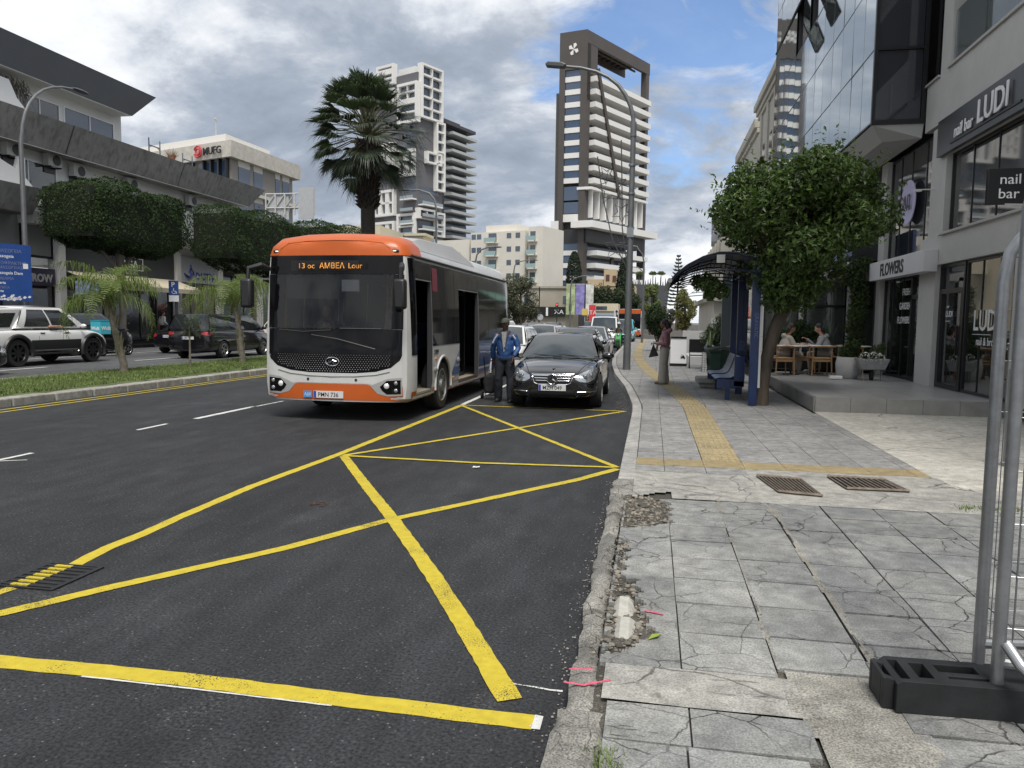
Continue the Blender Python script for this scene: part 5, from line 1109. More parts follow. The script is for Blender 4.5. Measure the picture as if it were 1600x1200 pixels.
def car(typ,name,label,cat,paint,loc,rz,group=None,plate_f=None,plate_r=None,rim=None,spokes=5,detail=1,lights_on=False,cab=None,glassm=None,tail=True):
    T=TYPES[typ]; hw=T['W']/2; root=thing(name,label,cat,loc,rz,group); me,bvh=body_mesh(typ)
    bo=bpy.data.objects.new('body',me); COL.objects.link(bo); bo.parent=root; bo.material_slots[0].link='OBJECT'; bo.material_slots[0].material=paint
    cabin(T,root,paint,cab,glassm)
    for y in (T['ya'],T['yf']):
        for s in (1,-1): wheel(root,s*(hw-.115),y,T['wr'],.22,spokes,rim,side=s)
    zf=T['st'][-2][3]; zr=T['st'][1][3]
    for s in (1,-1):
        decal(bvh,[(s*hw*.52,zf+.0),(s*hw*.88,zf+.10),(s*hw*.93,zf+.0),(s*hw*.85,zf-.10),(s*hw*.58,zf-.09)],'Y',1,.008,.06,name='headlight',mat=m_lamp,parent=root)
        if tail: decal(bvh,[(s*hw*.60,zr-.10),(s*hw*.62,zr-.0),(s*hw*.93,zr-.02),(s*hw*.93,zr-.17)],'Y',-1,.01,.06,name='tail_light',mat=m_red,parent=root)
        z=T['cab'][4]+.06; y=T['cab'][0]-.32
        MB().ell((s*(hw+.07),y,z),(.11,.07,.075),10,6).build('mirror',paint,root)
        MB().tube([(s*(hw-.06),y,z-.04),(s*(hw+.05),y,z-.02)],.02,5).build('mirror_arm',m_trim,root)
        for yy in (T['cab'][0]-.95,T['cab'][0]-1.95): 
            decal(bvh,[(yy-.09,T['cab'][4]-.17),(yy+.09,T['cab'][4]-.17),(yy+.09,T['cab'][4]-.14),(yy-.09,T['cab'][4]-.14)],'X',s,.014,.05,name='door_handle',mat=m_chrome if detail>1 else m_trim,parent=root,span=3,thick=.008)
        for yy in (T['cab'][0]-.05,T['cab'][0]-1.12,T['cab'][0]-2.1):
            decal(bvh,[(yy-.006,.3),(yy+.006,.3),(yy+.006,T['cab'][4]-.04),(yy-.006,T['cab'][4]-.04)],'X',s,.002,.12,name='door_gap',mat=m_trim,parent=root,span=3)
    g0=zf-.02; 
    decal(bvh,[(-hw*.46,g0+.03),(hw*.46,g0+.03),(hw*.42,g0-.10),(-hw*.42,g0-.10)],'Y',1,.006,.08,name='grille',mat=m_trim,parent=root)
    decal(bvh,[(-hw*.62,g0-.20),(hw*.62,g0-.20),(hw*.56,g0-.32),(-hw*.56,g0-.32)],'Y',1,.006,.08,name='air_intake',mat=m_trim,parent=root)
    yfr=bvh.ray_cast(V3((0,6,g0-.16)),V3((0,-1,0)))[0].y+.012
    if plate_f: plate(root,(0,yfr,g0-.16),1,plate_f)
    if plate_r:
        zp=zr-.25 if typ!='sedan' else zr-.10; yrr=bvh.ray_cast(V3((0,-6,zp)),V3((0,1,0)))[0].y-.012; plate(root,(0,yrr,zp),-1,plate_r)
    return root
m_pblack=paintm('black',(.008,.008,.010),0,.12); m_pwhite=paintm('white',(.68,.68,.67)); m_psilver=paintm('silver',(.40,.41,.42),.5); m_pgrey=paintm('grey',(.045,.05,.06),.3); m_pblue=paintm('blue',(.04,.07,.14),.2)
# ---- black saloon at the yellow box (front view, modelled in detail) ----
def black_saloon():
    T=TYPES['sedan']; hw=T['W']/2; root=thing('parked_car','glossy black saloon with three pointed star grille at the yellow box edge','car',(-1.86,16.45,0),math.pi+.01)
    me,bvh=body_mesh('sedan'); bo=bpy.data.objects.new('body',me); COL.objects.link(bo); bo.parent=root; bo.material_slots[0].link='OBJECT'; bo.material_slots[0].material=m_pblack
    cabin(T,root,m_pblack,(1.10,.32,-.85,-1.72,.93,1.395,.80,.60))
    for y in (T['ya'],T['yf']):
        for s in (1,-1): wheel(root,s*(hw-.115),y,T['wr'],.23,10,m_rim,side=s)
    for s in (1,-1):
        D=lambda pts,off,nm,mt,th=0,res=.04: decal(bvh,[(s*x,z) for x,z in pts],'Y',1,off,res,name=nm,mat=mt,parent=root,thick=th)
        h=D([(.43,.60),(.44,.66),(.66,.76),(.80,.80),(.815,.72),(.78,.60),(.68,.545),(.52,.55)],.008,'headlight',m_lamp)
        mb=MB(); 
        for lx,lz,lr in ((.60,.63,.058),(.71,.66,.05)): yq=bvh.ray_cast(V3((s*lx,6,lz)),V3((0,-1,0)))[0].y; MB().ell((s*lx,yq-.005,lz),(lr,.02,lr*.95),14,8).build('lens',M('lens_dark',(.10,.11,.12),.05,.3,1),h)
        D([(.42,.595),(.52,.54),(.69,.535),(.79,.595),(.82,.72),(.835,.72),(.81,.58),(.70,.515),(.51,.52),(.41,.575)],.012,'headlight_rim',m_trim)
        D([(.42,.30),(.80,.33),(.83,.38),(.80,.42),(.46,.40)],.007,'side_intake',m_trim)
        D([(.46,.345),(.80,.365),(.80,.383),(.46,.363)],.014,'chrome_strip',m_chrome,.006)
        z=1.0; y=.98; 
        MB().ell((s*(hw+.09),y,z),(.125,.085,.075),14,8).build('mirror',m_pblack,root); MB().tube([(s*(hw-.08),y,z-.07),(s*(hw+.03),y,z-.03)],.022,6).build('mirror_arm',m_trim,root)
        for yy in (.15,-.85): decal(bvh,[(yy-.10,.79),(yy+.10,.79),(yy+.10,.815),(yy-.10,.815)],'X',s,.016,.05,name='door_handle',mat=m_pblack,parent=root,span=3,thick=.01)
        for yy in (1.02,-.05,-1.05): decal(bvh,[(yy-.005,.3),(yy+.005,.3),(yy+.005,.9),(yy-.005,.9)],'X',s,.002,.12,name='door_gap',mat=m_dark,parent=root,span=3)
        decal(bvh,[(-1.2,.30),(1.05,.30),(1.05,.318),(-1.2,.318)],'X',s,.010,.1,name='sill_strip',mat=m_trim,parent=root,span=3)
    gr=decal(bvh,[(-.40,.68),(.40,.68),(.345,.53),(.28,.505),(-.28,.505),(-.345,.53)],'Y',1,.006,.04,name='grille',mat=m_trim,parent=root)
    for i,(z,w) in enumerate(((.655,.385),(.61,.37),(.565,.35))):
        decal(bvh,[(-w,z-.012),(w,z-.012),(w,z+.012),(-w,z+.012)],'Y',1,.022,.05,name='bar',mat=m_chrome,parent=gr,thick=.008)
    for (a,b_) in (((-.405,.692),(.405,.692)),((-.29,.498),(.29,.498)),((-.405,.692),(-.345,.525)),((.405,.692),(.345,.525)),((-.345,.525),(-.29,.498)),((.345,.525),(.29,.498))):
        mb=MB(); pts=[]
        for k in range(9):
            x=a[0]+(b_[0]-a[0])*k/8; z=a[1]+(b_[1]-a[1])*k/8; pts.append(bvh.ray_cast(V3((x,6,z)),V3((0,-1,0)))[0]+V3((0,.012,0)))
        mb.tube(pts,.009,6).build('surround',m_chrome,gr)
    yc=bvh.ray_cast(V3((0,6,.595)),V3((0,-1,0)))[0].y+.05; mb=MB(); R_=.094
    mb.tube([(math.cos(t)*R_,yc,.595+math.sin(t)*R_) for t in np.linspace(0,2*math.pi,33)],.010,6,caps=False)
    for k in range(3):
        a=math.pi/2+k*2*math.pi/3; u=V3((math.cos(a),0,math.sin(a))); n=V3((-u.z,0,u.x)); c0=V3((0,yc,.595)); mb.add([c0+n*.024,c0+u*R_,c0-n*.024,c0+V3((0,.012,0))],[(0,1,3),(1,2,3)])
    mb.build('emblem',m_chrome,gr,fix=False)
    MB().lathe([(0,0),(.085,0),(.085,.012),(0,.012)],(0,yc-.014,.595),30,'Y').build('emblem_back',m_trim,gr)
    decal(bvh,[(-.40,.265),(.40,.265),(.44,.36),(.36,.40),(-.36,.40),(-.44,.36)],'Y',1,.006,.05,name='lower_intake',mat=m_trim,parent=root)
    decal(bvh,[(-.44,.245),(.44,.245),(.50,.30),(.47,.30),(.42,.262),(-.42,.262),(-.47,.30),(-.50,.30)],'Y',1,.012,.05,name='lip_strip',mat=m_chrome,parent=root)
    # bonnet shut lines and power creases
    for s in (1,-1):
        mb=MB(); pts=[]
        for k in range(13):
            y=1.05+k*.095; x=s*(.72-.26*(k/12)**1.4*1.0); h=bvh.ray_cast(V3((x,y,3)),V3((0,0,-1)))[0]
            if h: pts.append(h+V3((0,0,.001)))
        mb.tube(pts,.006,4).build('bonnet_gap',m_dark,root)
    yp=bvh.ray_cast(V3((0,6,.43)),V3((0,-1,0)))[0].y+.016; plate(root,(0,yp,.435),1,'MZH 049',.52,.115)
    yz=bvh.ray_cast(V3((0,2.02,3)),V3((0,0,-1)))[0]; MB().lathe([(0,0),(.028,0),(.028,.006),(0,.008)],(0,2.05,yz.z-.004),14).build('bonnet_badge',m_chrome,root)
    mb=MB(); mb.tube([(-.55,1.2,.985),(.02,1.16,1.02)],.008,5).tube([(.0,1.2,.985),(.52,1.14,1.02)],.008,5).box(-.06,.12,1.17,1.22,.97,.995); mb.build('wiper',m_trim,root)
    MB().box(-.13,.13,.36,.40,1.30,1.36).build('rear_view_mirror',m_trim,root)
    MB().box(-.2,-.08,.62,.66,1.0,1.0+.09).build('windscreen_sticker',m_letterw,root) if 0 else None
    return root
black_saloon()
# ---- traffic on the near carriageway (seen from the front) ----
GT='cars queued behind the bus and the black saloon'
car('hatch','parked_car','white hatchback between the bus and the black saloon','car',m_pwhite,(-4.62,24.2,0),math.pi,GT,'KAB 312')
car('hatch','parked_car','silver hatchback behind the white one with parking ticket on the dashboard','car',m_psilver,(-4.55,31.6,0),math.pi-.02,GT,'LCA 540')
car('sedan','parked_car','black saloon directly behind the starred black saloon','car',m_pblack,(-2.55,26.4,0),math.pi,GT)
car('sedan','parked_car','silver saloon with an orange indicator by the kerb behind','car',m_psilver,(-1.95,30.8,0) if 0 else (-2.62,33.4,0),math.pi,GT,detail=1)
car('sedan','parked_car','dark grey saloon farther back, left of the silver saloon','car',m_pgrey,(-5.6,43,0),math.pi,GT)
car('hatch','parked_car','blue grey hatchback in the middle of the queue','car',m_pblue,(-7.9,50,0),math.pi,GT)
car('sedan','parked_car','white saloon in the far middle of the queue','car',m_pwhite,(-9.0,60,0),math.pi,GT)
car('suv','parked_car','dark sport utility car near the far junction','car',m_pgrey,(-5.4,70,0),math.pi,GT)
car('suv','parked_car','white roof rack car far back beside the bus tail','car',m_pwhite,(-8.4,40.5,0),math.pi,GT)
car('hatch','parked_car','grey hatchback far back at the left of the queue','car',m_pgrey,(-11.2,66,0) if 0 else (-9.6,74,0),math.pi,GT)
car('van','white_van','white van with black mirrors standing in the far queue','van',m_pwhite,(-3.1,51,0),math.pi,None,cab=(1.72,.95,-2.22,-2.40,1.10,1.98,.875,.78))
car('van','teal_van','teal and white van beside the far green scooter','van',paintm('teal',(.05,.35,.42)),(-2.3,62,0),math.pi,None)
# ---- opposite carriageway (seen from behind / side) ----
car('van','black_van','black people carrier with red tail lamps beside the median','van',m_pblack,(-17.1,28.1,.1),0,None,plate_r='LBB 727',cab=(1.62,.75,-2.2,-2.40,1.05,1.66,.86,.70))
car('sedan','black_taxi_saloon','black saloon seen from behind with white number plate, left of the black van','car',m_pblack,(-20.2,31.2,.1),0,None,plate_r='WFB 067',rim=m_rimd,cab=None)
dsv=car('suv','dark_car','dark grey car with white window lettering behind the delivery rider','car',m_pgrey,(-23.0,27.2,.1),0,None)
text('OU',.30,m_letterw,dsv,frame((.765,.05,1.25),(0,1,0),(1,0,.35)),ext=.002,bold=.01)
car('hatch','dark_car','black hatchback parked behind the white pickup','car',m_pblack,(-23.2,22.0,.1),0,None)
car('hatch','black_hatchback','front of a black hatchback with silver wheel at the left picture edge','car',m_pblack,(-17.55,15.35,.1),0,None,spokes=9)
car('hatch','white_car','white car with dark rear window behind the black van','car',m_pwhite,(-20.3,40.2,.1),0,None)
car('hatch','parked_car','dark car parked at the far kerb in front of the shops','car',m_pgrey,(-23.6,37.5,.1),0,None)
car('suv','parked_car','black sport utility car behind the drooping median palm','car',m_pblack,(-23.6,33,.1),0,None) if 0 else None
# white pickup
pk=car('pickup','pickup_truck','white double cab pickup with black cladding and arm resting on its window','pickup',m_pwhite,(-19.75,21.25,.1),0,None,rim=m_rimd,spokes=8,detail=1)
me,bvh=body_mesh('pickup')
for s in (1,-1):
    decal(bvh,[(-.95,.50),(1.05,.50),(1.08,.80),(-1.0,.80)],'X',s,.012,.12,name='side_cladding',mat=m_trim,parent=pk,span=3)
    for y in (TYPES['pickup']['ya'],TYPES['pickup']['yf']):
        mb=MB(); r=TYPES['pickup']['wr']+.10; mb.tube([(s*.925,y+math.cos(t)*r,TYPES['pickup']['wr']+math.sin(t)*r) for t in np.linspace(-.25,math.pi+.25,18)],.065,6); mb.build('wheel_arch',m_trim,pk)
    mb=MB().box(s*.80-.06,s*.80+.1,-1.0,1.05,.34,.40); mb.build('side_step',m_trim,pk,smooth=0,bevel=.01)
# canopy over the load bed
mb=MB().prism([(-2.50,1.10),(-1.50,1.10),(-1.12,1.80),(-2.30,1.76)],'X',-.74,.74); mb.build('load_canopy',m_pwhite,pk,smooth=0,bevel=.05)
MB().prism([(-2.35,1.20),(-1.62,1.20),(-1.38,1.64),(-2.25,1.62)],'X',.742,.75).build('canopy_window',m_cg,pk,smooth=0)
# ---- city bus ----
def city_bus():
    root=thing('city_bus','white city bus with orange front roof and skirt, doors open, stopped at the box','bus',(-5.18,11.75,0))
    # local: front face at y=0 looking -Y, tail at y=8.75, x across (+x = kerb side)
    hw=1.30; m_bw=M('paint_bus_white',(.58,.58,.56),.38,0,.4,coat=.3,var=[(1.5,.92,1.04),(8,.96,1.02)]); m_bo=M('paint_bus_orange',(.50,.10,.014),.42,0,.4,coat=.15,var=[(2,.93,1.05)]); m_bg=M('bus_black',(.005,.005,.006),.06,0,.22); m_bb=paintm('bus_blue',(.03,.08,.24)); m_in=M('bus_interior',(.035,.035,.04),.8)
    prof=[(0,.30),(1.16,.30),(1.27,.36),(1.30,.6),(1.30,1.2),(1.285,1.8),(1.255,2.5),(1.235,2.72),(1.18,2.90),(1.02,3.04),(.6,3.10),(0,3.12)]
    full=prof+[(-x,z) for x,z in prof[-2:0:-1]]; n=len(full)
    def lean(z): return .0 if z<1.0 else .05*(z-1.0)   # screen leans back a little
    stz=[(0.0,.80,.0),(.03,.88,.0),(.09,.955,0),(.2,.99,0),(.36,1,0),(1.4,1,0),(3,1,0),(5,1,0),(7,1,0),(8.6,1,0),(8.72,.98,0),(8.76,.94,0)]
    mb=MB()
    for (y,sx,_) in stz:
        for (x,z) in full:
            f=max(0,1-y/.5); zz=z; 
            if z>2.72 and y<.5: zz=2.72+(z-2.72)*(1-.38*f*f)
            if z<.5 and y<.3: zz=z+.03*f
            mb.v.append((x*sx,y+lean(z)*f,zz))
    for i in range(len(stz)-1):
        for k in range(n): mb.f.append((i*n+k,i*n+(k+1)%n,(i+1)*n+(k+1)%n,(i+1)*n+k)); mb.mi.append(0)
    m=n//2
    # front face filled with a fine grid bulging slightly forward
    rows=len(prof)
    for base,sg in ((0,1),((len(stz)-1)*n,-1)):
        prev=None
        for k in range(rows):
            a=base+k; b_=base+(n-k)%n; A=V3(mb.v[a]); B=V3(mb.v[b_]); row=[a]
            if k in (0,rows-1): row=[a]
            else:
                for j in range(1,10):
                    t=j/10; p=A.lerp(B,t); q=1-(2*t-1)**2; p.y-=sg*.075*q*(1 if sg>0 else .3); mb.v.append(tuple(p)); row.append(len(mb.v)-1)
                row.append(b_)
            if prev is not None:
                if len(prev)==1 and len(row)>1:
                    for j in range(10): mb.f.append((prev[0],row[j],row[j+1])); mb.mi.append(0)
                elif len(row)==1:
                    for j in range(10): mb.f.append((prev[j],row[0],prev[j+1])); mb.mi.append(0)
                else:
                    for j in range(10): mb.f.append((prev[j],row[j],row[j+1],prev[j+1])); mb.mi.append(0)
            prev=row
    bo=mb.build('body',[m_bw,m_in],root,smooth=40)
    bm=bmesh.new(); bm.from_mesh(bo.data); bmesh.ops.remove_doubles(bm,verts=bm.verts,dist=1e-5); bmesh.ops.recalc_face_normals(bm,faces=bm.faces); bm.to_mesh(bo.data); bm.free()
    bvh=BVHTree.FromObject(bo,bpy.context.evaluated_depsgraph_get())
    bo.data.materials.append(m_bo)
    for p in bo.data.polygons:
        if p.center.z>2.725 and p.center.y<.88: p.material_index=2
    bo.parent=None
    cut(bo,MB().box(-1.20,1.20,.22,8.5,.42,2.70,mi=1)); 
    cut(bo,MB().prism([(-1.02,1.50),(1.02,1.50),(1.05,2.45),(-1.05,2.45)],'Y',-.5,.5,mi=1))
    cut(bo,MB().box(1.0,1.6,.46,1.36,.40,2.36,mi=1)); cut(bo,MB().box(1.0,1.6,3.30,5.05,.40,2.30,mi=1))
    for y in (2.1,6.9):
        for s in (1,-1):
            cut(bo,MB().lathe([(.54,s*.92 if s>0 else -1.5),(.54,1.5 if s>0 else -.92)],(0,y,.46),30,'X',mi=1))
    for (a,b_) in ((.45,1.6),(1.75,3.2),(3.35,4.8),(4.95,6.4),(6.55,8.2)): cut(bo,MB().box(-1.6,-1.0,a,b_,1.40,2.5,mi=1))
    bo.parent=root; bo.data.polygons.foreach_set('use_smooth',[True]*len(bo.data.polygons)); bo.data.set_sharp_from_angle(angle=rad(35))
    for (a,b_) in ((.40,1.66),(1.70,3.26),(3.30,4.86),(4.90,6.46),(6.50,8.3)): decal(bvh,[(a,1.33),(a,2.58),(b_,2.58),(b_,1.33)],'X',-1,.006,.2,name='side_glass',mat=glass_mat('bus_side_pane',(.02,.022,.024),.7,.03),parent=root,span=4)
    D=lambda pts,off,nm,mt,axis='Y',dr=-1,res=.08,th=0,par=root: decal(bvh,pts,axis,dr,off,res,thick=th,name=nm,mat=mt,parent=par,span=12 if axis=='Y' else 4)
    # front: orange roof cap, black glass mask, white bumper, orange skirt
    mb=MB(); vs=[]; nn=24; ys=[-.0,.02,.06,.12,.2,.32,.45,.6,.75]
    D([(-1.20,2.725),(1.20,2.725),(1.13,2.80),(1.0,2.895),(.6,2.945),(0,2.955),(-.6,2.945),(-1.0,2.895),(-1.13,2.80)],.006,'roof_front',m_bo)
    # orange cap over the roof curve, lofted just outside the body
    cap=MB(); K=[k for k in range(n) if full[k][1]>=2.70]; 
    for (y,sx,_) in [(0.0,.80,0),(.03,.88,0),(.09,.955,0),(.2,.99,0),(.36,1,0),(.62,1,0),(.9,1,0)]:
        for k in K:
            x,z=full[k]; f=max(0,1-y/.5); zz=2.72+(z-2.72)*(1-.38*f*f) if (z>2.72 and y<.5) else z; cap.v.append((x*sx*1.008,y+lean(z)*f-.006*f,zz+.012))
    q=len(K)
    for i in range(6):
        for k in range(q-1): cap.f.append((i*q+k,i*q+k+1,(i+1)*q+k+1,(i+1)*q+k)); cap.mi.append(0)
    cap.build('roof_cap',m_bo,root,smooth=60)
    D([(-1.17,1.10),(-1.14,1.02),(-1.0,.90),(-.75,.83),(-.4,.80),(.4,.80),(.75,.83),(1.0,.90),(1.14,1.02),(1.17,1.10),(1.17,1.52),(-1.17,1.52)],.006,'lower_mask',m_bg,res=.07)
    D([(-1.17,2.42),(1.17,2.42),(1.155,2.72),(-1.155,2.72)],.006,'upper_mask',m_bg); 
    for s in (1,-1): D([(s*1.0,1.525),(s*1.18,1.525),(s*1.18,2.415),(s*1.02,2.415)],.006,'screen_pillar',m_bg)
    wm=D([(-1.0,1.525),(1.0,1.525),(1.02,2.415),(-1.02,2.415)],.004,'windscreen',glass_mat('bus_screen',(.006,.007,.008),.55,.02,.0))
    # dotted grille
    mb=MB(); 
    for j in range(9):
        for i in range(44):
            x=-.98+i*.0455+(j%2)*.0227; z=.83+j*.033
            if abs(x)>.98 or z<.80+.0+.22*max(0,abs(x)-.35)**1.4+.02: continue
            sz=.0095*(1-j*.06)
            h=bvh.ray_cast(V3((x,-12,z)),V3((0,1,0)))
            if h[0] is None: continue
            p=h[0]; y=p.y-.009; mb.add([(x-sz,y,z),(x,y,z-sz),(x+sz,y,z),(x,y,z+sz)],[(0,1,2,3)])
    mb.build('grille_dots',M('dot_chrome',(.42,.42,.43),.4,.2),root,smooth=0,fix=False)
    yq=bvh.ray_cast(V3((0,-12,.98)),V3((0,1,0)))[0].y-.022; mb=MB()
    mb.tube([(.02+math.cos(t)*.115,yq,.985+math.sin(t)*.07) for t in np.linspace(0,2*math.pi,30)],.008,6,caps=False); mb.tube([(-.055,yq,.955),(-.01,yq,.98),(.03,yq,1.01),(.085,yq,.99),(.04,yq,.975),(.05,yq,.94)],[.006,.012,.014,.008,.012,.004],6)
    mb.build('emblem',m_chrome,root)
    D([(-1.18,.585),(-.8,.575),(-.6,.62),(.6,.62),(.8,.575),(1.18,.585),(1.18,.352),(-1.18,.352)],.006,'lower_bumper',m_bo)
    D([(-1.18,.60),(-1.18,1.15),(-1.09,.98),(-1.0,.895),(-.75,.83),(-.4,.805),(.4,.805),(.75,.83),(1.0,.895),(1.09,.98),(1.18,1.15),(1.18,.60),(.8,.59),(.62,.63),(-.62,.63),(-.8,.59)],.0045,'bumper',m_bw)
    mb=MB()
    pts=[bvh.ray_cast(V3((x,-12,z)),V3((0,1,0)))[0]+V3((0,-.008,0)) for x,z in [(-.98,.83),(-.75,.775),(-.4,.745),(0,.735),(.4,.745),(.75,.775),(.98,.83)]]; mb.tube(pts,.007,5).build('bumper_crease',M('seam_grey',(.12,.12,.12),.5),root)
    for s in (1,-1):
        D([(s*.66,.60),(s*.95,.72),(s*1.17,.74),(s*1.17,.44),(s*.95,.43),(s*.78,.47)],.010,'headlight_surround',M('lamp_surround',(.38,.38,.37),.3,.2))
        hl=D([(s*.82,.585),(s*.93,.685),(s*1.15,.70),(s*1.15,.47),(s*.93,.465),(s*.86,.52)],.014,'headlight',m_bg)
        for (x,z,r_) in ((.93,.60,.047),(1.08,.645,.034),(1.08,.525,.036)):
            h=bvh.ray_cast(V3((s*x,-12,z)),V3((0,1,0)))[0]; MB().ell((s*x,h.y-.012,z),(r_,.02,r_),14,8).build('lamp',M('lamp_lit' if x<1 else 'lamp_off',(.8,.8,.8) if x<1 else (.35,.36,.37),.08,.5,1,emit=((1,.97,.9),.12) if x<1 else None),hl)
        h=bvh.ray_cast(V3((s*.98,-12,2.78)),V3((0,1,0)))[0]; MB().ell((s*1.03,h.y-.0+.01,2.80),(.055,.02,.02),12,6).build('marker_lamp',M('marker',(.85,.8,.7),.3,emit=((1,.9,.75),.35)),root)
        MB().ell((s*1.03,h.y+.012,2.80),(.075,.02,.035),12,6).build('marker_housing',m_trim,root)
    for x in (-.42,.42): h=bvh.ray_cast(V3((x,-12,.69)),V3((0,1,0)))[0]; MB().lathe([(0,0),(.022,0),(.022,.01),(0,.01)],(x,h.y-.012,.69),14,'Y').build('sensor',m_trim,root)
    yp=bvh.ray_cast(V3((-.1,-12,.42)),V3((0,1,0)))[0].y-.02; plate(root,(-.05,yp,.44),-1,'PMN 736',.52,.115)
    t=MB().box(-.49,-.34,yp-.004,yp+.004,.385,.495).build('blue_plate',M('plate_sky',(.08,.25,.55),.5),root,smooth=0); text('ΛΔΧ',.07,m_letterw,t,frame((-.475,yp-.005,.415),(1,0,0),(0,-1,0)),ext=.0005,sx=.85)
    # destination display (lit amber letters)
    m_led=M('amber_led',(.3,.12,.02),.5,emit=((1,.42,.08),.85)); dd=D([(-.75,2.47),(.45,2.47),(.45,2.64),(-.75,2.64)],.010,'destination_display',m_dark)
    h=bvh.ray_cast(V3((0,-12,2.55)),V3((0,1,0)))[0].y
    text('13 oc',.125,m_led,dd,frame((-.60,h-.03,2.51),(1,0,.0),(0,-1,0)),ext=.001,sx=1.05); text('ΑΜΒΕΛ',.125,m_led,dd,frame((-.22,h-.035,2.51),(1,0,0),(0,-1,0)),ext=.001,sx=1.0,bold=.001); text('Lour',.125,m_led,dd,frame((.28,h-.035,2.51),(1,0,0),(0,-1,0)),ext=.001,sx=1.0)
    mb=MB()
    for q in range(5): mb.box(-.62,.60,h-.041,h-.038,2.513+q*.019,2.517+q*.019)
    for q in range(42): mb.box(-.62+q*.029,-.615+q*.029,h-.041,h-.038,2.50,2.63)
    mb.build('display_grid',m_dark,dd,smooth=0)
    # wipers
    mb=MB()
    for pts in ([(-.35,1.42),(.1,1.36),(.75,1.2)],[(-.95,1.5),(-.5,1.47),(0,1.5)],[(.15,1.53),(.85,1.53)]):
        mb.tube([bvh.ray_cast(V3((x,-12,z)),V3((0,1,0)))[0]+V3((0,-.03,0)) for x,z in pts],.011,5)
    mb.build('wiper',m_trim,root)
    # inside: dash, sunblind, steering wheel, floor, seats, poles
    MB().box(-1.15,1.15,.25,.7,.5,1.42).build('dashboard',m_trim,root,smooth=0,bevel=.05); MB().box(-.92,.02,.20,.22,2.02,2.43).build('sunblind',M('blind_grey',(.10,.10,.10),.7),root,smooth=0)
    MB().tube([(-.55+math.cos(t)*.22,.86+math.sin(t)*.1,1.45+math.sin(t)*.2) for t in np.linspace(0,6.28,20)],.018,6).build('steering_wheel',m_trim,root)
    MB().box(.02,.36,.26,.3,2.13,2.36).build('rear_view_mirror',M('mirror_glass',(.3,.31,.32),.1,.6),root,smooth=0,bevel=.02)
    for y in (3.0,4.2,5.4,6.6):
        for x in (-.85,-.4): MB().box(x-.2,x+.2,y,y+.379,.9,1.0).box(x-.2,x+.2,y+.38,y+.46,.9,1.6).build('seat',M('seat_blue',(.03,.05,.12),.8),root,smooth=0,bevel=.02)
    mb=MB()
    for x,y in ((.4,1.5),(.9,3.1),(-.1,3.2),(.9,5.2)): mb.tube([(x,y,.42),(x,y,2.69)],.018,6)
    mb.build('handrail',M('rail_yellow',(.5,.35,.03),.4),root)
    MB().box(-1.19,1.19,.23,8.4,.425,.44).build('floor',M('bus_floor',(.10,.10,.10),.7),root,smooth=0)
    # kerb side
    X=lambda pts,off,nm,mt,res=.25,s=1: D(pts,off,nm,mt,'X',s,res)
    X([(1.37,1.22),(1.37,2.68),(3.28,2.68),(3.28,1.22)],.006,'side_glass',m_bg,.2); X([(5.07,1.22),(5.07,2.68),(8.62,2.68),(8.62,1.22)],.006,'side_glass',m_bg,.2)
    X([(.30,2.38),(.30,2.68),(1.36,2.68),(1.36,2.38)],.006,'door_header',m_bg); X([(3.29,2.32),(3.29,2.68),(5.06,2.68),(5.06,2.32)],.006,'door_header',m_bg); X([(.2,1.1),(.2,2.7),(.45,2.7),(.45,1.1)],.008,'front_quarter_glass',m_bg,.08)
    for y in (2.25,2.95,6.1,7.0,7.9): X([(y-.008,1.25),(y-.008,2.66),(y+.008,2.66),(y+.008,1.25)],.008,'glass_joint',m_trim,.4)
    X([(2.62,.60),(3.28,.60),(3.28,1.1)],.006,'blue_wedge',m_bb); X([(5.07,.5),(5.07,1.21),(8.7,1.21),(8.7,.5)],.006,'blue_panel',m_bb)
    X([(.22,.31),(.22,.49),(.45,.49),(.45,.31)],.007,'skirt',m_bo,.1); X([(1.38,.31),(1.38,.47),(1.62,.47),(1.62,.31)],.007,'skirt',m_bo,.1); X([(2.62,.31),(2.62,.48),(6.35,.48),(6.35,.31)],.009,'skirt',m_bo,.3); X([(7.45,.31),(7.45,.48),(8.7,.48),(8.7,.31)],.009,'skirt',m_bo,.3)
    X([(8.2,2.72),(8.2,2.82),(8.72,2.82),(8.72,2.72)],.007,'rear_orange',m_bo); X([(1.42,2.2),(1.42,2.62),(1.75,2.62),(1.75,2.2)],.009,'red_notice',M('notice_red',(.22,.03,.05),.5),.1)
    hh=bvh.ray_cast(V3((4,2.0,1.12)),V3((-1,0,0)))[0].x
    text('D099',.13,m_pl,root,frame((hh+.004,1.46,1.06),(0,1,0),(1,0,0)),name='fleet_number',ext=.001,bold=.002)
    for y,z,mt in ((1.58,.98,m_amber),(2.8,.55,m_amber)): MB().ell((1.302,y,z),(.02,.045,.03),10,6).build('side_marker',mt,root)
    MB().ell((1.31,1.52,.78),(.04,.06,.06),10,6).build('lock_cover',M('knob_grey',(.2,.2,.19),.4),root); MB().ell((1.31,3.15,.88),(.04,.06,.07),10,6).build('lock_cover',_m['knob_grey'],root)
    for y in (2.1,6.9):
        mb=MB(); mb.tube([(1.295,y+math.cos(t)*.55,.46+math.sin(t)*.55) for t in np.linspace(-.1,math.pi+.1,20)],.028,6); mb.build('arch_trim',m_bw,root)
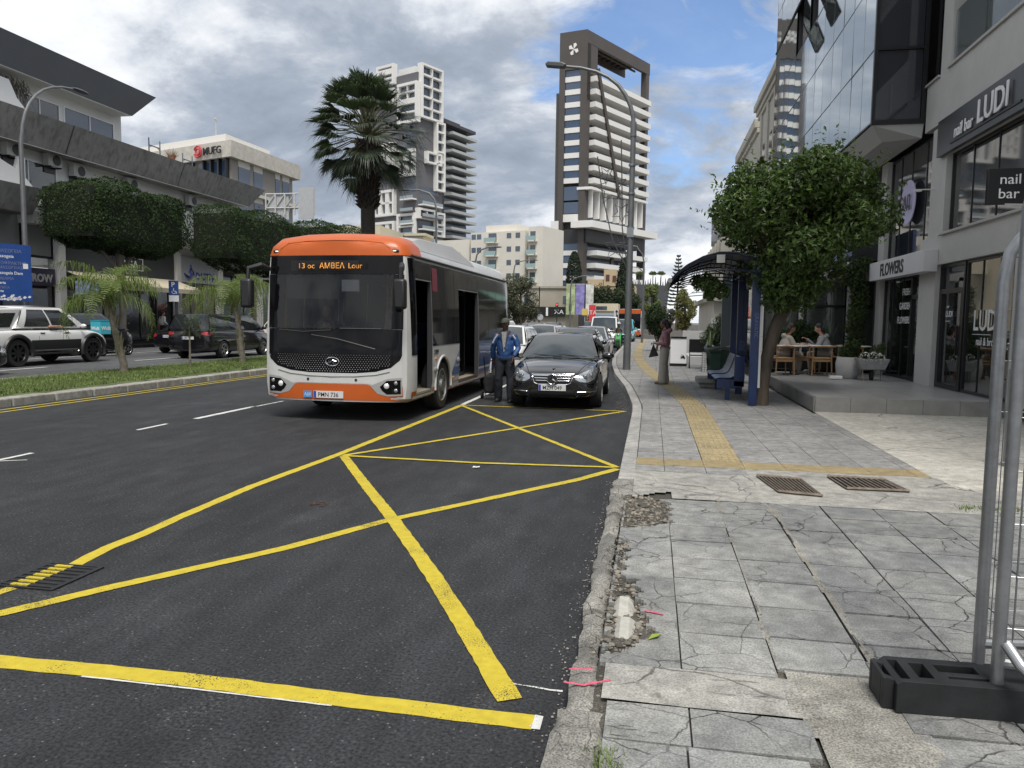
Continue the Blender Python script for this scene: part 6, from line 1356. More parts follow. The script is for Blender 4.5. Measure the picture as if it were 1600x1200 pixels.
    # folded-in door leaves with slanted grab rails
    for (y0,y1,nm) in ((.49,.95,0),(.97,1.34,1),(3.33,4.15,0),(4.2,5.02,1)):
        x=.98 if nm else 1.04; l=MB().box(x-.03,x,y0,y1,.46,2.3).build('door_leaf',glass_mat('door_glass',(.012,.013,.014),.15,.03,.8),root,smooth=0); mb=MB()
        for q in ((y0,y0+.04,.46,2.3),(y1-.04,y1,.46,2.3),(y0,y1,.46,.54),(y0,y1,2.22,2.3)): mb.box(x-.035,x+.006,*q)
        mb.build('door_frame',m_trim,l,smooth=0)
        if (y0<1 and not nm) or nm and y0>3 and 0 or (y0<4 and y0>3): 
            for z in (1.02,.62): MB().tube([(x+.05,y0+.08,z+.40),(x+.05,y1-.02,z)],.013,6).build('grab_rail',M('rail_steel',(.6,.6,.6),.25,.8),l)
    for (a,b_) in ((.47,1.35),(3.31,5.04)): MB().box(1.0,1.27,a,b_,.41,.45).build('door_step',M('step_beige',(.30,.27,.2),.7),root,smooth=0)
    # roof cowl and gutter
    cw=MB()
    for s in (1,-1):
        cw.add([(s*1.20,.86,2.86),(s*1.19,1.0,2.88),(s*1.19,5.0,2.88),(s*1.05,.92,3.04),(s*1.06,1.3,3.12),(s*1.06,3.6,3.20),(s*1.12,4.9,2.99),(s*.72,.94,3.11),(s*.72,1.3,3.15),(s*.72,3.6,3.25),(s*.72,4.9,3.08)],
          [(0,1,4,3),(1,2,6,5,4),(3,4,8,7),(4,5,9,8),(5,6,10,9)])
    cw.add([(-.72,.94,3.11),(-.72,1.3,3.15),(-.72,3.6,3.25),(-.72,4.9,3.08),(.72,.94,3.11),(.72,1.3,3.15),(.72,3.6,3.25),(.72,4.9,3.08)],[(0,4,5,1),(1,5,6,2),(2,6,7,3)])
    cw.build('roof_cowl',M('cowl_grey',(.42,.42,.42),.45,.1,var=[(1,.93,1.05)]),root,smooth=20,bevel=.012)
    MB().tube([(1.25,.3,2.74),(1.25,8.6,2.74)],.022,6).build('gutter',m_trim,root)
    # mirrors on arms
    for s in (1,-1):
        mx_=1.24 if s>0 else -1.39; arm=MB().tube([(s*1.16,.06,2.50),(s*1.22,-.10,2.56),(mx_,-.20,2.50),(mx_,-.22,2.33)],[.05,.045,.04,.035],8).build('mirror_arm',m_trim,root)
        MB().ell((0,0,0),(1,1,1),4,2) if 0 else None
        MB().box(mx_-.10,mx_+.10,-.32,-.16,1.85,2.33).build('mirror',m_trim,root,smooth=40,bevel=.045)
    for y in (2.1,6.9):
        for s in (1,-1):
            w=wheel(root,s*1.13,y,.46,.28,10,M('bus_rim',(.22,.22,.22),.5,.5),side=s)
            MB().lathe([(0,s*.16),(.10,s*.16),(.13,s*.10)],(0,0,0),16,'X',caps=False).build('hub',_m['bus_rim'],w)
    return root
city_bus()
# ---- far bus (same livery) ----
fb=thing('far_bus','small orange topped white bus far down the street behind the lamp post','bus',(-2.35,80,0))
MB().prism([(-1.2,.35),(1.2,.35),(1.25,.8),(1.2,2.75),(1.0,3.0),(-1.0,3.0),(-1.2,2.75),(-1.25,.8)],'Y',0,9).build('body',_m['paint_bus_white'],fb,smooth=0,bevel=.05)
MB().box(-1.13,1.13,-.03,-.004,1.0,2.5).build('windscreen',_m['bus_black'],fb,smooth=0); MB().box(-1.16,1.16,-.04,-.004,2.53,2.98).build('roof_front',_m['paint_bus_orange'],fb,smooth=0,bevel=.01); MB().box(-1.16,1.16,-.04,-.004,.36,.66).build('lower_bumper',_m['paint_bus_orange'],fb,smooth=0)
MB().box(1.20,1.262,.4,8.8,1.2,2.5).build('side_glass',_m['bus_black'],fb,smooth=0)
for s in (1,-1): MB().box(s*1.32-.1,s*1.32+.1,-.2,-.08,1.9,2.4).build('mirror',m_trim,fb,smooth=0,bevel=.03); MB().ell((s*.95,-.04,.8),(.16,.03,.09),10,6).build('headlight',m_lamp,fb)
for y in (2,7):
    for s in (1,-1): wheel(fb,s*1.1,y,.46,.26,6,side=s)
# ---- motor scooters ----
def scooter(name,label,loc,rz,body,group=None):
    t=thing(name,label,'scooter',loc,rz,group)
    for y in (-.62,.62): wheel(t,0,y,.25,.11,5,side=1)
    MB().tube([(0,.62,.25),(0,.50,.62),(0,.42,1.02)],[.03,.035,.03],8).build('fork',m_trim,t)
    mb=MB().prism([(.30,.28),(.44,.30),(.56,.60),(.48,1.0),(.38,1.02),(.36,.60),(.25,.36),(-.15,.34),(-.28,.62),(-.85,.72),(-.88,.60),(-.5,.36),(-.2,.24),(.2,.24)],'X',-.17,.17); mb.build('body',body,t,smooth=0,bevel=.05)
    MB().box(-.14,.14,-.80,-.10,.72,.80).build('seat',m_trim,t,smooth=0,bevel=.04); MB().tube([(-.34,.34,1.06),(-.15,.42,1.05),(.15,.42,1.05),(.34,.34,1.06)],.018,6).build('handlebar',m_trim,t)
    MB().box(-.12,.12,.50,.62,.60,.70).ell((0,.50,.92),(.09,.06,.08),10,6).build('headlight',m_lamp,t); MB().ell((0,-.88,.66),(.09,.03,.04),8,5).build('tail_light',m_red,t)
    MB().tube([(.14,-.2,.22),(.17,-.8,.30)],[.03,.05],8).build('exhaust',m_trim,t)
    for s in (1,-1): MB().tube([(s*.28,.36,1.06),(s*.36,.36,1.22)],.008,5).ell((s*.37,.36,1.27),(.07,.015,.045),10,6).build('mirror',m_trim,t)
    return t
scooter('motor_scooter','black delivery scooter carrying a turquoise food box behind the white pickup',(-20.95,26.6,.1),-.15,m_trim)
scooter('motor_scooter','bright green scooter coming up beside the far white van',(-1.95,45,0),math.pi,paintm('green',(.10,.50,.12)))
t=thing('delivery_box','turquoise insulated food delivery box lettered Wolt on the rider scooter','box',(-21.02,25.95,.1),-.15)
MB().box(-.25,.25,-.25,.25,.86,1.36).build('bag',M('turquoise',(.05,.42,.52),.7),t,smooth=0,bevel=.02); MB().box(-.255,.255,-.255,.255,1.36,1.41).build('lid',M('turquoise_dark',(.03,.28,.36),.7),t,smooth=0)
text('Wolt',.20,m_letterw,t,frame((.256,-.20,1.03),(0,1,0),(1,0,0)),ext=.001,bold=.006); text('Wolt',.19,m_letterw,t,frame((-.20,-.256,1.03),(1,0,0),(0,-1,0)),ext=.001,bold=.006)
# =================== PEOPLE ===================
def cap(mb,a,b,ra,rb,n=12,ell=None):
    a=V3(a);b=V3(b); mb.tube([a,a.lerp(b,.33),a.lerp(b,.66),b],[ra,ra+(rb-ra)*.33+ (ell or 0),ra+(rb-ra)*.66+(ell or 0)*.6,rb],n); mb.ell(a,(ra,ra,ra),n,8); mb.ell(b,(rb,rb,rb),n,8)
def fuse(mb,name,mat,parent,vox=.011,smooth=4,wrinkle=0,seed=0):
    o=mb.build(name,mat,None,smooth=0,fix=False); m=o.modifiers.new('r','REMESH'); m.mode='VOXEL'; m.voxel_size=vox; m.use_smooth_shade=True
    s=o.modifiers.new('s','SMOOTH'); s.iterations=smooth; s.factor=.5; apply_mods(o)
    if wrinkle:
        from mathutils import noise as NS
        for v in o.data.vertices:
            p=v.co; d=NS.noise(V3((p.x*9+seed,p.y*9,p.z*5)))*.6+NS.noise(V3((p.x*20,p.y*20+seed,p.z*11)))*.4
            v.co=p+v.normal*d*wrinkle
    o.data.polygons.foreach_set('use_smooth',[True]*len(o.data.polygons)); 
    if not o.data.materials: o.data.materials.append(mat)
    o.parent=parent; return o
def hand(mb,w,d,up,side,curl=.5,s=1.0):
    """w wrist, d direction of hand, up = back-of-hand normal, side: +1 thumb towards up x d"""
    d=V3(d).normalized(); up=V3(up); up=(up-d*up.dot(d)).normalized(); q=d.cross(up)*side; w=V3(w)
    mb.obox(w+d*.045*s,(.03*s,.085*s,.024*s),Matrix((d,q,up)).transposed().to_3x3()) if 0 else None
    for k,off in enumerate((-.027,-.009,.009,.027)): cap(mb,w+q*off*.6*s,w+d*.085*s+q*off*s,.014*s,.0115*s,8)
    for k,(off,l) in enumerate(zip((-.029,-.010,.010,.029),(.030,.036,.040,.036))):
        p=w+d*.088*s+q*off*s; dd=d.copy(); r=.0092*s
        for j in range(3):
            ang=curl*(.45+.35*j); dd2=(d*math.cos(ang*(j+1)*.75)-up*math.sin(ang*(j+1)*.75)).normalized(); p2=p+dd2*l*(1,.72,.55)[j]*s; cap(mb,p,p2,r,r*.9,8); p=p2; r*=.9
    p=w+d*.025*s+q*.03*s; p2=p+(d*.6+q*.75-up*.2).normalized()*.042*s; cap(mb,p,p2,.013*s,.0105*s,8); cap(mb,p2,p2+(d*.95+q*.2-up*.35).normalized()*.03*s,.0105*s,.0085*s,8)
def head(mb,c,f,s=1.0,up=(0,0,1)):
    """c centre of the skull, f facing direction"""
    f=V3(f).normalized(); up=V3(up); up=(up-f*up.dot(f)).normalized(); r=f.cross(up); R=Matrix((r,f,up)).transposed()
    P=lambda x,y,z: V3(c)+R@V3((x*s,y*s,z*s))
    mb.ell(c,(.076*s,.095*s,.105*s),18,14,rot=R); mb.ell(P(0,.022,-.055),(.058*s,.066*s,.062*s),14,10,rot=R); mb.ell(P(0,.05,-.095),(.03*s,.03*s,.022*s),10,8,rot=R)
    mb.ell(P(0,.098,-.022),(.013*s,.02*s,.026*s),10,8,rot=R); mb.ell(P(0,.108,-.036),(.017*s,.014*s,.011*s),10,8,rot=R)
    for q in (1,-1): mb.ell(P(q*.078,-.005,-.01),(.010*s,.02*s,.032*s),8,8,rot=R); mb.ell(P(q*.032,.08,.018),(.024*s,.016*s,.008*s),10,6,rot=R); mb.ell(P(q*.042,.065,-.03),(.022*s,.02*s,.022*s),10,8,rot=R)
    mb.ell(P(0,.086,-.062),(.026*s,.012*s,.008*s),10,6,rot=R); mb.ell(P(0,.084,-.073),(.022*s,.011*s,.008*s),10,6,rot=R)
    return P,R
def face_bits(P,R,parent,s=1.0,glasses=None):
    mb=MB()
    for q in (1,-1): mb.ell(P(q*.031,.0865,-.0005),(.0125*s,.007*s,.0065*s),10,6,rot=R)
    mb.build('eyes',M('eye_white',(.5,.48,.45),.3),parent)
    mb=MB()
    for q in (1,-1): mb.ell(P(q*.031,.0925,-.0005),(.0055*s,.003*s,.0055*s),8,6,rot=R); mb.ell(P(q*.032,.093,.022),(.02*s,.006*s,.004*s),8,6,rot=R)
    mb.build('eyebrows',M('brow',(.02,.015,.012),.7),parent)
    MB().ell(P(0,.0965,-.067),(.023*s,.005*s,.006*s),10,6,rot=R).build('lips',M('lip',(.20,.08,.07),.5),parent)
    if glasses:
        mb=MB()
        for q in (1,-1): mb.tube([P(q*.034+math.cos(t)*.026,.106,.0+math.sin(t)*.021) for t in np.linspace(0,6.28,16)],.0025,5); mb.tube([P(q*.06,.105,.005),P(q*.08,0,.005)],.0025,4)
        mb.tube([P(-.01,.107,.004),P(.01,.107,.004)],.0025,4); mb.build('glasses',m_black,parent)
def skin(n,c): return M('skin_'+n,c,.55,0,.4,var=[(12,.92,1.08)])
# ---- man in the blue jacket, walking towards the camera with a shopping trolley ----
t=thing('person','man in a blue jacket, checked shirt and camouflage cap pulling a dark shopping trolley','person',(-2.98,15.35,0),math.pi)  # local +Y faces the camera
sk=skin('dark',(.11,.060,.040)); mb=MB()
hc=(0,.03,1.63); P_,R_=head(mb,hc,(.05,1,-.08)); cap(mb,(0,-.01,1.44),(0,.01,1.56),.060,.058)
for s in (1,-1): cap(mb,(s*.08,-.0,1.38),(s*.16,0,1.36),.045,.04)
cap(mb,(0,0,1.05),(0,-.01,1.38),.13,.12); cap(mb,(0,0,.95),(0,0,1.05),.13,.13)
for s,kn,an in ((1,(.13,.06,.50),(.14,-.02,.10)),(-1,(-.12,.05,.50),(-.14,.10,.10))): cap(mb,(s*.09,0,.92),kn,.08,.055); cap(mb,kn,an,.052,.035)
# local +x is picture left (facing camera): right arm holds the trolley behind at picture left
for sh,el,wr,dd in (((.19,-.01,1.38),(.27,-.06,1.12),(.28,-.16,.88),(.05,-.35,-.9)),((-.19,-.01,1.38),(-.27,-.0,1.13),(-.20,.14,.95),(.1,.25,-.95))):
    cap(mb,sh,el,.05,.04); cap(mb,el,wr,.038,.027); hand(mb,wr,dd,(0,1,.2) if sh[0]>0 else (-1,.2,0),1 if sh[0]>0 else -1,.9 if sh[0]>0 else .5)
fuse(mb,'body',sk,t,.0065,2); face_bits(P_,R_,t)
mb=MB(); cap(mb,(0,.0,1.0),(0,-.02,1.30),.155,.145); mb.ell((0,0,1.12),(.185,.15,.26),16,12); mb.ell((0,-.015,1.35),(.195,.11,.085),16,10); mb.ell((0,0,.93),(.175,.14,.09),16,10)
for sh,el,wr in (((.19,-.01,1.36),(.275,-.06,1.12),(.285,-.15,.91)),((-.19,-.01,1.36),(-.275,.0,1.13),(-.212,.125,.98))): cap(mb,sh,el,.064,.056,ell=.008); cap(mb,el,wr,.058,.044,ell=.006)
cap(mb,(.06,-.03,1.45),(-.06,-.03,1.45),.05,.05)
jk=fuse(mb,'jacket',M('jacket_blue',(.018,.062,.19),.55,var=[(4,.75,1.25)],bump=(14,.5,.02)),t,.012,2,.014,3)
mb=MB()
for s in (1,-1): mb.tube([(s*.155,.045,1.40),(s*.215,.04,1.32),(s*.262,.03,1.22)],.018,6)
mb.build('shoulder_panel',M('panel_white',(.5,.52,.55),.6),jk)
mb=MB(); mb.prism([(-.055,1.46),(.055,1.46),(.028,1.22),(.010,1.05),(-.010,1.05),(-.028,1.22)],'Y',.05,.150); mb.build('shirt',M('checked_shirt',(.35,.35,.36),.8,var=[(60,.15,1.6)]),t,smooth=40)
mb=MB()
for s in (1,-1): mb.tube([(s*.075,.04,1.47),(s*.07,.10,1.40),(s*.045,.142,1.26),(s*.012,.152,1.05)],[.022,.018,.009,.005],6)
mb.build('collar',M('collar_dark',(.03,.035,.05),.7),jk)
mb=MB(); mb.tube([(0,.17,.96),(0,.165,.88)],.004,4)
mb=MB(); mb.ell((0,0,.90),(.18,.14,.10),14,10)
for s,kn,an in ((1,(.13,.06,.50),(.145,-.02,.09)),(-1,(-.12,.05,.50),(-.145,.10,.09))): cap(mb,(s*.09,0,.88),kn,.105,.082,ell=.01); cap(mb,kn,an,.085,.085,ell=.006)
fuse(mb,'trousers',M('trousers_navy',(.010,.012,.02),.85,bump=(10,.5,.02)),t,.013,2,.014,8)
for s,(x,y) in ((1,(.15,.03)),(-1,(-.15,.15))): mb=MB(); mb.ell((x,y,.045),(.05,.135,.045),14,8); mb.ell((x,y-.07,.07),(.045,.055,.06),12,8); mb.box(x-.048,x+.048,y-.12,y+.12,0,.022); mb.build('shoe',M('shoe_black',(.012,.012,.012),.6),t)
mb=MB(); mb.ell(P_(0,-.008,.035),(.088,.105,.082),18,12,rot=R_); mb.ell(P_(0,.105,.035),(.07,.06,.010),14,6,rot=R_); mb.build('cap',M('camouflage_cap',(.06,.065,.05),.85,var=[(28,.3,1.9)]),t)
tr=thing('shopping_trolley','dark two wheeled shopping trolley bag pulled by the man in blue','trolley',(-3.38,15.75,0),math.pi)
MB().prism([(-.11,.14),(.11,.14),(.14,.40),(.10,.54),(-.10,.54),(-.14,.40)],'Y',-.12,.12).build('bag',M('bag_black',(.014,.014,.016),.8,bump=(9,.6,.03)),tr,smooth=40,bevel=.05)
for s in (1,-1): MB().lathe([(.055,-.015),(.085,-.02),(.085,.02),(.055,.015)],(s*.2,-.12,.085),18,'X').build('wheel',m_tyre,tr)
MB().tube([(.13,-.16,.1),(.12,-.02,.65),(.10,.20,.92),(-.10,.20,.92),(-.12,-.02,.65),(-.13,-.16,.1)],.012,6).tube([(-.2,-.12,.085),(.2,-.12,.085)],.010,6).build('handle',m_black,tr)
# ---- woman in pink hoodie on the pavement, in profile looking left (towards the road) ----
t=thing('person','woman in pink hooded jacket and pale wide trousers standing on the pavement','person',(.33,19.6,.12),rad(80))  # +Y local turned to -X world
sk=skin('brown',(.17,.09,.06)); mb=MB(); P_,R_=head(mb,(0,.04,1.54),(.0,1,-.10),.97); cap(mb,(0,-.005,1.36),(0,.02,1.47),.048,.05)
cap(mb,(0,0,.98),(0,-.01,1.30),.11,.11)
for s,kn,an in ((1,(.08,.02,.48),(.085,-.01,.09)),(-1,(-.08,.03,.48),(-.09,.04,.09))): cap(mb,(s*.08,0,.9),kn,.075,.05); cap(mb,kn,an,.048,.032)
for s,el,wr in ((1,(.22,-.04,1.06),(.12,.20,1.02)),(-1,(-.22,-.04,1.06),(-.10,.22,1.04))): cap(mb,(s*.165,-.01,1.31),el,.04,.034); cap(mb,el,wr,.034,.024); hand(mb,wr,(-s*.35,.9,.05),(0,-.2,1) if s>0 else (0,-.2,1),-s,.7,.92)
fuse(mb,'body',sk,t,.0065,2); face_bits(P_,R_,t,.97,glasses=True)
mb=MB(); mb.ell((0,-.0,1.12),(.175,.135,.25),16,12); mb.ell((0,-.01,1.30),(.18,.11,.08),14,10); mb.ell((0,.0,.93),(.165,.135,.06),14,8); mb.ell((0,-.10,1.38),(.12,.075,.075),14,8); cap(mb,(-.06,.0,1.40),(.06,.0,1.40),.05,.05)
for s,el,wr in ((1,(.225,-.04,1.06),(.14,.16,1.02)),(-1,(-.225,-.04,1.06),(-.12,.18,1.04))): cap(mb,(s*.165,-.01,1.29),el,.066,.058,ell=.006); cap(mb,el,wr,.06,.042,ell=.004)
hd=fuse(mb,'hooded_jacket',M('hoodie_pink',(.30,.16,.175),.85,bump=(16,.5,.02)),t,.012,2,.012,5)
mb=MB()
for s in (1,-1): mb.tube([(s*.10,.02,1.38),(s*.185,.03,1.31),(s*.245,.02,1.18),(s*.262,.0,1.07)],.009,5)
mb.build('sleeve_stripe',M('stripe_black',(.02,.02,.02),.7),hd)
mb=MB(); mb.ell((0,0,.90),(.165,.13,.10),14,10)
for s,kn,an in ((1,(.085,.02,.48),(.09,-.01,.09)),(-1,(-.085,.03,.48),(-.095,.04,.09))): cap(mb,(s*.08,0,.86),kn,.105,.095,ell=.006); cap(mb,kn,an,.095,.11,ell=.0)
fuse(mb,'trousers',M('trousers_stone',(.36,.34,.30),.85,bump=(12,.5,.02)),t,.013,2,.016,11)
for (x,y) in ((.09,.06),(-.095,.11)): mb=MB(); mb.ell((x,y,.04),(.042,.12,.04),12,8); mb.box(x-.04,x+.04,y-.11,y+.11,0,.02); mb.build('shoe',M('shoe_brown',(.16,.09,.06),.7),t)
mb=MB(); mb.ell(P_(0,-.03,.03),(.097,.098,.10),16,12,rot=R_); mb.ell(P_(0,-.10,-.08),(.11,.07,.13),16,12,rot=R_)
for k in range(26): a=rng.uniform(2.2,4.1)+math.pi/2*0; p=P_(math.sin(a)*.10,-.05-abs(math.cos(a))*.06,.02); q=P_(math.sin(a)*.13+rng.gauss(0,.01),-.08-abs(math.cos(a))*.09,-.18+rng.gauss(0,.02)); mb.tube([p,p.lerp(q,.5)+V3((0,0,.0)),q],[.03,.026,.008],5)
fuse(mb,'hair',M('hair_dark',(.018,.012,.010),.6,bump=(60,.7,.01)),t,.011,1,.008,2)
bg=thing('shoulder_bag','soft black bag hanging from the hands of the woman in pink','bag',(.33,19.6,.12),rad(80)); mb=MB(); mb.add([(-.02,.30,1.03),(.02,.30,1.03),(.05,.16,.72),(-.02,.40,.66),(.04,.42,.68),(-.05,.16,.72)],[(0,1,2,5),(1,0,3,4),(0,5,3),(1,4,2),(5,2,4,3)]); mb.build('pouch',M('bag_black'),bg,smooth=0,bevel=.015)
MB().tube([(0,.28,1.02),(.02,.31,1.08),(.02,.26,1.08),(0,.27,1.02)],.008,5).build('strap',M('bag_black'),bg)
# ---- delivery rider ----
def rider(label,loc,rz,helmet,jacket,trs,skn,low=False,backpack=None):
    t=thing('person',label,'person',loc,rz); mb=MB(); P_,R_=head(mb,(0,-.02,1.52),(0,1,-.1)); cap(mb,(0,-.1,1.32),(0,-.05,1.45),.055,.055); cap(mb,(0,-.28,.86),(0,-.13,1.25),.13,.13)
    for s in (1,-1): cap(mb,(s*.18,-.12,1.26),(s*.27,.02,1.05),.045,.04); cap(mb,(s*.27,.02,1.05),(s*.28,.28,1.05),.038,.028); hand(mb,(s*.28,.30,1.05),(0,.9,-.1),(0,.1,1),-s,.9); cap(mb,(s*.1,-.25,.84),(s*.18,.2,.80),.08,.055); cap(mb,(s*.18,.2,.80),(s*.17,.18,.38),.05,.035)
    fuse(mb,'body',skn,t,.010,1)
    mb=MB(); mb.ell((0,-.2,1.05),(.19,.15,.26),14,10,rot=Matrix.Rotation(-.35,3,'X')); mb.ell((0,-.12,1.27),(.2,.12,.09),14,8)
    for s in (1,-1): cap(mb,(s*.18,-.12,1.26),(s*.27,.02,1.05),.072,.062); cap(mb,(s*.27,.02,1.05),(s*.28,.26,1.05),.06,.042)
    fuse(mb,'jacket',jacket,t,.016,2,.01); mb=MB(); mb.ell((0,-.27,.86),(.18,.16,.11),14,8)
    for s in (1,-1): cap(mb,(s*.1,-.25,.84),(s*.18,.2,.80),.1,.08); cap(mb,(s*.18,.2,.80),(s*.17,.18,.38),.075,.06)
    fuse(mb,'trousers',trs,t,.016,2,.01)
    for s in (1,-1): MB().ell((s*.17,.22,.33),(.05,.12,.045),12,8).build('shoe',M('shoe_black'),t)
    hm=MB().ell((0,-.03,1.56),(.125,.145,.125),18,12).build('helmet',helmet,t); MB().ell((0,.065,1.53),(.10,.06,.055),14,8).build('visor',m_cg,hm); return t
rider('delivery rider in red helmet and dark jacket riding the black scooter',(-20.93,26.55,.1),-.15,M('helmet_red',(.50,.02,.03),.2,0,.6,coat=1),M('jacket_black',(.013,.013,.016),.8),M('jeans_black',(.012,.012,.014),.85),skin('tan',(.25,.14,.09)))
rider('rider with pale helmet on the far green scooter',(-1.95,45,0),math.pi,M('helmet_pale',(.45,.45,.42),.3),M('jacket_grey',(.09,.09,.09),.8),M('jeans_black'),skin('tan',(.25,.14,.09)))
# ---- pickup driver: arm on the window sill (he sits inside the cab) ----
t=thing('person','pickup driver with bare forearm resting on the open window','person',(-19.75,21.25,.1),0)
mb=MB(); P_,R_=head(mb,(.40,.0,1.52),(0,1,0)); cap(mb,(.40,-.06,1.30),(.40,-.02,1.42),.05,.05); cap(mb,(.40,-.12,1.0),(.40,-.1,1.25),.12,.12); cap(mb,(.55,-.10,1.28),(.82,-.18,1.20),.05,.042); cap(mb,(.86,-.20,1.215),(.885,.16,1.22),.042,.03); hand(mb,(.885,.18,1.22),(.1,.95,-.25),(1,0,.3),-1,.6)
fuse(mb,'body',skin('fair',(.42,.24,.17)),t,.009,2); mb=MB(); mb.ell((.40,-.12,1.15),(.2,.14,.22),14,10); cap(mb,(.55,-.10,1.28),(.72,-.15,1.23),.07,.06); fuse(mb,'shirt',M('jacket_grey',(.09,.09,.09),.8),t,.016,2)
# ---- bus driver and a standing passenger in white ----
t=thing('person','bus driver seated behind the bus windscreen in dark clothes','person',(-5.75,12.85,.42),math.pi)
mb=MB(); P_,R_=head(mb,(0,.05,1.40),(0,1,0)); cap(mb,(0,0,1.2),(0,.02,1.32),.05,.05)
for s in (1,-1): cap(mb,(s*.18,0,1.15),(s*.26,.12,.95),.05,.042); cap(mb,(s*.26,.12,.95),(s*.16,.34,1.08),.04,.028); hand(mb,(s*.16,.35,1.08),(0,.7,.5),(0,-.4,1),-s,1)
cap(mb,(0,-.05,.7),(0,0,1.12),.13,.13); fuse(mb,'body',skin('tan',(.25,.14,.09)),t,.010,1); mb=MB(); mb.ell((0,-.02,.92),(.21,.15,.28),14,10); mb.ell((0,0,1.15),(.21,.11,.08),14,8)
for s in (1,-1): cap(mb,(s*.18,0,1.15),(s*.26,.12,.95),.07,.06); cap(mb,(s*.26,.12,.95),(s*.18,.30,1.06),.055,.045)
fuse(mb,'jacket',M('jacket_black'),t,.016,2)
def stander(label,loc,rz,sc,topm,hairm,skn,trm,sitting=False,z0=0):
    t=thing('person',label,'person',loc,rz); mb=MB(); P_,R_=head(mb,(0,.03,1.58),(0,1,-.1)); cap(mb,(0,-.01,1.38),(0,.01,1.5),.052,.052); cap(mb,(0,0,.95),(0,0,1.32),.13,.12)
    for s in (1,-1): cap(mb,(s*.17,0,1.35),(s*.24,-.03,1.10),.045,.038); cap(mb,(s*.24,-.03,1.10),(s*.2,.16,.98),.036,.026); hand(mb,(s*.2,.17,.97),(-s*.2,.8,-.2),(0,.2,1),-s,.7); cap(mb,(s*.09,0,.9),(s*.1,.02,.5),.08,.055); cap(mb,(s*.1,.02,.5),(s*.11,-.02,.08),.05,.035)
    fuse(mb,'body',skn,t,.010,1); mb=MB(); mb.ell((0,0,1.12),(.19,.14,.27),14,10); mb.ell((0,0,1.33),(.19,.11,.08),14,8)
    for s in (1,-1): cap(mb,(s*.17,0,1.35),(s*.24,-.03,1.10),.07,.06); cap(mb,(s*.24,-.03,1.10),(s*.2,.14,.99),.055,.042)
    fuse(mb,'top',topm,t,.015,2,.008); mb=MB(); mb.ell((0,0,.9),(.16,.13,.1),14,8)
    for s in (1,-1): cap(mb,(s*.09,0,.88),(s*.1,.02,.5),.1,.08); cap(mb,(s*.1,.02,.5),(s*.11,-.02,.1),.08,.07)
    fuse(mb,'trousers',trm,t,.016,2,.008); mb=MB(); mb.ell(P_(0,-.025,.03),(.088,.095,.095),14,10,rot=R_); mb.ell(P_(0,-.08,-.05),(.08,.05,.09),12,8,rot=R_); mb.build('hair',hairm,t)
    for s in (1,-1): MB().ell((s*.11,.04,.04),(.045,.12,.045),12,8).build('shoe',M('shoe_black'),t)
    return t
stander('passenger in a cream hooded top standing at the front of the bus',(-4.45,12.75,.44),rad(150),1,M('cream_top',(.34,.31,.27),.85),M('hair_dark'),skin('tan',(.25,.14,.09)),M('jeans_black'))
stander('man in a white top with dark strap walking past the DASTRA shop window',(-26.3,37.2,.26),-.4,1,M('white_top',(.62,.62,.6),.8),M('hair_dark'),skin('fair',(.42,.24,.17)),M('jeans_black'))
# ---- two people seated at the cafe table ----
def sitter(label,loc,rz,topm,skn,hairm,trm,lean=.25,phone=False,chin=False):
    t=thing('person',label,'person',loc,rz); mb=MB(); n=V3((0,lean*.9,.5)); hip=V3((0,0,.50)); sh=hip+V3((0,lean*.5,.46)); hd_=sh+V3((0,.10,.24)); P_,R_=head(mb,hd_,(0,1,-.35)); cap(mb,sh,hd_-V3((0,.03,.09)),.05,.05); cap(mb,hip,sh-V3((0,0,.08)),.13,.13)
    for s in (1,-1):
        s0=sh+V3((s*.17,0,-.03)); e=s0+V3((s*.04,.14,-.25)); w=e+V3((-s*.08,.24,.08 if not chin or s<0 else .22)); cap(mb,s0,e,.045,.038); cap(mb,e,w,.036,.026); hand(mb,w,(-s*.2,.6,.3),(0,-.3,1),-s,.9)
        cap(mb,hip+V3((s*.1,0,0)),hip+V3((s*.12,.44,-.0)),.08,.055); cap(mb,hip+V3((s*.12,.44,0)),hip+V3((s*.12,.40,-.42)),.052,.035)
    fuse(mb,'body',skn,t,.009,1); mb=MB(); c=hip.lerp(sh,.5); mb.ell(c,(.19,.145,.28),14,10,rot=Matrix.Rotation(-lean*.9,3,'X')); mb.ell(sh-V3((0,0,.03)),(.19,.11,.08),14,8); mb.ell(sh+V3((0,-.10,.03)),(.11,.07,.07),12,8)
    for s in (1,-1):
        s0=sh+V3((s*.17,0,-.03)); e=s0+V3((s*.04,.14,-.25)); w=e+V3((-s*.08,.22,.08 if not chin or s<0 else .2)); cap(mb,s0,e,.068,.058); cap(mb,e,w,.055,.042)
    fuse(mb,'hooded_top',topm,t,.014,2,.010); mb=MB(); mb.ell(hip,(.18,.15,.11),14,8)
    for s in (1,-1): cap(mb,hip+V3((s*.1,0,0)),hip+V3((s*.12,.44,0)),.1,.08); cap(mb,hip+V3((s*.12,.44,0)),hip+V3((s*.12,.40,-.38)),.08,.075)
    fuse(mb,'trousers',trm,t,.015,2,.010)
    for s in (1,-1): MB().ell((s*.12,.47,.04),(.045,.12,.04),12,8).build('shoe',M('shoe_pale',(.4,.4,.38),.7),t)
    mb=MB(); mb.ell(P_(0,-.02,.03),(.09,.095,.1),14,10,rot=R_); mb.ell(P_(0,-.07,-.05),(.085,.06,.1),12,8,rot=R_); mb.build('hair',hairm,t); return t
sitter('seated cafe guest in a cream hooded top looking at a phone',(3.40,20.95,.39),rad(-75),M('cream_top'),skin('tan',(.25,.14,.09)),M('hair_dark'),M('trousers_beige',(.45,.42,.36),.85))
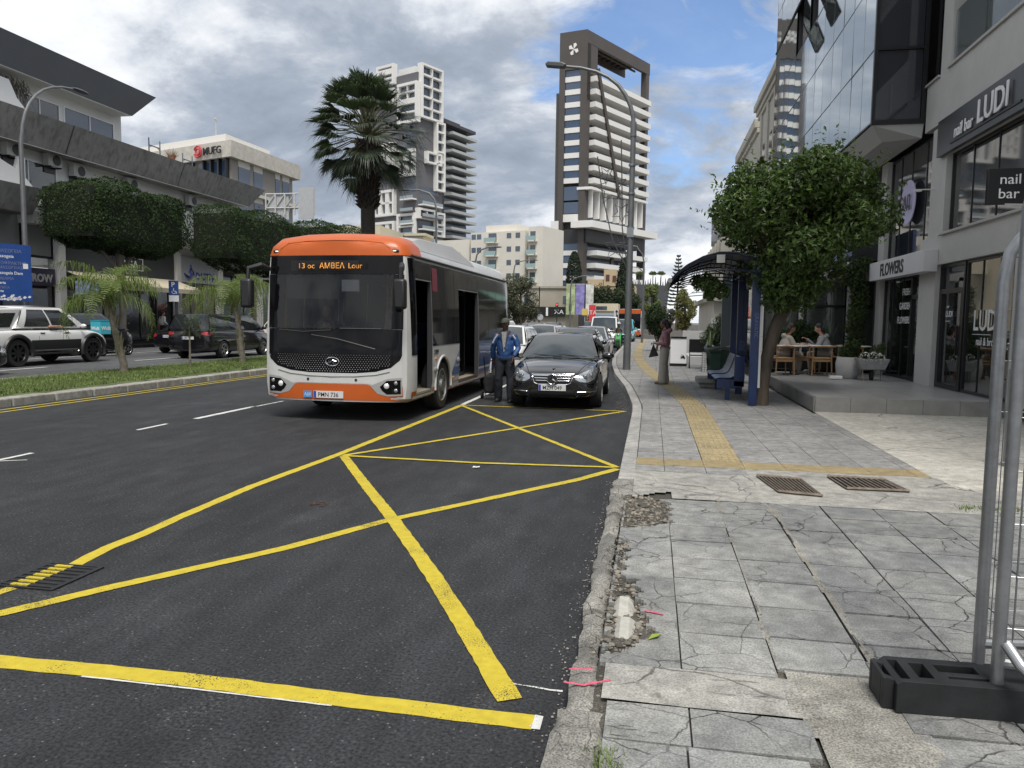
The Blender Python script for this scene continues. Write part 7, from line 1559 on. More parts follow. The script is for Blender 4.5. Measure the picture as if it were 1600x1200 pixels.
sitter('seated cafe guest in a grey hooded top leaning on one hand',(4.62,21.35,.39),rad(80),M('grey_top',(.24,.24,.25),.85),skin('fair',(.42,.24,.17)),M('hair_dark'),M('trousers_beige'),.3,chin=True)
# =================== TREES AND PLANTS ===================
def leafmat(name,col,isl=.45,rough=.5,trans=.25,spec=.4):
    if name in _m: return _m[name]
    m=M(name,col,rough,0,spec,island=isl,var=[(1.4,.75,1.3)]); nt=m.node_tree; b=nt.nodes['Principled BSDF']; o=nt.nodes['Material Output']; t=nt.nodes.new('ShaderNodeBsdfTranslucent'); x=nt.nodes.new('ShaderNodeMixShader'); x.inputs[0].default_value=trans
    src=b.inputs['Base Color'].links[0].from_socket; g=nt.nodes.new('ShaderNodeMixRGB'); g.blend_type='MULTIPLY'; g.inputs[0].default_value=1; nt.links.new(src,g.inputs[1]); g.inputs[2].default_value=(1.3,1.5,.6,1); nt.links.new(g.outputs[0],t.inputs[0])
    nt.links.new(b.outputs[0],x.inputs[1]); nt.links.new(t.outputs[0],x.inputs[2]); nt.links.new(x.outputs[0],o.inputs[0]); return m
def leaves(name,C,Nn,size,aspect,mat,parent,seed=0,droop=.3,jit=.6):
    """folded leaf (2 quads sharing a mid rib) at each centre C, roughly facing Nn"""
    r=np.random.RandomState(seed); n=len(C); N_=Nn+r.normal(0,jit,(n,3)); N_/=np.linalg.norm(N_,axis=1)[:,None]+1e-9
    T=np.cross(N_,r.normal(0,1,(n,3))); T/=np.linalg.norm(T,axis=1)[:,None]+1e-9; T[:,2]-=droop; T/=np.linalg.norm(T,axis=1)[:,None]; B=np.cross(N_,T); B/=np.linalg.norm(B,axis=1)[:,None]+1e-9; N2=np.cross(T,B)
    s=(size*r.uniform(.65,1.25,n))[:,None]; w=s*aspect; V=np.empty((n,6,3)); V[:,0]=C-T*s*.5; V[:,1]=C-T*s*.08+B*w*.5+N2*w*.18; V[:,2]=C+T*s*.5-N2*s*.12; V[:,3]=C-T*s*.08-B*w*.5+N2*w*.18; V[:,4]=C-T*s*.12; V[:,5]=C+T*s*.12
    idx=np.arange(n)[:,None]*6; F=np.concatenate([idx+np.array([[0,1,2]]),idx+np.array([[0,2,3]])]); return pydata(name,V.reshape(-1,3),F,mat,parent)
def crown_points(blobs,n,seed,shell=.55,flat=1.0):
    r=np.random.RandomState(seed); bl=np.array(blobs); w=bl[:,3]**2; idx=r.choice(len(bl),n,p=w/w.sum()); d=r.normal(0,1,(n,3)); d/=np.linalg.norm(d,axis=1)[:,None]; rad_=bl[idx,3]*(shell+(1-shell)*r.rand(n)**.6)*(1+.10*np.sin(d[:,0]*7+idx)); P=bl[idx,:3]+d*rad_[:,None]*np.array([1,1,flat]); return P,d
def blobs_in(c,R,nb,rb,seed,keep=None):
    r=np.random.RandomState(seed); out=[]
    while len(out)<nb:
        d=r.normal(0,1,3); d/=np.linalg.norm(d); k=r.uniform(.35,.86)**.6; p=np.array(c)+d*np.array(R)*k
        if keep and not keep(p): continue
        out.append((*p,rb*r.uniform(.65,1.3)))
    return out
m_bark=M('bark',(.10,.08,.06),.9,var=[(6,.6,1.4)],bump=(30,.8,.02),aniso=(1,1,.3)); m_leaf=leafmat('orange_leaf',(.060,.096,.026),.55,.42,.28)
def trunk(parent,pts,r,mat=None,limbs=(),n=10):
    mb=MB().tube(pts,r,n)
    for (p,q) in limbs: mb.tube(p,q,7)
    return mb.build('trunk',mat or m_bark,parent,smooth=60)
# bitter-orange tree beside the shelter
t=thing('orange_tree','dense round headed orange tree with a leaning trunk beside the blue bus shelter','tree',(2.12,15.2,.12))
cc=np.array((.60,.0,3.38)); keep=lambda p: p[2]>2.2 and not (p[0]>.85 and p[2]<3.3) and not (p[0]<.15 and p[2]<3.4)
bl=blobs_in(cc,(1.50,1.5,1.28),46,.48,5,keep)+[(-.55,0,3.55,.45),(-.72,.1,3.75,.4),(1.98,0,3.55,.42),(1.75,.2,3.35,.34),(.1,0,4.3,.42),(.8,0,4.45,.34),(-.5,0,4.15,.4),(1.5,0,4.3,.4),(.2,-.3,2.3,.4),(.1,-.3,2.0,.25),(.5,-.2,2.15,.35),(1.75,.0,4.0,.35)]
P,d=crown_points(bl,30000,11,.5,.9); leaves('crown',P,d*.6+np.array([0,0,.5]),.118,.46,m_leaf,t,1,.35)
r=np.random.RandomState(5); k=260; base,dd=crown_points(bl,k,17,.98,.95); out_=(base-cc); out_/=np.linalg.norm(out_,axis=1)[:,None]; C=[];D=[]
for i in range(k):
    L_=r.uniform(.12,.34)
    for j in range(9): C.append(base[i]+out_[i]*L_*j/8+r.normal(0,.02,3)+np.array([0,0,.02*j])); D.append(out_[i]*.4+np.array([0,0,.6]))
leaves('sprigs',np.array(C),np.array(D),.10,.42,leafmat('young_leaf',(.085,.14,.03),.5,.45,.35),t,4,.1)
mb=MB(); r_=random.Random(3)
for i in range(60): 
    b=bl[r_.randrange(len(bl))]; p=V3((.45,.0,2.3)); mb.tube([p,p.lerp(V3(b[:3]),.5)+V3((r_.gauss(0,.1),r_.gauss(0,.1),.1)),V3(b[:3])],[.045,.03,.01],5)
mb.build('branches',m_bark,t,smooth=60,fix=False)
trunk(t,[(-.02,0,-.02),(.0,0,.35),(.06,.0,.9),(.2,0,1.5),(.42,0,2.05),(.5,0,2.5)],[.155,.13,.115,.12,.13,.08],None,[([(.3,0,1.75),(.15,.05,2.2),(-.2,.1,2.8)],[.09,.07,.04]),([(.42,0,2.0),(.9,-.05,2.5),(1.3,0,3.0)],[.09,.06,.03]),([(.4,0,2.0),(.5,.3,2.7),(.7,.5,3.4)],[.08,.06,.03])])
# clipped block-shaped trees on the left pavement
m_hedge=leafmat('ficus_leaf',(.028,.050,.016),.6,.6,.1,.22)
def clipped(loc,L_,H,W,z0,label,seed,lod=24000,size=.11):
    t=thing('clipped_tree',label,'tree',loc,group='clipped block shaped trees before the long building'); r=np.random.RandomState(seed); n=lod
    # superellipsoid surface points with shallow dents
    e=3.6; q=r.uniform(-1,1,(n,3)); w_=np.array([L_*H,W*H,L_*W]); ax=r.choice(3,n,p=w_/w_.sum()); q[np.arange(n),ax]=np.sign(r.rand(n)-.5); P=q/((np.abs(q)**e).sum(1)**(1/e))[:,None]; d=np.sign(P)*np.abs(P)**3+.25*P; d/=np.linalg.norm(d,axis=1)[:,None]; 
    lum=1+.035*np.sin(P[:,1]*6+seed)+.03*np.sin(P[:,2]*7+P[:,1]*3)+.03*np.sin(P[:,0]*9)+r.normal(0,.012,n)-.06*r.rand(n)**2+(r.rand(n)<.05)*r.exponential(.03,n)+.03*np.sin(P[:,1]*13+P[:,2]*5); P=P*lum[:,None]; P=P*np.array([W/2,L_/2,H/2])+np.array([0,0,z0+H/2]); P[:,2]+=.12*np.sin(P[:,1]*1.3+seed)
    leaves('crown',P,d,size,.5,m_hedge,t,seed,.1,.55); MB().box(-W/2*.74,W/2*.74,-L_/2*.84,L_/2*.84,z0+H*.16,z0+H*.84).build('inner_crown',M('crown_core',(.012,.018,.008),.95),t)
    trunk(t,[(0,0,0),(.05,.1,1.5),(0,0,z0+.6)],[.2,.16,.22],M('pale_bark',(.22,.20,.17),.9,var=[(5,.7,1.2)],bump=(20,.5,.01)),[([(0,0,z0-.9),(.2,1.0,z0+.2)],[.12,.07]),([(0,0,z0-.9),(-.2,-1.1,z0+.2)],[.12,.07])]); return t
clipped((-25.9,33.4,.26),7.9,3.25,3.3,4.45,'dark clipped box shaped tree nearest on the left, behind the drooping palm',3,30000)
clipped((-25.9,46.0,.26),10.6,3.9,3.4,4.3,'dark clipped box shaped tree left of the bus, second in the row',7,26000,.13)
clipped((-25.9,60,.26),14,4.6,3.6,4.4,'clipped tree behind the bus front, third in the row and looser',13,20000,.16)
# drooping feather palms in the median
m_frond=leafmat('frond_green',(.13,.17,.05),.35,.5,.3)
def feather_palm(loc,label,h,spread,seed,lean=(0,0),n=17,tr=.13):
    t=thing('feather_palm',label,'palm tree',loc,group='young feather palms on the median'); r=random.Random(seed); V=[];F=[]
    top=V3((lean[0],lean[1],h)); 
    for k in range(n):
        a=2*math.pi*k/n+r.uniform(-.25,.25); el=r.uniform(.15,1.25); L_=spread*r.uniform(.85,1.15); u=V3((math.cos(a),math.sin(a),0)); pts=[]; p=top.copy(); ang=el+.35
        for j in range(15): pts.append(p.copy()); p=p+(u*math.cos(ang)+V3((0,0,math.sin(ang))))*L_/14; ang-=.155+.06*(1.25-el)
        side=u.cross(V3((0,0,1)))
        for j in range(1,15):
            for s in (1,-1):
                for q in range(2):
                    f=(j+q/2)/15; b=pts[j-1].lerp(pts[j],q/2); ll=spread*.27*r.uniform(.7,1.2)*math.sin(math.pi*min(1,f*.85+.14))*r.uniform(.85,1.15); tdir=(pts[j]-pts[j-1]).normalized()
                    d1=(side*s*.8+tdir*.5+V3((0,0,.15))).normalized(); ll*=1.25; m1=b+d1*ll*.4+V3((r.gauss(0,.02),r.gauss(0,.02),0)); e=m1+(d1*r.uniform(.1,.5)+V3((r.gauss(0,.12),r.gauss(0,.12),-1))).normalized()*ll*.75; w=.012
                    i=len(V); V+=[b-tdir*w,b+tdir*w,m1+tdir*w*1.1,m1-tdir*w*1.1,e]; F+=[(i,i+1,i+2),(i,i+2,i+3),(i+3,i+2,i+4)]
    pydata('fronds',np.array([tuple(v) for v in V]),np.array(F),m_frond,t)
    mb=MB()
    for k in range(n):
        a=2*math.pi*k/n; mb.tube([top-V3((0,0,.3)),top+V3((math.cos(a)*.12,math.sin(a)*.12,.1))],[.04,.015],5)
    for k in range(26): a=r.uniform(0,6.3); z=r.uniform(.25,h-.2); mb.tube([(math.cos(a)*tr*.8+lean[0]*z/h,math.sin(a)*tr*.8+lean[1]*z/h,z),(math.cos(a)*tr*1.3+lean[0]*z/h,math.sin(a)*tr*1.3+lean[1]*z/h,z+.28)],[.035,.012],4)
    mb.build('leaf_sheaths',M('sheath',(.16,.15,.09),.85,var=[(8,.6,1.3)]),t,fix=False)
    trunk(t,[(0,0,-.02),(0,0,.25),(lean[0]*.5,lean[1]*.5,h*.55),(lean[0],lean[1],h)],[tr*1.25,tr,tr*.85,tr*.6],M('palm_bark',(.17,.15,.12),.9,var=[(10,.6,1.3)],bump=(25,.8,.02))); return t
feather_palm((-14.15,18.3,.15),'drooping feather palm on the median in front of the white pickup',1.85,1.95,5,(-.35,-.1),20,.10)
feather_palm((-13.7,23.6,.15),'drooping feather palm on the median just left of the bus',2.0,2.25,12,(-.3,.1),18,.10)
# sapling
t=thing('sapling','thin sapling with a sparse leafy top between the two median palms','tree',(-13.98,21.05,.15)); bl=[(0,0,1.35,.24),(.15,.1,1.15,.2),(.25,0,1.4,.18),(-.1,0,1.05,.18),(.3,0,1.2,.15)]; P,d=crown_points(bl,420,3,.1); leaves('crown',P,d,.12,.16,leafmat('olive_leaf',(.06,.075,.04),.4),t,2,.1); trunk(t,[(0,0,-.02),(.01,0,.7),(0,0,1.3)],[.035,.028,.015],_m['palm_bark'] if 'palm_bark' in _m else m_bark)
# tall fan palm
def fan_palm(loc,h,label,seed=4):
    t=thing('fan_palm',label,'palm tree',loc); r=random.Random(seed); V=[];F=[]; pet=MB(); top=V3((0,0,h))
    dirs=[]
    for k in range(104):
        el=-.72+2.15*(k/103)**.95; a=k*2.39996+r.uniform(-.2,.2); dirs.append((el+r.uniform(-.1,.1),a))
    for el,a in dirs:
        u=V3((math.cos(a)*math.cos(el),math.sin(a)*math.cos(el),math.sin(el))); pl=r.uniform(1.5,2.05)*(1 if el>-.4 else .85); st=top+V3((0,0,el*.35))
        hub=st+u*pl+V3((0,0,-.12*pl)); pet.tube([st,st+u*pl*.5+V3((0,0,.06)),hub],[.04,.025,.018],5)
        dirr=(u+V3((0,0,-.28))).normalized(); up=(V3((0,0,1))-dirr*dirr.z); up=up.normalized() if up.length>.05 else V3((1,0,0)); sd=dirr.cross(up).normalized(); R_=r.uniform(1.1,1.4)
        ns=36
        for i in range(ns):
            th=(-1.25+2.5*i/(ns-1)); fold=.16*(1 if i%2 else -1)
            d1=(dirr*math.cos(th)+sd*math.sin(th)+up*(.22*abs(math.sin(th)))).normalized(); L_=R_*(1-.22*abs(th)/1.25)*r.uniform(.86,1.1); w=.024
            q=sd*math.cos(th)-dirr*math.sin(th); m1=hub+d1*L_*.55; m2=hub+d1*L_*.8+V3((0,0,-.05*L_)); e=hub+d1*L_*1.0+V3((0,0,-r.uniform(.16,.34)*L_))+q*r.gauss(0,.03)
            i0=len(V); V+=[hub,m1+q*w*1.3,m1-q*w*1.3+up*.03,m2+q*w*.55,m2-q*w*.55,e]; F+=[(i0,i0+1,i0+2),(i0+1,i0+3,i0+4),(i0+1,i0+4,i0+2),(i0+3,i0+5,i0+4)]
    pydata('fans',np.array([tuple(v) for v in V]),np.array(F),leafmat('fan_green',(.045,.062,.038),.45,.45,.15,.5),t)
    pet.build('petioles',M('petiole',(.10,.10,.05),.7),t)
    mb=MB().tube([(0,0,-.02),(.03,0,1),(0,0,h*.5),(0,0,h-2.9),(0,0,h-2.4),(0,0,h-.6),(0,0,h)],[.42,.36,.33,.32,.42,.46,.25],16); mb.build('trunk',M('fan_bark',(.065,.055,.045),.95,var=[(4,.7,1.2)],bump=(12,1,.03),aniso=(1,1,4)),t,smooth=60)
    mb=MB()
    for k in range(190):
        a=k*2.4; z=h-3.1+3.0*(k/190); rr=.40; c,s=math.cos(a),math.sin(a); mb.tube([(c*rr*.8,s*rr*.8,z-.1),(c*(rr+.12),s*(rr+.12),z+.06),(c*(rr+.20),s*(rr+.20),z+r.uniform(.0,.25))],[.07,.055,.02],5)
    mb.build('frond_stubs',M('stub_brown',(.05,.038,.03),.9,island=.5),t,fix=False); return t
fan_palm((-13.25,34.1,.15),9.85,'tall fan palm with shaggy trunk top rising behind the bus')
# generic broadleaf for the far street
def broad(loc,H,W,label,seed,col='far_leaf',c=(.06,.08,.03),n=7000,size=.25,z0=.25,trr=.25,nm='tree',shape=None,group=None,D=None):
    t=thing(nm,label,'tree',loc,group=group); cc=(0,0,H*(z0+(1-z0)/2)); bl=blobs_in(cc,(W/2*.8,(D or W)/2*.8,H*(1-z0)/2*.8),26,W*.17,seed,shape); P,d=crown_points(bl,n,seed,.45); leaves('crown',P,d+np.array([0,0,.3]),size,.5,leafmat(col,c,.5,.6,.2),t,seed,.15); trunk(t,[(0,0,0),(.1,0,H*z0),(0,0,H*.7)],[trr,trr*.8,trr*.3],None,[([(0,0,H*z0*.8),(W*.2,0,H*.55)],[trr*.6,trr*.2]),([(0,0,H*z0*.8),(-W*.2,.1,H*.55)],[trr*.6,trr*.2])]); return t
broad((-12.2,70,0),6.3,4.6,'grey green loose tree right behind the bus tail',21,'eucal_leaf',(.085,.09,.06),9000,.22,.12)
broad((-9.0,125,0),8.0,7.5,'dark green wide tree below the sandstone house, left one',22,'dk_leaf',(.030,.045,.02),7000,.4,.08,group='dark street trees at the far junction')
broad((-4.6,124,0),9.0,7.0,'dark green tall tree below the sandstone house, right one',23,'dk_leaf',(.030,.045,.02),7000,.4,.05,group='dark street trees at the far junction')
broad((-.2,112,0),8.2,3.2,'light green slim tree behind the far lamp posts',24,'lt_leaf',(.12,.15,.05),4000,.3,.1)
broad((.25,42,.12),2.75,1.75,'round dark green street tree behind the woman in pink',25,'bush_leaf',(.028,.05,.016),9000,.11,.22,.07)
broad((2.9,72,.12),5.2,2.6,'olive yellow tree in front of the mint awning',26,'olive_y',(.14,.14,.045),5000,.2,.1)
broad((1.1,60,.12),3.3,1.3,'small grey green tree between lamp posts beyond the round tree',27,'eucal_leaf',(.085,.09,.06),2500,.14,.2,.08)
broad((-13.0,58,.1),1.3,1.6,'bright yellow green shrub by the white car behind the bus',28,'yel_leaf',(.30,.34,.04),1500,.12,.05,.05,nm='shrub')
t=thing('cypress','tall dark cypress in front of the brown tower','tree',(-19.4,188,0)); r=np.random.RandomState(2); n=5000; z=r.rand(n)**.8*17.5+1.2; a=r.uniform(0,6.28,n); w=1.9*np.sin(np.pi*np.clip((18.9-z)/18.9,0,1)**.6*.82+.05)*r.uniform(.8,1.05,n); P=np.stack([np.cos(a)*w,np.sin(a)*w,z],1); leaves('crown',P,np.stack([np.cos(a),np.sin(a),a*0+.4],1),.6,.4,leafmat('cyp_leaf',(.022,.034,.018),.4,.7,.05),t,2,-.3); trunk(t,[(0,0,0),(0,0,16)],[.3,.06])
t=thing('conifer','dark conifer behind the lamp post, right of the sandstone house','tree',(-4.9,132,0)); n=5000; z=r.rand(n)**.8*11.5+1; w=2.4*(1-(z-1)/12.5)**.8*r.uniform(.5,1.1,n)+.2; a=r.uniform(0,6.28,n); P=np.stack([np.cos(a)*w,np.sin(a)*w,z],1); leaves('crown',P,np.stack([np.cos(a),np.sin(a),a*0+.4],1),.55,.4,_m['cyp_leaf'],t,2,-.1); trunk(t,[(0,0,0),(0,0,12)],[.3,.05])
t=thing('norfolk_pine','tiered norfolk pine far behind the bus shelter','tree',(4.6,150,0)); mb=MB(); trunk(t,[(0,0,0),(0,0,14.6)],[.35,.05])
for k in range(15):
    z=5+k*.66; L_=2.6*(1-k/16.5)
    for j in range(7): a=j*.9+k*.5; mb.tube([(0,0,z),(math.cos(a)*L_*.6,math.sin(a)*L_*.6,z+.05),(math.cos(a)*L_,math.sin(a)*L_,z+.35)],[.09,.16,.05],4)
mb.build('boughs',M('pine_bough',(.035,.055,.035),.9,island=.3),t,smooth=0)
for i,(x,y) in enumerate(((-3.2,176),(-.2,175.5),(1.6,175))):
    t=thing('roof_palm',['small palm on the roof of the grey curved building, left','small palm on the roof of the grey curved building, middle','small palm on the roof of the grey curved building, right'][i],'palm tree',(x,y,9.7),group='palms on the grey curved roof'); P,d=crown_points([(0,0,3.0,.8),(.4,0,2.9,.6),(-.4,0,2.9,.6)],500,i,.4,.6); leaves('crown',P,d,.45,.2,leafmat('lt_leaf',(.12,.15,.05)),t,i,.3); trunk(t,[(0,0,0),(0,0,2.8)],[.12,.08])
# climbing plant and cafe planting
def leafmass(nm,cat,label,loc,bl,n,size,mat,seed,aspect=.45,extra=None):
    t=thing(nm,label,cat,loc); P,d=crown_points(bl,n,seed,.35); leaves('foliage',P,d+np.array([0,0,.3]),size,aspect,mat,t,seed,.2); 
    if extra: extra(t)
    return t
m_ivy=leafmat('ivy_leaf',(.045,.07,.02),.5)
leafmass('climbing_plant','plant','green climbing plant covering the pillar left of the flower shop',(5.4,21.8,.39),[(0.05*math.sin(k),.0,.2+k*.22,.26) for k in range(13)]+[(-.25,0,2.6,.3),(-.5,0,2.75,.28),(.1,0,2.9,.25)],5200,.10,m_ivy,31,.4,lambda t:MB().tube([(0,.05,0),(.03,.05,1.4),(-.1,.05,2.8)],.03,5).build('stem',m_bark,t))
m_potw=M('pot_white',(.52,.52,.50),.5,var=[(3,.92,1.04)]); m_oli=leafmat('oleander_leaf',(.06,.085,.045),.4)
leafmass('planter_shrub','plant','bushy oleander in the white tiled planter behind the green bin',(2.15,26.0,.12),[(0,0,1.2,.42),(.3,.1,1.35,.38),(-.25,0,1.1,.32),(.15,0,1.6,.3),(.5,0,1.2,.35),(0,.3,1.0,.4)],4200,.13,m_oli,33,.22)
def snake(t): pass
def spiky(name,label,loc,h,n,seed,w=.03,col=(.09,.12,.05),spread=.22,cat='plant'):
    t=thing(name,label,cat,loc); r=random.Random(seed); mb=MB()
    for k in range(n):
        a=r.uniform(0,6.3); l=h*r.uniform(.6,1); s_=spread*r.uniform(.3,1.2); u=V3((math.cos(a),math.sin(a),0)); q=u.cross(V3((0,0,1))); p0=u*.03; p1=u*s_*.5+V3((0,0,l*.6)); p2=u*s_+V3((0,0,l)); mb.add([p0-q*w*.6,p0+q*w*.6,p1+q*w,p1-q*w,p2],[(0,1,2,3),(3,2,4)])
    mb.build('leaves',M('blade_leaf'+str(seed),col,.5,island=.4),t,smooth=0,fix=False); return t
spiky('snake_plant','grey green sword leaved plant in the small tiled planter',(1.83,25.1,.72),.75,14,3)
spiky('snake_plant','sword leaved plant at the glass behind the grey hooded guest',(4.95,22.9,.85),1.0,14,5,.03,(.05,.08,.04))
spiky('snake_plant','sword leaved plant beside the far cafe post',(3.7,23.4,.85),.8,12,6,.03,(.05,.08,.04))
leafmass('planter_shrub','plant','dark round shrub behind the two cafe guests',(4.15,22.9,.39),[(0,0,1.0,.3),(.3,0,1.05,.25),(-.3,0,1.0,.25),(0,0,1.25,.2)],2400,.09,m_hedge,35,.4,lambda t:MB().tube([(0,0,0),(0,0,.8)],.03,6).build('trunk',m_bark,t))
leafmass('shelter_shrub','plant','tall narrow shrub behind the back panel of the bus shelter',(2.5,20.4,.39),[(0,0,.4+k*.28,.25) for k in range(7)],2600,.14,m_oli,36,.2)
leafmass('dried_foliage','plant','dark leafy branch drooping under the shelter roof',(.98,15.3,2.38),[(0,0,.1,.2),(.18,0,.02,.18),(.32,0,-.08,.16),(-.15,.05,.12,.14),(.1,0,-.15,.12)],900,.11,m_leaf,37,.4)
t=leafmass('flower_planter','planter','metal wheelbarrow planter full of white daisies and green stems',(5.10,19.0,.39),[(0,0,.62,.2),(-.25,0,.62,.18),(.25,0,.62,.18),(.1,.1,.8,.18),(.3,.1,.9,.16)],1800,.07,m_ivy,38,.35)
P,d=crown_points([(-.25,-.12,.62,.16),(0,-.15,.63,.17),(.2,-.15,.6,.15)],320,4,.9); leaves('flowers',P,d,.045,.95,M('petal_white',(.8,.8,.76),.6),t,3,0,.3)
MB().prism([(-.36,.30),(.36,.30),(.5,.60),(-.5,.60)],'Y',-.24,.24).build('tray',M('zinc',(.30,.30,.30),.5,.4,var=[(5,.8,1.1)]),t,smooth=0,bevel=.02); MB().lathe([(0,-.04),(.15,-.04),(.15,.04),(0,.04)],(0,-.02,.15),18,'X').build('wheel',m_tyre,t)
mb=MB()
for s in (-.3,.3): mb.tube([(s,.1,.32),(s*1.1,.12,0)],.018,6).tube([(s,-.1,.32),(s*.9,-.16,.0)],.018,6)
mb.build('leg',_m['zinc'],t); t.scale=(.72,.72,.85)
# =================== STREET FURNITURE ===================
m_galv=M('galvanised',(.30,.31,.32),.38,.75,.5,var=[(4,.75,1.15),(30,.9,1.1)],bump=(60,.15,.002)); m_pole=M('pole_grey',(.17,.175,.18),.5,.5,.5,var=[(3,.85,1.15)]); m_blue=M('shelter_blue',(.006,.022,.085),.35,0,.5,var=[(4,.8,1.2)])
# lamp post with arched arm
t=thing('street_lamp','tall grey street lamp with long arched arm on the kerb side pavement','street lamp',(-.80,25.1,.12))
z1=7.6; T=MB().tube([(0,0,0),(.01,0,2),(.02,0,5),(.03,0,z1)],[.125,.115,.095,.085],14); T.tube([(.03,0,z1-.1),(.03,0,z1+.35)],[.105,.095],14); T.build('pole',m_pole,t)
MB().tube([(.03,0,z1+.2),(.01,0,8.1),(-.08,0,8.45),(-.24,0,8.8),(-.48,0,9.12),(-.8,0,9.38),(-1.2,0,9.58),(-1.7,0,9.72),(-2.3,0,9.80)],[.075,.073,.07,.066,.062,.057,.052,.047,.042],10).build('arm',m_pole,t)
MB().prism([(-2.82,9.80),(-2.25,9.73),(-2.15,9.82),(-2.3,9.90),(-2.75,9.95),(-2.85,9.88)],'Y',-.13,.13).build('lamp_head',M('lamp_dark',(.07,.075,.08),.45),t,smooth=0,bevel=.03)
mb=MB()
for z in (4.6,5.7,6.6): mb.tube([(.02,0,z-.03),(.02,0,z+.03)],.118,14)
mb.box(-.1,.12,-.12,-.10,4.3,4.6).build('clamp',m_galv,t)
t=thing('star_decoration','unlit wire star festive decoration fixed to the street lamp','decoration',(-.80,25.1,.12)); mb=MB()
def star(cx,cz,R_,rot,y=0):
    p=[(cx+math.cos(rot+math.pi*k/5)*(R_ if k%2==0 else R_*.42),y,cz+math.sin(rot+math.pi*k/5)*(R_ if k%2==0 else R_*.42)) for k in range(11)]; mb.tube(p,.016,4)
star(-.65,5.9,.55,.5); star(-.28,5.1,.33,1.0); star(-.45,4.0,.42,.3); star(-.8,6.3,.3,.9)
mb.tube([(0,0,3.2),(-.55,0,4.2),(-.9,0,5.6),(-1.1,0,6.9)],.02,5).tube([(0,0,3.0),(-.25,0,4.6),(-.3,0,6.2),(-.35,0,7.4)],.02,5).tube([(0,0,5.5),(-.9,0,5.6)],.014,4).tube([(0,0,4.1),(-.5,0,4.05)],.014,4); mb.build('wire_frame',M('wire_dark',(.06,.065,.07),.6),t)
def far_lamp(loc,h,arm,label,rr=.09,group='lamp posts along the far street'):
    t=thing('street_lamp',label,'street lamp',loc,group=group); s=1 if arm>0 else -1; MB().tube([(0,0,0),(0,0,h-1.2)],[rr,rr*.7],8).build('pole',m_pole,t); MB().tube([(0,0,h-1.2),(s*.12,0,h-.6),(s*.45,0,h-.2),(arm*.6,0,h),(arm,0,h+.05)],[rr*.65,rr*.6,rr*.55,rr*.5,rr*.4],8).build('arm',m_pole,t); MB().ell((arm+s*.25,0,h+.03),(.34,.12,.07),10,6).build('lamp_head',M('lamp_dark'),t); return t
far_lamp((-.75,58,.12),7.2,-.9,'slim grey lamp post right behind the main post',.09)
far_lamp((-1.3,100,.12),8.6,-1.4,'lamp post far down the pavement, farthest on the right',.12)
far_lamp((-8.6,80,0),6.4,1.9,'curved arm lamp over the far junction, left of the far bus',.10)
far_lamp((-14.2,60,0),7.5,1.6,'curved arm lamp behind the tail of the bus',.11) 
far_lamp((-16.9,92,0),9.0,2.4,'lamp post in front of the white apartment block',.12)
far_lamp((-13.4,46,.1),9.6,-1.8,'lamp arm peeping between the clipped trees and the tall palm',.09)
t=thing('street_lamp','grey street lamp with curved arm behind the blue direction sign','street lamp',(-25.0,26.75,.26)); MB().tube([(0,0,0),(0,0,8.3),(.0,.05,8.6)],[.12,.085,.08],12).build('pole',m_pole,t); MB().tube([(0,.05,8.5),(0,.12,9.0),(0,.28,9.5),(0,.52,9.95),(0,.85,10.35),(0,1.25,10.68),(0,1.75,10.93),(0,2.3,11.1),(0,2.9,11.2)],[.07,.068,.065,.062,.06,.055,.05,.047,.045],10).build('arm',m_pole,t); MB().ell((0,3.35,11.24),(.15,.5,.08),12,6).build('lamp_head',M('lamp_dark'),t)
# blue direction sign
t=thing('direction_sign','blue direction board with white greek and latin place names on the left pavement','road sign',(-24.6,25.6,.26),rad(66))
# local x along board, readable side -Y
MB().box(-1.4,.72,-.03,.03,1.95,4.15).build('board',M('sign_blue',(.02,.07,.27),.45,0,.5,var=[(2,.85,1.15)]),t,smooth=0)
m_dk=M('text_rust',(.18,.20,.32),.6)
for (s_,x,z,sz,mt) in [('ΓΕΡΜΑΣΟΓΕΙΑ',-.80,3.82,.17,m_dk),('Germasogeia',-.80,3.62,.17,m_letterw),('ΥΔΑΤΟΦΡΑΚΤΗΣ',-.80,3.36,.16,m_dk),('ΓΕΡΜΑΣΟΓΕΙΑΣ',-.72,3.19,.15,m_dk),('Germasogeia Dam',-.80,2.98,.16,m_letterw),('ΦΟΙΝΙΚΑΡΙΑ',-.80,2.76,.15,m_dk),('Foinikaria',-.80,2.60,.15,m_letterw),('ΑΚΡΟΥΝΤΑ',-.80,2.42,.13,m_dk),('Akrounta',-.80,2.29,.13,m_letterw)]: text(s_,sz,mt,t,frame((x,-.034,z),(1,0,0),(0,-1,0)),ext=.001,bold=.002)
MB().box(.42,.60,-.036,-.03,3.22,3.42).build('symbol',m_letterw,t,smooth=0); mb=MB(); r=random.Random(6)
for k in range(40): x=r.uniform(-1.3,.65); z=r.uniform(1.98,2.2) if k%2 else r.uniform(1.98,2.12); s=r.uniform(.03,.09); mb.add([(x-s,-.035,z),(x,-.035,z-s*.5),(x+s,-.035,z+s*.3),(x,-.035,z+s)],[(0,1,2,3)])
mb.build('peeling_sticker',m_letterw,t,smooth=0,fix=False)
for x in (-.9,.45): MB().tube([(x,.08,0),(x,.08,4.1)],.05,8).build('post',m_galv,t)
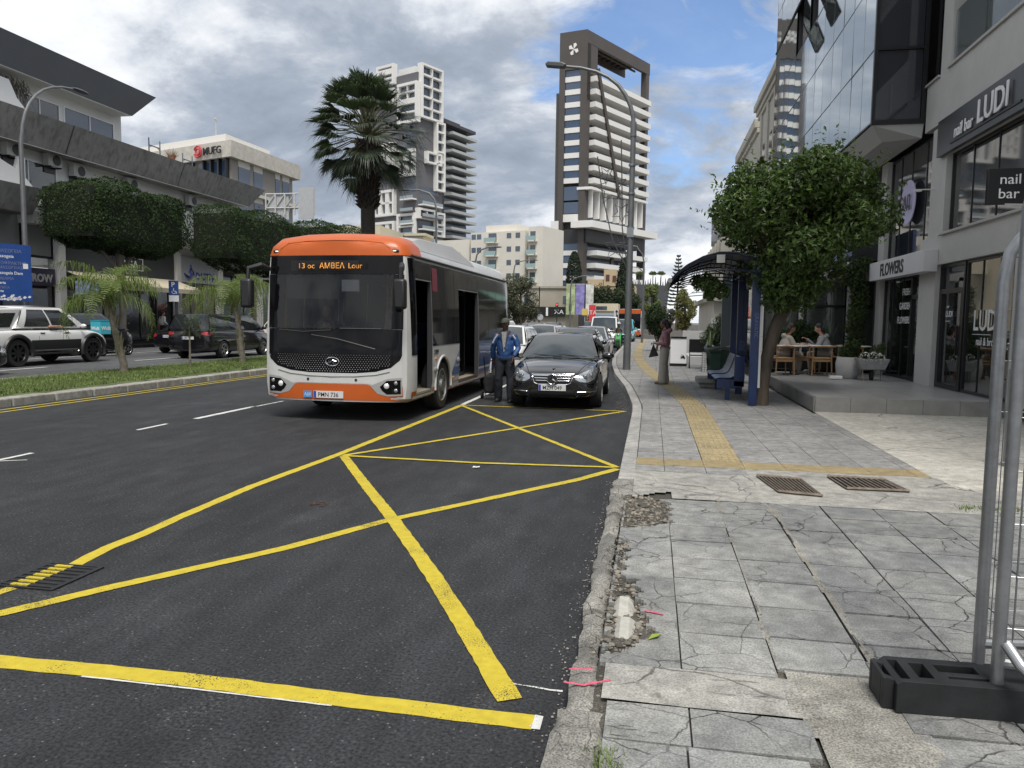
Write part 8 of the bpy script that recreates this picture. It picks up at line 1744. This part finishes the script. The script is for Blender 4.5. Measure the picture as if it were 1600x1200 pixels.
t=thing('parking_sign','small blue and white disabled parking sign on a post before the DASTRA shop','road sign',(-24.9,36.2,.26),rad(40)); MB().tube([(0,0,0),(0,0,3.3)],.035,6).build('post',m_galv,t); MB().box(-.24,.24,-.06,-.03,2.55,3.3).build('plate',M('sign_blue'),t,smooth=0); MB().box(-.24,.24,-.06,-.03,2.2,2.53).build('sub_plate',m_letterw,t,smooth=0); text('P',.34,m_letterw,t,frame((-.12,-.064,2.98),(1,0,0),(0,-1,0)),ext=.001,bold=.008); MB().tube([(0,-.07,2.9),(-.02,-.07,2.75),(.1,-.07,2.74),(.14,-.07,2.62)],.022,5).tube([(math.cos(a)*.09,-.07,2.70+math.sin(a)*.09) for a in np.linspace(2.4,6,10)],.016,5).build('wheelchair_symbol',m_letterw,t)
t=thing('parking_sign','grey blue signboard on twin posts half hidden by the drooping palm','road sign',(-24.8,29.9,.26),rad(55)); MB().tube([(0,.05,0),(0,.05,3)],.04,6).build('post',m_galv,t); MB().box(-.5,.5,-.02,.02,2.35,2.95).build('plate',M('plate_bluegrey',(.16,.20,.30),.5,var=[(5,.5,1.6)]),t,smooth=0)
t=thing('round_traffic_sign','small round sign on a black pole at the far junction','road sign',(-13.1,88,0)); MB().tube([(0,0,0),(0,0,5.6)],.07,6).build('pole',m_black,t); MB().lathe([(0,0),(.36,0),(.36,.04),(0,.04)],(.15,-.1,2.1),20,'Y').build('disc',M('disc_grey',(.4,.42,.44),.5),t)
for i,(x,y) in enumerate(((-11.5,92),(-10.2,95))): 
    t=thing('traffic_light',['traffic light with red lamp on the left far pole','traffic light on the right far pole'][i],'traffic light',(x,y,0),group='traffic lights at the far junction'); MB().tube([(0,0,0),(0,0,3.9)],.06,6).build('pole',m_black,t); MB().box(-.16,.16,-.25,-.05,2.9,3.8).build('housing',m_black,t,smooth=0)
    for k,cx in enumerate(((.9,.05,.05),(.1,.08,.02),(.02,.1,.04))): MB().lathe([(0,0),(.1,0),(.1,.03),(0,.03)],(0,-.28,3.65-.28*k),12,'Y').build('lamp',M('tl%d'%k,cx,.4,emit=((1,.05,.05),1.2) if k==0 else None),t)
# ---- bus shelter ----
t=thing('bus_shelter','dark blue steel bus shelter with curved smoked roof and three back posts','bus shelter',(0,0,.12))
mb=MB()
for (y,w) in ((15.02,.075),(17.4,.075),(18.9,.07)):
    MB().box(1.92-w,1.92+w,y-.05,y+.05,0,2.75).build('post',m_blue,t,smooth=0,bevel=.006)
    MB().box(2.0,2.04,y-.06,y+.06,.35,2.7).build('post_edge',M('edge_white',(.5,.5,.5),.5),t,smooth=0)
arc=[(.30,2.36),(.42,2.50),(.62,2.66),(.9,2.81),(1.2,2.89),(1.5,2.89),(1.8,2.81),(2.05,2.68),(2.22,2.54)]
mb=MB(); n=len(arc)
for y in (14.75,19.6): mb.v+= [(x,y,z) for x,z in arc]+[(x,y,z+.018) for x,z in arc]
for k in range(n-1): mb.f+=[(k,k+1,2*n+k+1,2*n+k),(n+k,n+k+1,3*n+k+1,3*n+k),(k,k+1,n+k+1,n+k),(2*n+k,2*n+k+1,3*n+k+1,3*n+k)]
mb.f+=[(0,n,3*n,2*n),(n-1,2*n-1,4*n-1,3*n-1)]; mb.mi=[0]*len(mb.f); mb.build('roof',M('smoked_roof',(.012,.015,.022),.35,0,.35),t,smooth=50)
for y in (14.78,15.95,17.15,18.35,19.55): MB().tube([(x,y,z-.03) for x,z in arc],.017,6).build('roof_rib',M('rib_dark',(.006,.012,.035),.5),t); MB().tube([(.50,y,2.42),(.8,y,2.52),(1.2,y,2.58),(1.7,y,2.55),(2.1,y,2.46)],.015,6).build('roof_chord',M('rib_dark'),t)
mb=MB()
for y in (14.78,15.95,17.15,18.35):
    for x,za,zb in ((.62,2.47,2.63),(.85,2.53,2.76),(1.1,2.57,2.84),(1.4,2.58,2.87),(1.7,2.55,2.83),(1.95,2.5,2.72)): mb.tube([(x,y,za),(x+.04,y,zb)],.008,4)
mb.build('web_bars',M('rib_dark'),t)
MB().tube([(.30,14.7,2.37),(.30,19.65,2.37)],.045,10).build('gutter',m_galv,t); MB().tube([(1.92,14.8,2.62),(1.92,19.55,2.62)],.04,6).build('beam',m_blue,t); MB().box(1.15,1.3,14.74,14.76,2.70,2.85).build('sticker',M('sticker_grey',(.4,.4,.38),.6),t,smooth=0)
MB().box(1.955,1.975,15.2,17.3,.75,2.3).build('back_glass',glass_mat('shelter_glass',(.06,.07,.07),.7,.03),t,smooth=0)
text('GRAVATIC',.10,M('scrawl',(.12,.15,.30),.6),t,frame((1.905,14.968,1.78),(0,0,-1),(0,-1,0)),name='graffiti',ext=.0005); text('ASSIS',.10,_m['scrawl'],t,frame((1.90,17.348,1.2),(0,0,-1),(0,-1,0)),name='graffiti',ext=.0005)
# perforated metal seats, as one bench row on a blue beam
bn=thing('bus_bench','blue framed bench with a grey perforated metal seat under the shelter','bench',(0,0,.12))
prof=[(1.30,.43),(1.38,.455),(1.48,.45),(1.6,.455),(1.68,.50),(1.74,.62),(1.79,.78),(1.83,.88)]
def perf():
    m=M('perforated',(.20,.23,.28),.4,.6,.5); nt=m.node_tree; b=nt.nodes['Principled BSDF']; tc=nt.nodes.new('ShaderNodeTexCoord'); w=nt.nodes.new('ShaderNodeTexVoronoi'); w.inputs['Scale'].default_value=26; w.inputs['Randomness'].default_value=0; nt.links.new(tc.outputs['Object'],w.inputs[0])
    r=nt.nodes.new('ShaderNodeMapRange'); nt.links.new(w.outputs['Distance'],r.inputs[0]); r.inputs[1].default_value=.25; r.inputs[2].default_value=.36; r.inputs[3].default_value=0; r.inputs[4].default_value=1; x=nt.nodes.new('ShaderNodeMixRGB'); nt.links.new(r.outputs[0],x.inputs[0]); x.inputs[1].default_value=(.02,.03,.05,1); x.inputs[2].default_value=(.16,.18,.22,1); nt.links.new(x.outputs[0],b.inputs['Base Color']); return m
for y0,y1 in ((15.95,17.2),(17.35,18.6)):
    mb=MB(); k=len(prof)
    for y in (y0,y1): mb.v+=[(x,y,z) for x,z in prof]+[(x+.004,y,z-.012) for x,z in prof]
    for i in range(k-1): mb.f+=[(i,i+1,2*k+i+1,2*k+i),(k+i,k+i+1,3*k+i+1,3*k+i),(i,i+1,k+i+1,k+i),(2*k+i,2*k+i+1,3*k+i+1,3*k+i)]
    mb.mi=[0]*len(mb.f); mb.build('seat',perf(),bn,smooth=40); 
    for y in (y0-.015,y1+.015): MB().tube([(x,y,z) for x,z in prof],.014,5).build('seat_rim',m_blue,bn)
MB().box(1.33,1.70,15.9,15.96,.24,.43).box(1.33,1.70,18.6,18.66,.24,.43).box(1.60,1.85,15.86,18.7,.28,.40).build('beam',m_blue,bn,smooth=0)
for y in (16.0,18.5): MB().box(1.50,1.60,y-.04,y+.04,0,.28).build('leg',m_blue,bn,smooth=0)
MB().box(1.66,1.86,15.86,15.92,.3,.9).build('side_plate',m_blue,bn,smooth=0)
# green bin
t=thing('wheelie_bin','dark green street bin with grey lid rim behind the shelter seat','bin',(1.70,19.9,.12)); MB().lathe([(.24,.08),(.27,.1),(.33,.80),(.38,.86),(.38,.91),(.32,.91)],(0,0,0),8).build('body',M('bin_green',(.02,.055,.035),.5,var=[(4,.8,1.2)]),t,smooth=20); MB().lathe([(.30,.0),(.30,.10),(.24,.10)],(0,0,0),8).build('base',M('bin_green'),t,smooth=20); MB().tube([(math.cos(a)*.35,math.sin(a)*.35,.93+.03*math.sin(a*3)) for a in np.linspace(0,6.28,20)],.045,6).build('bag_rim',M('bag_grey',(.12,.13,.12),.6),t); MB().box(-.335,-.322,-.1,.05,.50,.68).build('label',m_letterw,t,smooth=0)
MB
t=thing('concrete_block','grey rounded concrete seat edge at the foot of the bin','block',(1.38,19.0,.12)); MB().box(-.3,.3,-.35,.35,.12,.26).box(-.2,.2,-.25,.25,0,.12).build('block',m_kerb,t,smooth=0,bevel=.03)
t=thing('advertising_board','dark upright advertising panel behind the shelter posts','panel',(1.62,21.3,.12)); MB().box(.22,.56,-.06,.06,.05,2.9).build('panel',M('panel_slate',(.03,.04,.045),.3),t,smooth=0,bevel=.01)
# white low walls, a-board, folding set, tiled planters on the pavement
for i,(x0,x1,y0,y1,z,lab) in enumerate([(1.25,3.1,32.4,32.7,1.35,'white low wall block behind the woman in pink'),(2.6,5.5,35.2,35.5,1.9,'higher white wall block behind the first white wall'),(1.35,3.4,28.6,31.5,.45,'white low platform under the folding table')]):
    t=thing('white_wall',lab,'wall'); MB().box(x0,x1,y0,y1,.12,z).build('wall',m_white,t,smooth=0,bevel=.01)
t=thing('pavement_board','white pavement a-board with dark feet and small black print beside the woman','sign',(.95,28.0,.12)); MB().prism([(-.16,.1),(.16,.1),(.03,1.02),(-.03,1.02)],'X',-.28,.28).build('board',m_letterw,t,smooth=0); MB().box(-.3,.3,-.2,.2,0,.1).box(-.28,.28,-.06,.06,1.0,1.06).build('frame',m_black,t,smooth=0); mb=MB(); r=random.Random(1)
for k in range(7): mb.add([(.05+r.uniform(0,.2),-.145+0,.25+r.uniform(0,.2)) for _ in range(3)],[(0,1,2)])
mb.build('print',m_black,t,smooth=0,fix=False)
t=thing('folding_chair','black folding chair left of the tiled planter','chair',(1.55,26.9,.12)); 
MB().box(-.28,.28,-.02,.02,.55,1.0).build('backrest',m_black,t,smooth=0); MB().box(-.26,.26,-.4,.0,.44,.47).build('seat',m_black,t,smooth=0)
for s in (-.26,.26): MB().tube([(s,.1,0),(s,-.35,.5)],.014,5).tube([(s,-.4,0),(s,.0,.55)],.014,5).build('leg',m_black,t)
t=thing('folding_table','black folding table right of the folding chair','table',(2.15,27.2,.12)); MB().box(-.4,.4,-.3,.3,.72,.75).build('tabletop',m_black,t,smooth=0)
for s in (-.3,.3): MB().tube([(s,.25,0),(s,-.25,.72)],.014,5).tube([(s,-.25,0),(s,.25,.72)],.014,5).build('leg',m_black,t)
def tilem():
    m=M('white_tiles',(.5,.5,.49),.3); nt=m.node_tree; b=nt.nodes['Principled BSDF']; tc=nt.nodes.new('ShaderNodeTexCoord'); mp=nt.nodes.new('ShaderNodeMapping'); mp.inputs['Rotation'].default_value=(rad(90),0,0); br_=nt.nodes.new('ShaderNodeTexBrick'); nt.links.new(tc.outputs['Object'],mp.inputs[0]); nt.links.new(mp.outputs[0],br_.inputs[0]); br_.inputs['Scale'].default_value=1; br_.offset=0; br_.inputs['Brick Width'].default_value=.075; br_.inputs['Row Height'].default_value=.075; br_.inputs['Mortar Size'].default_value=.006; br_.inputs['Color1'].default_value=(.5,.5,.49,1); br_.inputs['Color2'].default_value=(.45,.45,.44,1); br_.inputs['Mortar'].default_value=(.08,.08,.08,1); nt.links.new(br_.outputs[0],b.inputs['Base Color']); return m
for i,(x,y,lab) in enumerate([(1.83,25.1,'small white tiled planter holding the sword leaved plant'),(2.25,25.9,'second white tiled planter holding the oleander')]):
    t=thing('tiled_planter',lab,'planter',(x,y,.12),group='white tiled planters'); MB().box(-.22,.22,-.22,.22,0,.62).build('box',tilem(),t,smooth=0); MB().box(-.2,.2,-.2,.2,.60,.625).build('soil',m_soil,t,smooth=0)
for i,(x,y,w,h,lab) in enumerate([(4.15,22.9,.5,.5,'dark square planter under the round cafe shrub'),(4.95,22.9,.4,.5,'dark square planter of the sword leaved plant at the glass'),(3.7,23.4,.4,.5,'dark square planter beside the far cafe post')]):
    t=thing('cafe_planter',lab,'planter',(x,y,.39),group='dark cafe planters'); MB().box(-w/2,w/2,-w/2,w/2,0,h).build('box',m_black,t,smooth=0,bevel=.01)
t=thing('round_pot','large round white plant pot beside the wheelbarrow planter','pot',(4.70,19.5,.39)); MB().lathe([(.19,0),(.27,.1),(.29,.36),(.26,.52),(.23,.52),(.23,.44)],(0,0,0),28).build('pot',m_potw,t); MB().lathe([(0,.45),(.24,.45)],(0,0,0),20).build('soil',m_soil,t)
leafmass('pot_plant','plant','dark leafy plant growing in the round white pot',(4.70,19.5,.39),[(0,0,.62,.17),(.08,0,.78,.16),(-.1,0,.66,.14)],1200,.10,m_ivy,41,.35)
t=thing('step_box','small white box light on the terrace floor by the pot','box',(4.3,18.95,.39)); MB().box(-.14,.14,-.08,.08,.02,.09).build('box',m_letterw,t,smooth=0,bevel=.01)
# cafe tables and chairs
m_wood=M('oak_wood',(.33,.20,.10),.5,var=[(6,.8,1.15)],aniso=(1,1,6))
def cafe_chair():
    t=thing('cafe_chair','','chair',group='wooden cafe chairs on the terrace')
    mb=MB().box(-.24,.24,-.22,.24,.43,.46); mb.build('seat',m_wood,t,smooth=0,bevel=.012)
    for x,y in ((-.22,-.22),(.22,-.22)): MB().tube([(x*1.08,y*1.1,0),(x,y,.44),(x*1.02,y*1.05,.70)],[.016,.019,.016],8).build('leg',m_wood,t)
    for x,y in ((-.21,.21),(.21,.21)): MB().tube([(x*1.08,y*1.1,0),(x,y,.44)],[.016,.019],8).build('leg',m_wood,t)
    MB().tube([(-.25,.02,.70),(-.26,-.14,.72),(-.18,-.25,.74),(0,-.28,.75),(.18,-.25,.74),(.26,-.14,.72),(.25,.02,.70)],[.012,.02,.024,.026,.024,.02,.012],8).build('backrest',m_wood,t); MB().box(-.21,.21,-.21,-.19,.36,.42).box(-.21,.21,.19,.21,.36,.42).build('rail',m_wood,t,smooth=0); return t
ch=cafe_chair()
for i,(x,y,a,l) in enumerate([(3.22,19.95,15,'wooden chair at the left table, nearest to the orange tree trunk'),(4.22,20.3,0,'wooden chair with its back to the street between the two tables'),(4.98,20.45,0,'wooden chair at the right hand table, back to the street'),(3.38,20.95,-75,'wooden chair under the guest in cream'),(4.66,21.35,80,'wooden chair under the guest in grey'),(3.9,20.75,-30,'wooden chair half hidden behind the middle table')]):
    o=ch if i==0 else copy_tree(ch); o.location=(x,y,.39); o.rotation_euler=(0,0,rad(a)); o['label']=l
for i,(x,y,l) in enumerate([(3.55,20.5,'white round cafe table at the left, before the guest in cream'),(4.25,21.0,'white round cafe table between the two seated guests'),(5.2,21.05,'white cafe table at the right by the climbing plant')]):
    t=thing('cafe_table',l,'table',(x,y,.39),group='white cafe tables'); MB().lathe([(0,.725),(.40,.725),(.41,.735),(.41,.75),(0,.75)],(0,0,0),32).build('tabletop',m_letterw,t); MB().tube([(0,0,.02),(0,0,.725)],.03,8).lathe([(0,0),(.22,0),(.22,.015),(0,.02)],(0,0,0),20).build('pedestal',m_black,t)
# ---- temporary site fence and its foot (close, right edge) ----
t=thing('rubber_block','heavy black rubber fence foot with moulded slots on the slabs','fence foot',(1.02,3.2,.122),rad(1.5))
mb=MB().prism([(.0,.0),(.78,.0),(.78,.135),(.02,.135),(.0,.12)],'Y',0,.24)
o=mb.build('block',M('rubber_black',(.013,.014,.015),.62,0,.4,var=[(8,.7,1.6)],bump=(40,.25,.004)),t,smooth=0)
o.parent=None
for (x0,x1,y0,y1,zd) in [(.10,.16,.05,.19,.06),(.20,.36,.12,.19,.05),(.22,.40,.06,.085,.03),(.62,.74,.05,.19,.06),(.02,.06,.03,.21,.09)]: cut(o,MB().box(x0,x1,y0,y1,zd,.3))
o.parent=t; bv=o.modifiers.new('b','BEVEL'); bv.width=.010; bv.segments=2; bv.limit_method='ANGLE'
MB().prism([(-.045,.0),(.0,.0),(.0,.125),(-.03,.135),(-.045,.13)],'Y',.03,.06).prism([(-.045,.0),(.0,.0),(.0,.125),(-.03,.135),(-.045,.13)],'Y',.18,.21).prism([(-.045,.0),(-.03,.0),(-.03,.135),(-.045,.13)],'Y',.06,.18).build('lug',_m['rubber_black'],t,smooth=0,bevel=.004)
def panel(name,label,x,y,dx,dy,hh):
    t=thing(name,label,'fence',(x,y,.14),math.atan2(dy,dx)); w=2.2
    MB().tube([(0,0,.0),(0,0,.6),(0,0,1.2),(0,0,hh-.24),(.02,0,hh-.12),(.07,0,hh-.045),(.14,0,hh-.01),(.22,0,hh),(w,0,hh)],.0245,14).build('frame',m_galv,t); MB().tube([(0,0,.20),(w,0,.20)],.022,10).build('bottom_rail',m_galv,t)
    mb=MB()
    for k in range(1,44): mb.tube([(k*.05,0.015,.2),(k*.05,.015,hh)],.0024,4)
    for k in range(9): mb.tube([(-.005,.018,.34+k*.215),(w,.018,.34+k*.215)],.0024,4)
    mb.build('wire_mesh',m_galv,t); return t
panel('site_fence','galvanised mesh site fence panel standing in the front hole of the black foot',1.415,3.27,.995,-.10,2.25)
panel('site_fence','second galvanised fence panel just behind, rounded top corner',1.42,3.46,.99,.14,1.98)
t=thing('fence_brace','bright galvanised tube curving down from the fence foot to the right','fence brace',(0,0,0)); MB().tube([(1.42,3.22,.44),(1.45,3.16,.38),(1.54,3.06,.30),(1.70,2.92,.22)],.024,12).build('tube',M('galv_bright',(.5,.51,.52),.3,.9),t)
t=thing('low_post','square grey metal post with slanted top beyond the fence','post',(4.0,9.3,.12)); MB().prism([(-.05,0),(.05,0),(.05,1.02),(-.05,1.1)],'Y',-.05,.05).build('post',M('post_grey',(.25,.26,.27),.5,.4),t,smooth=0)
t=thing('meter_box','small white junction box on the wall above the nail bar window','box'); mb=MB(); FR.box(mb,12.95,13.05,3.22,3.34,.004,.04); mb.build('box',m_letterw,t,smooth=0)
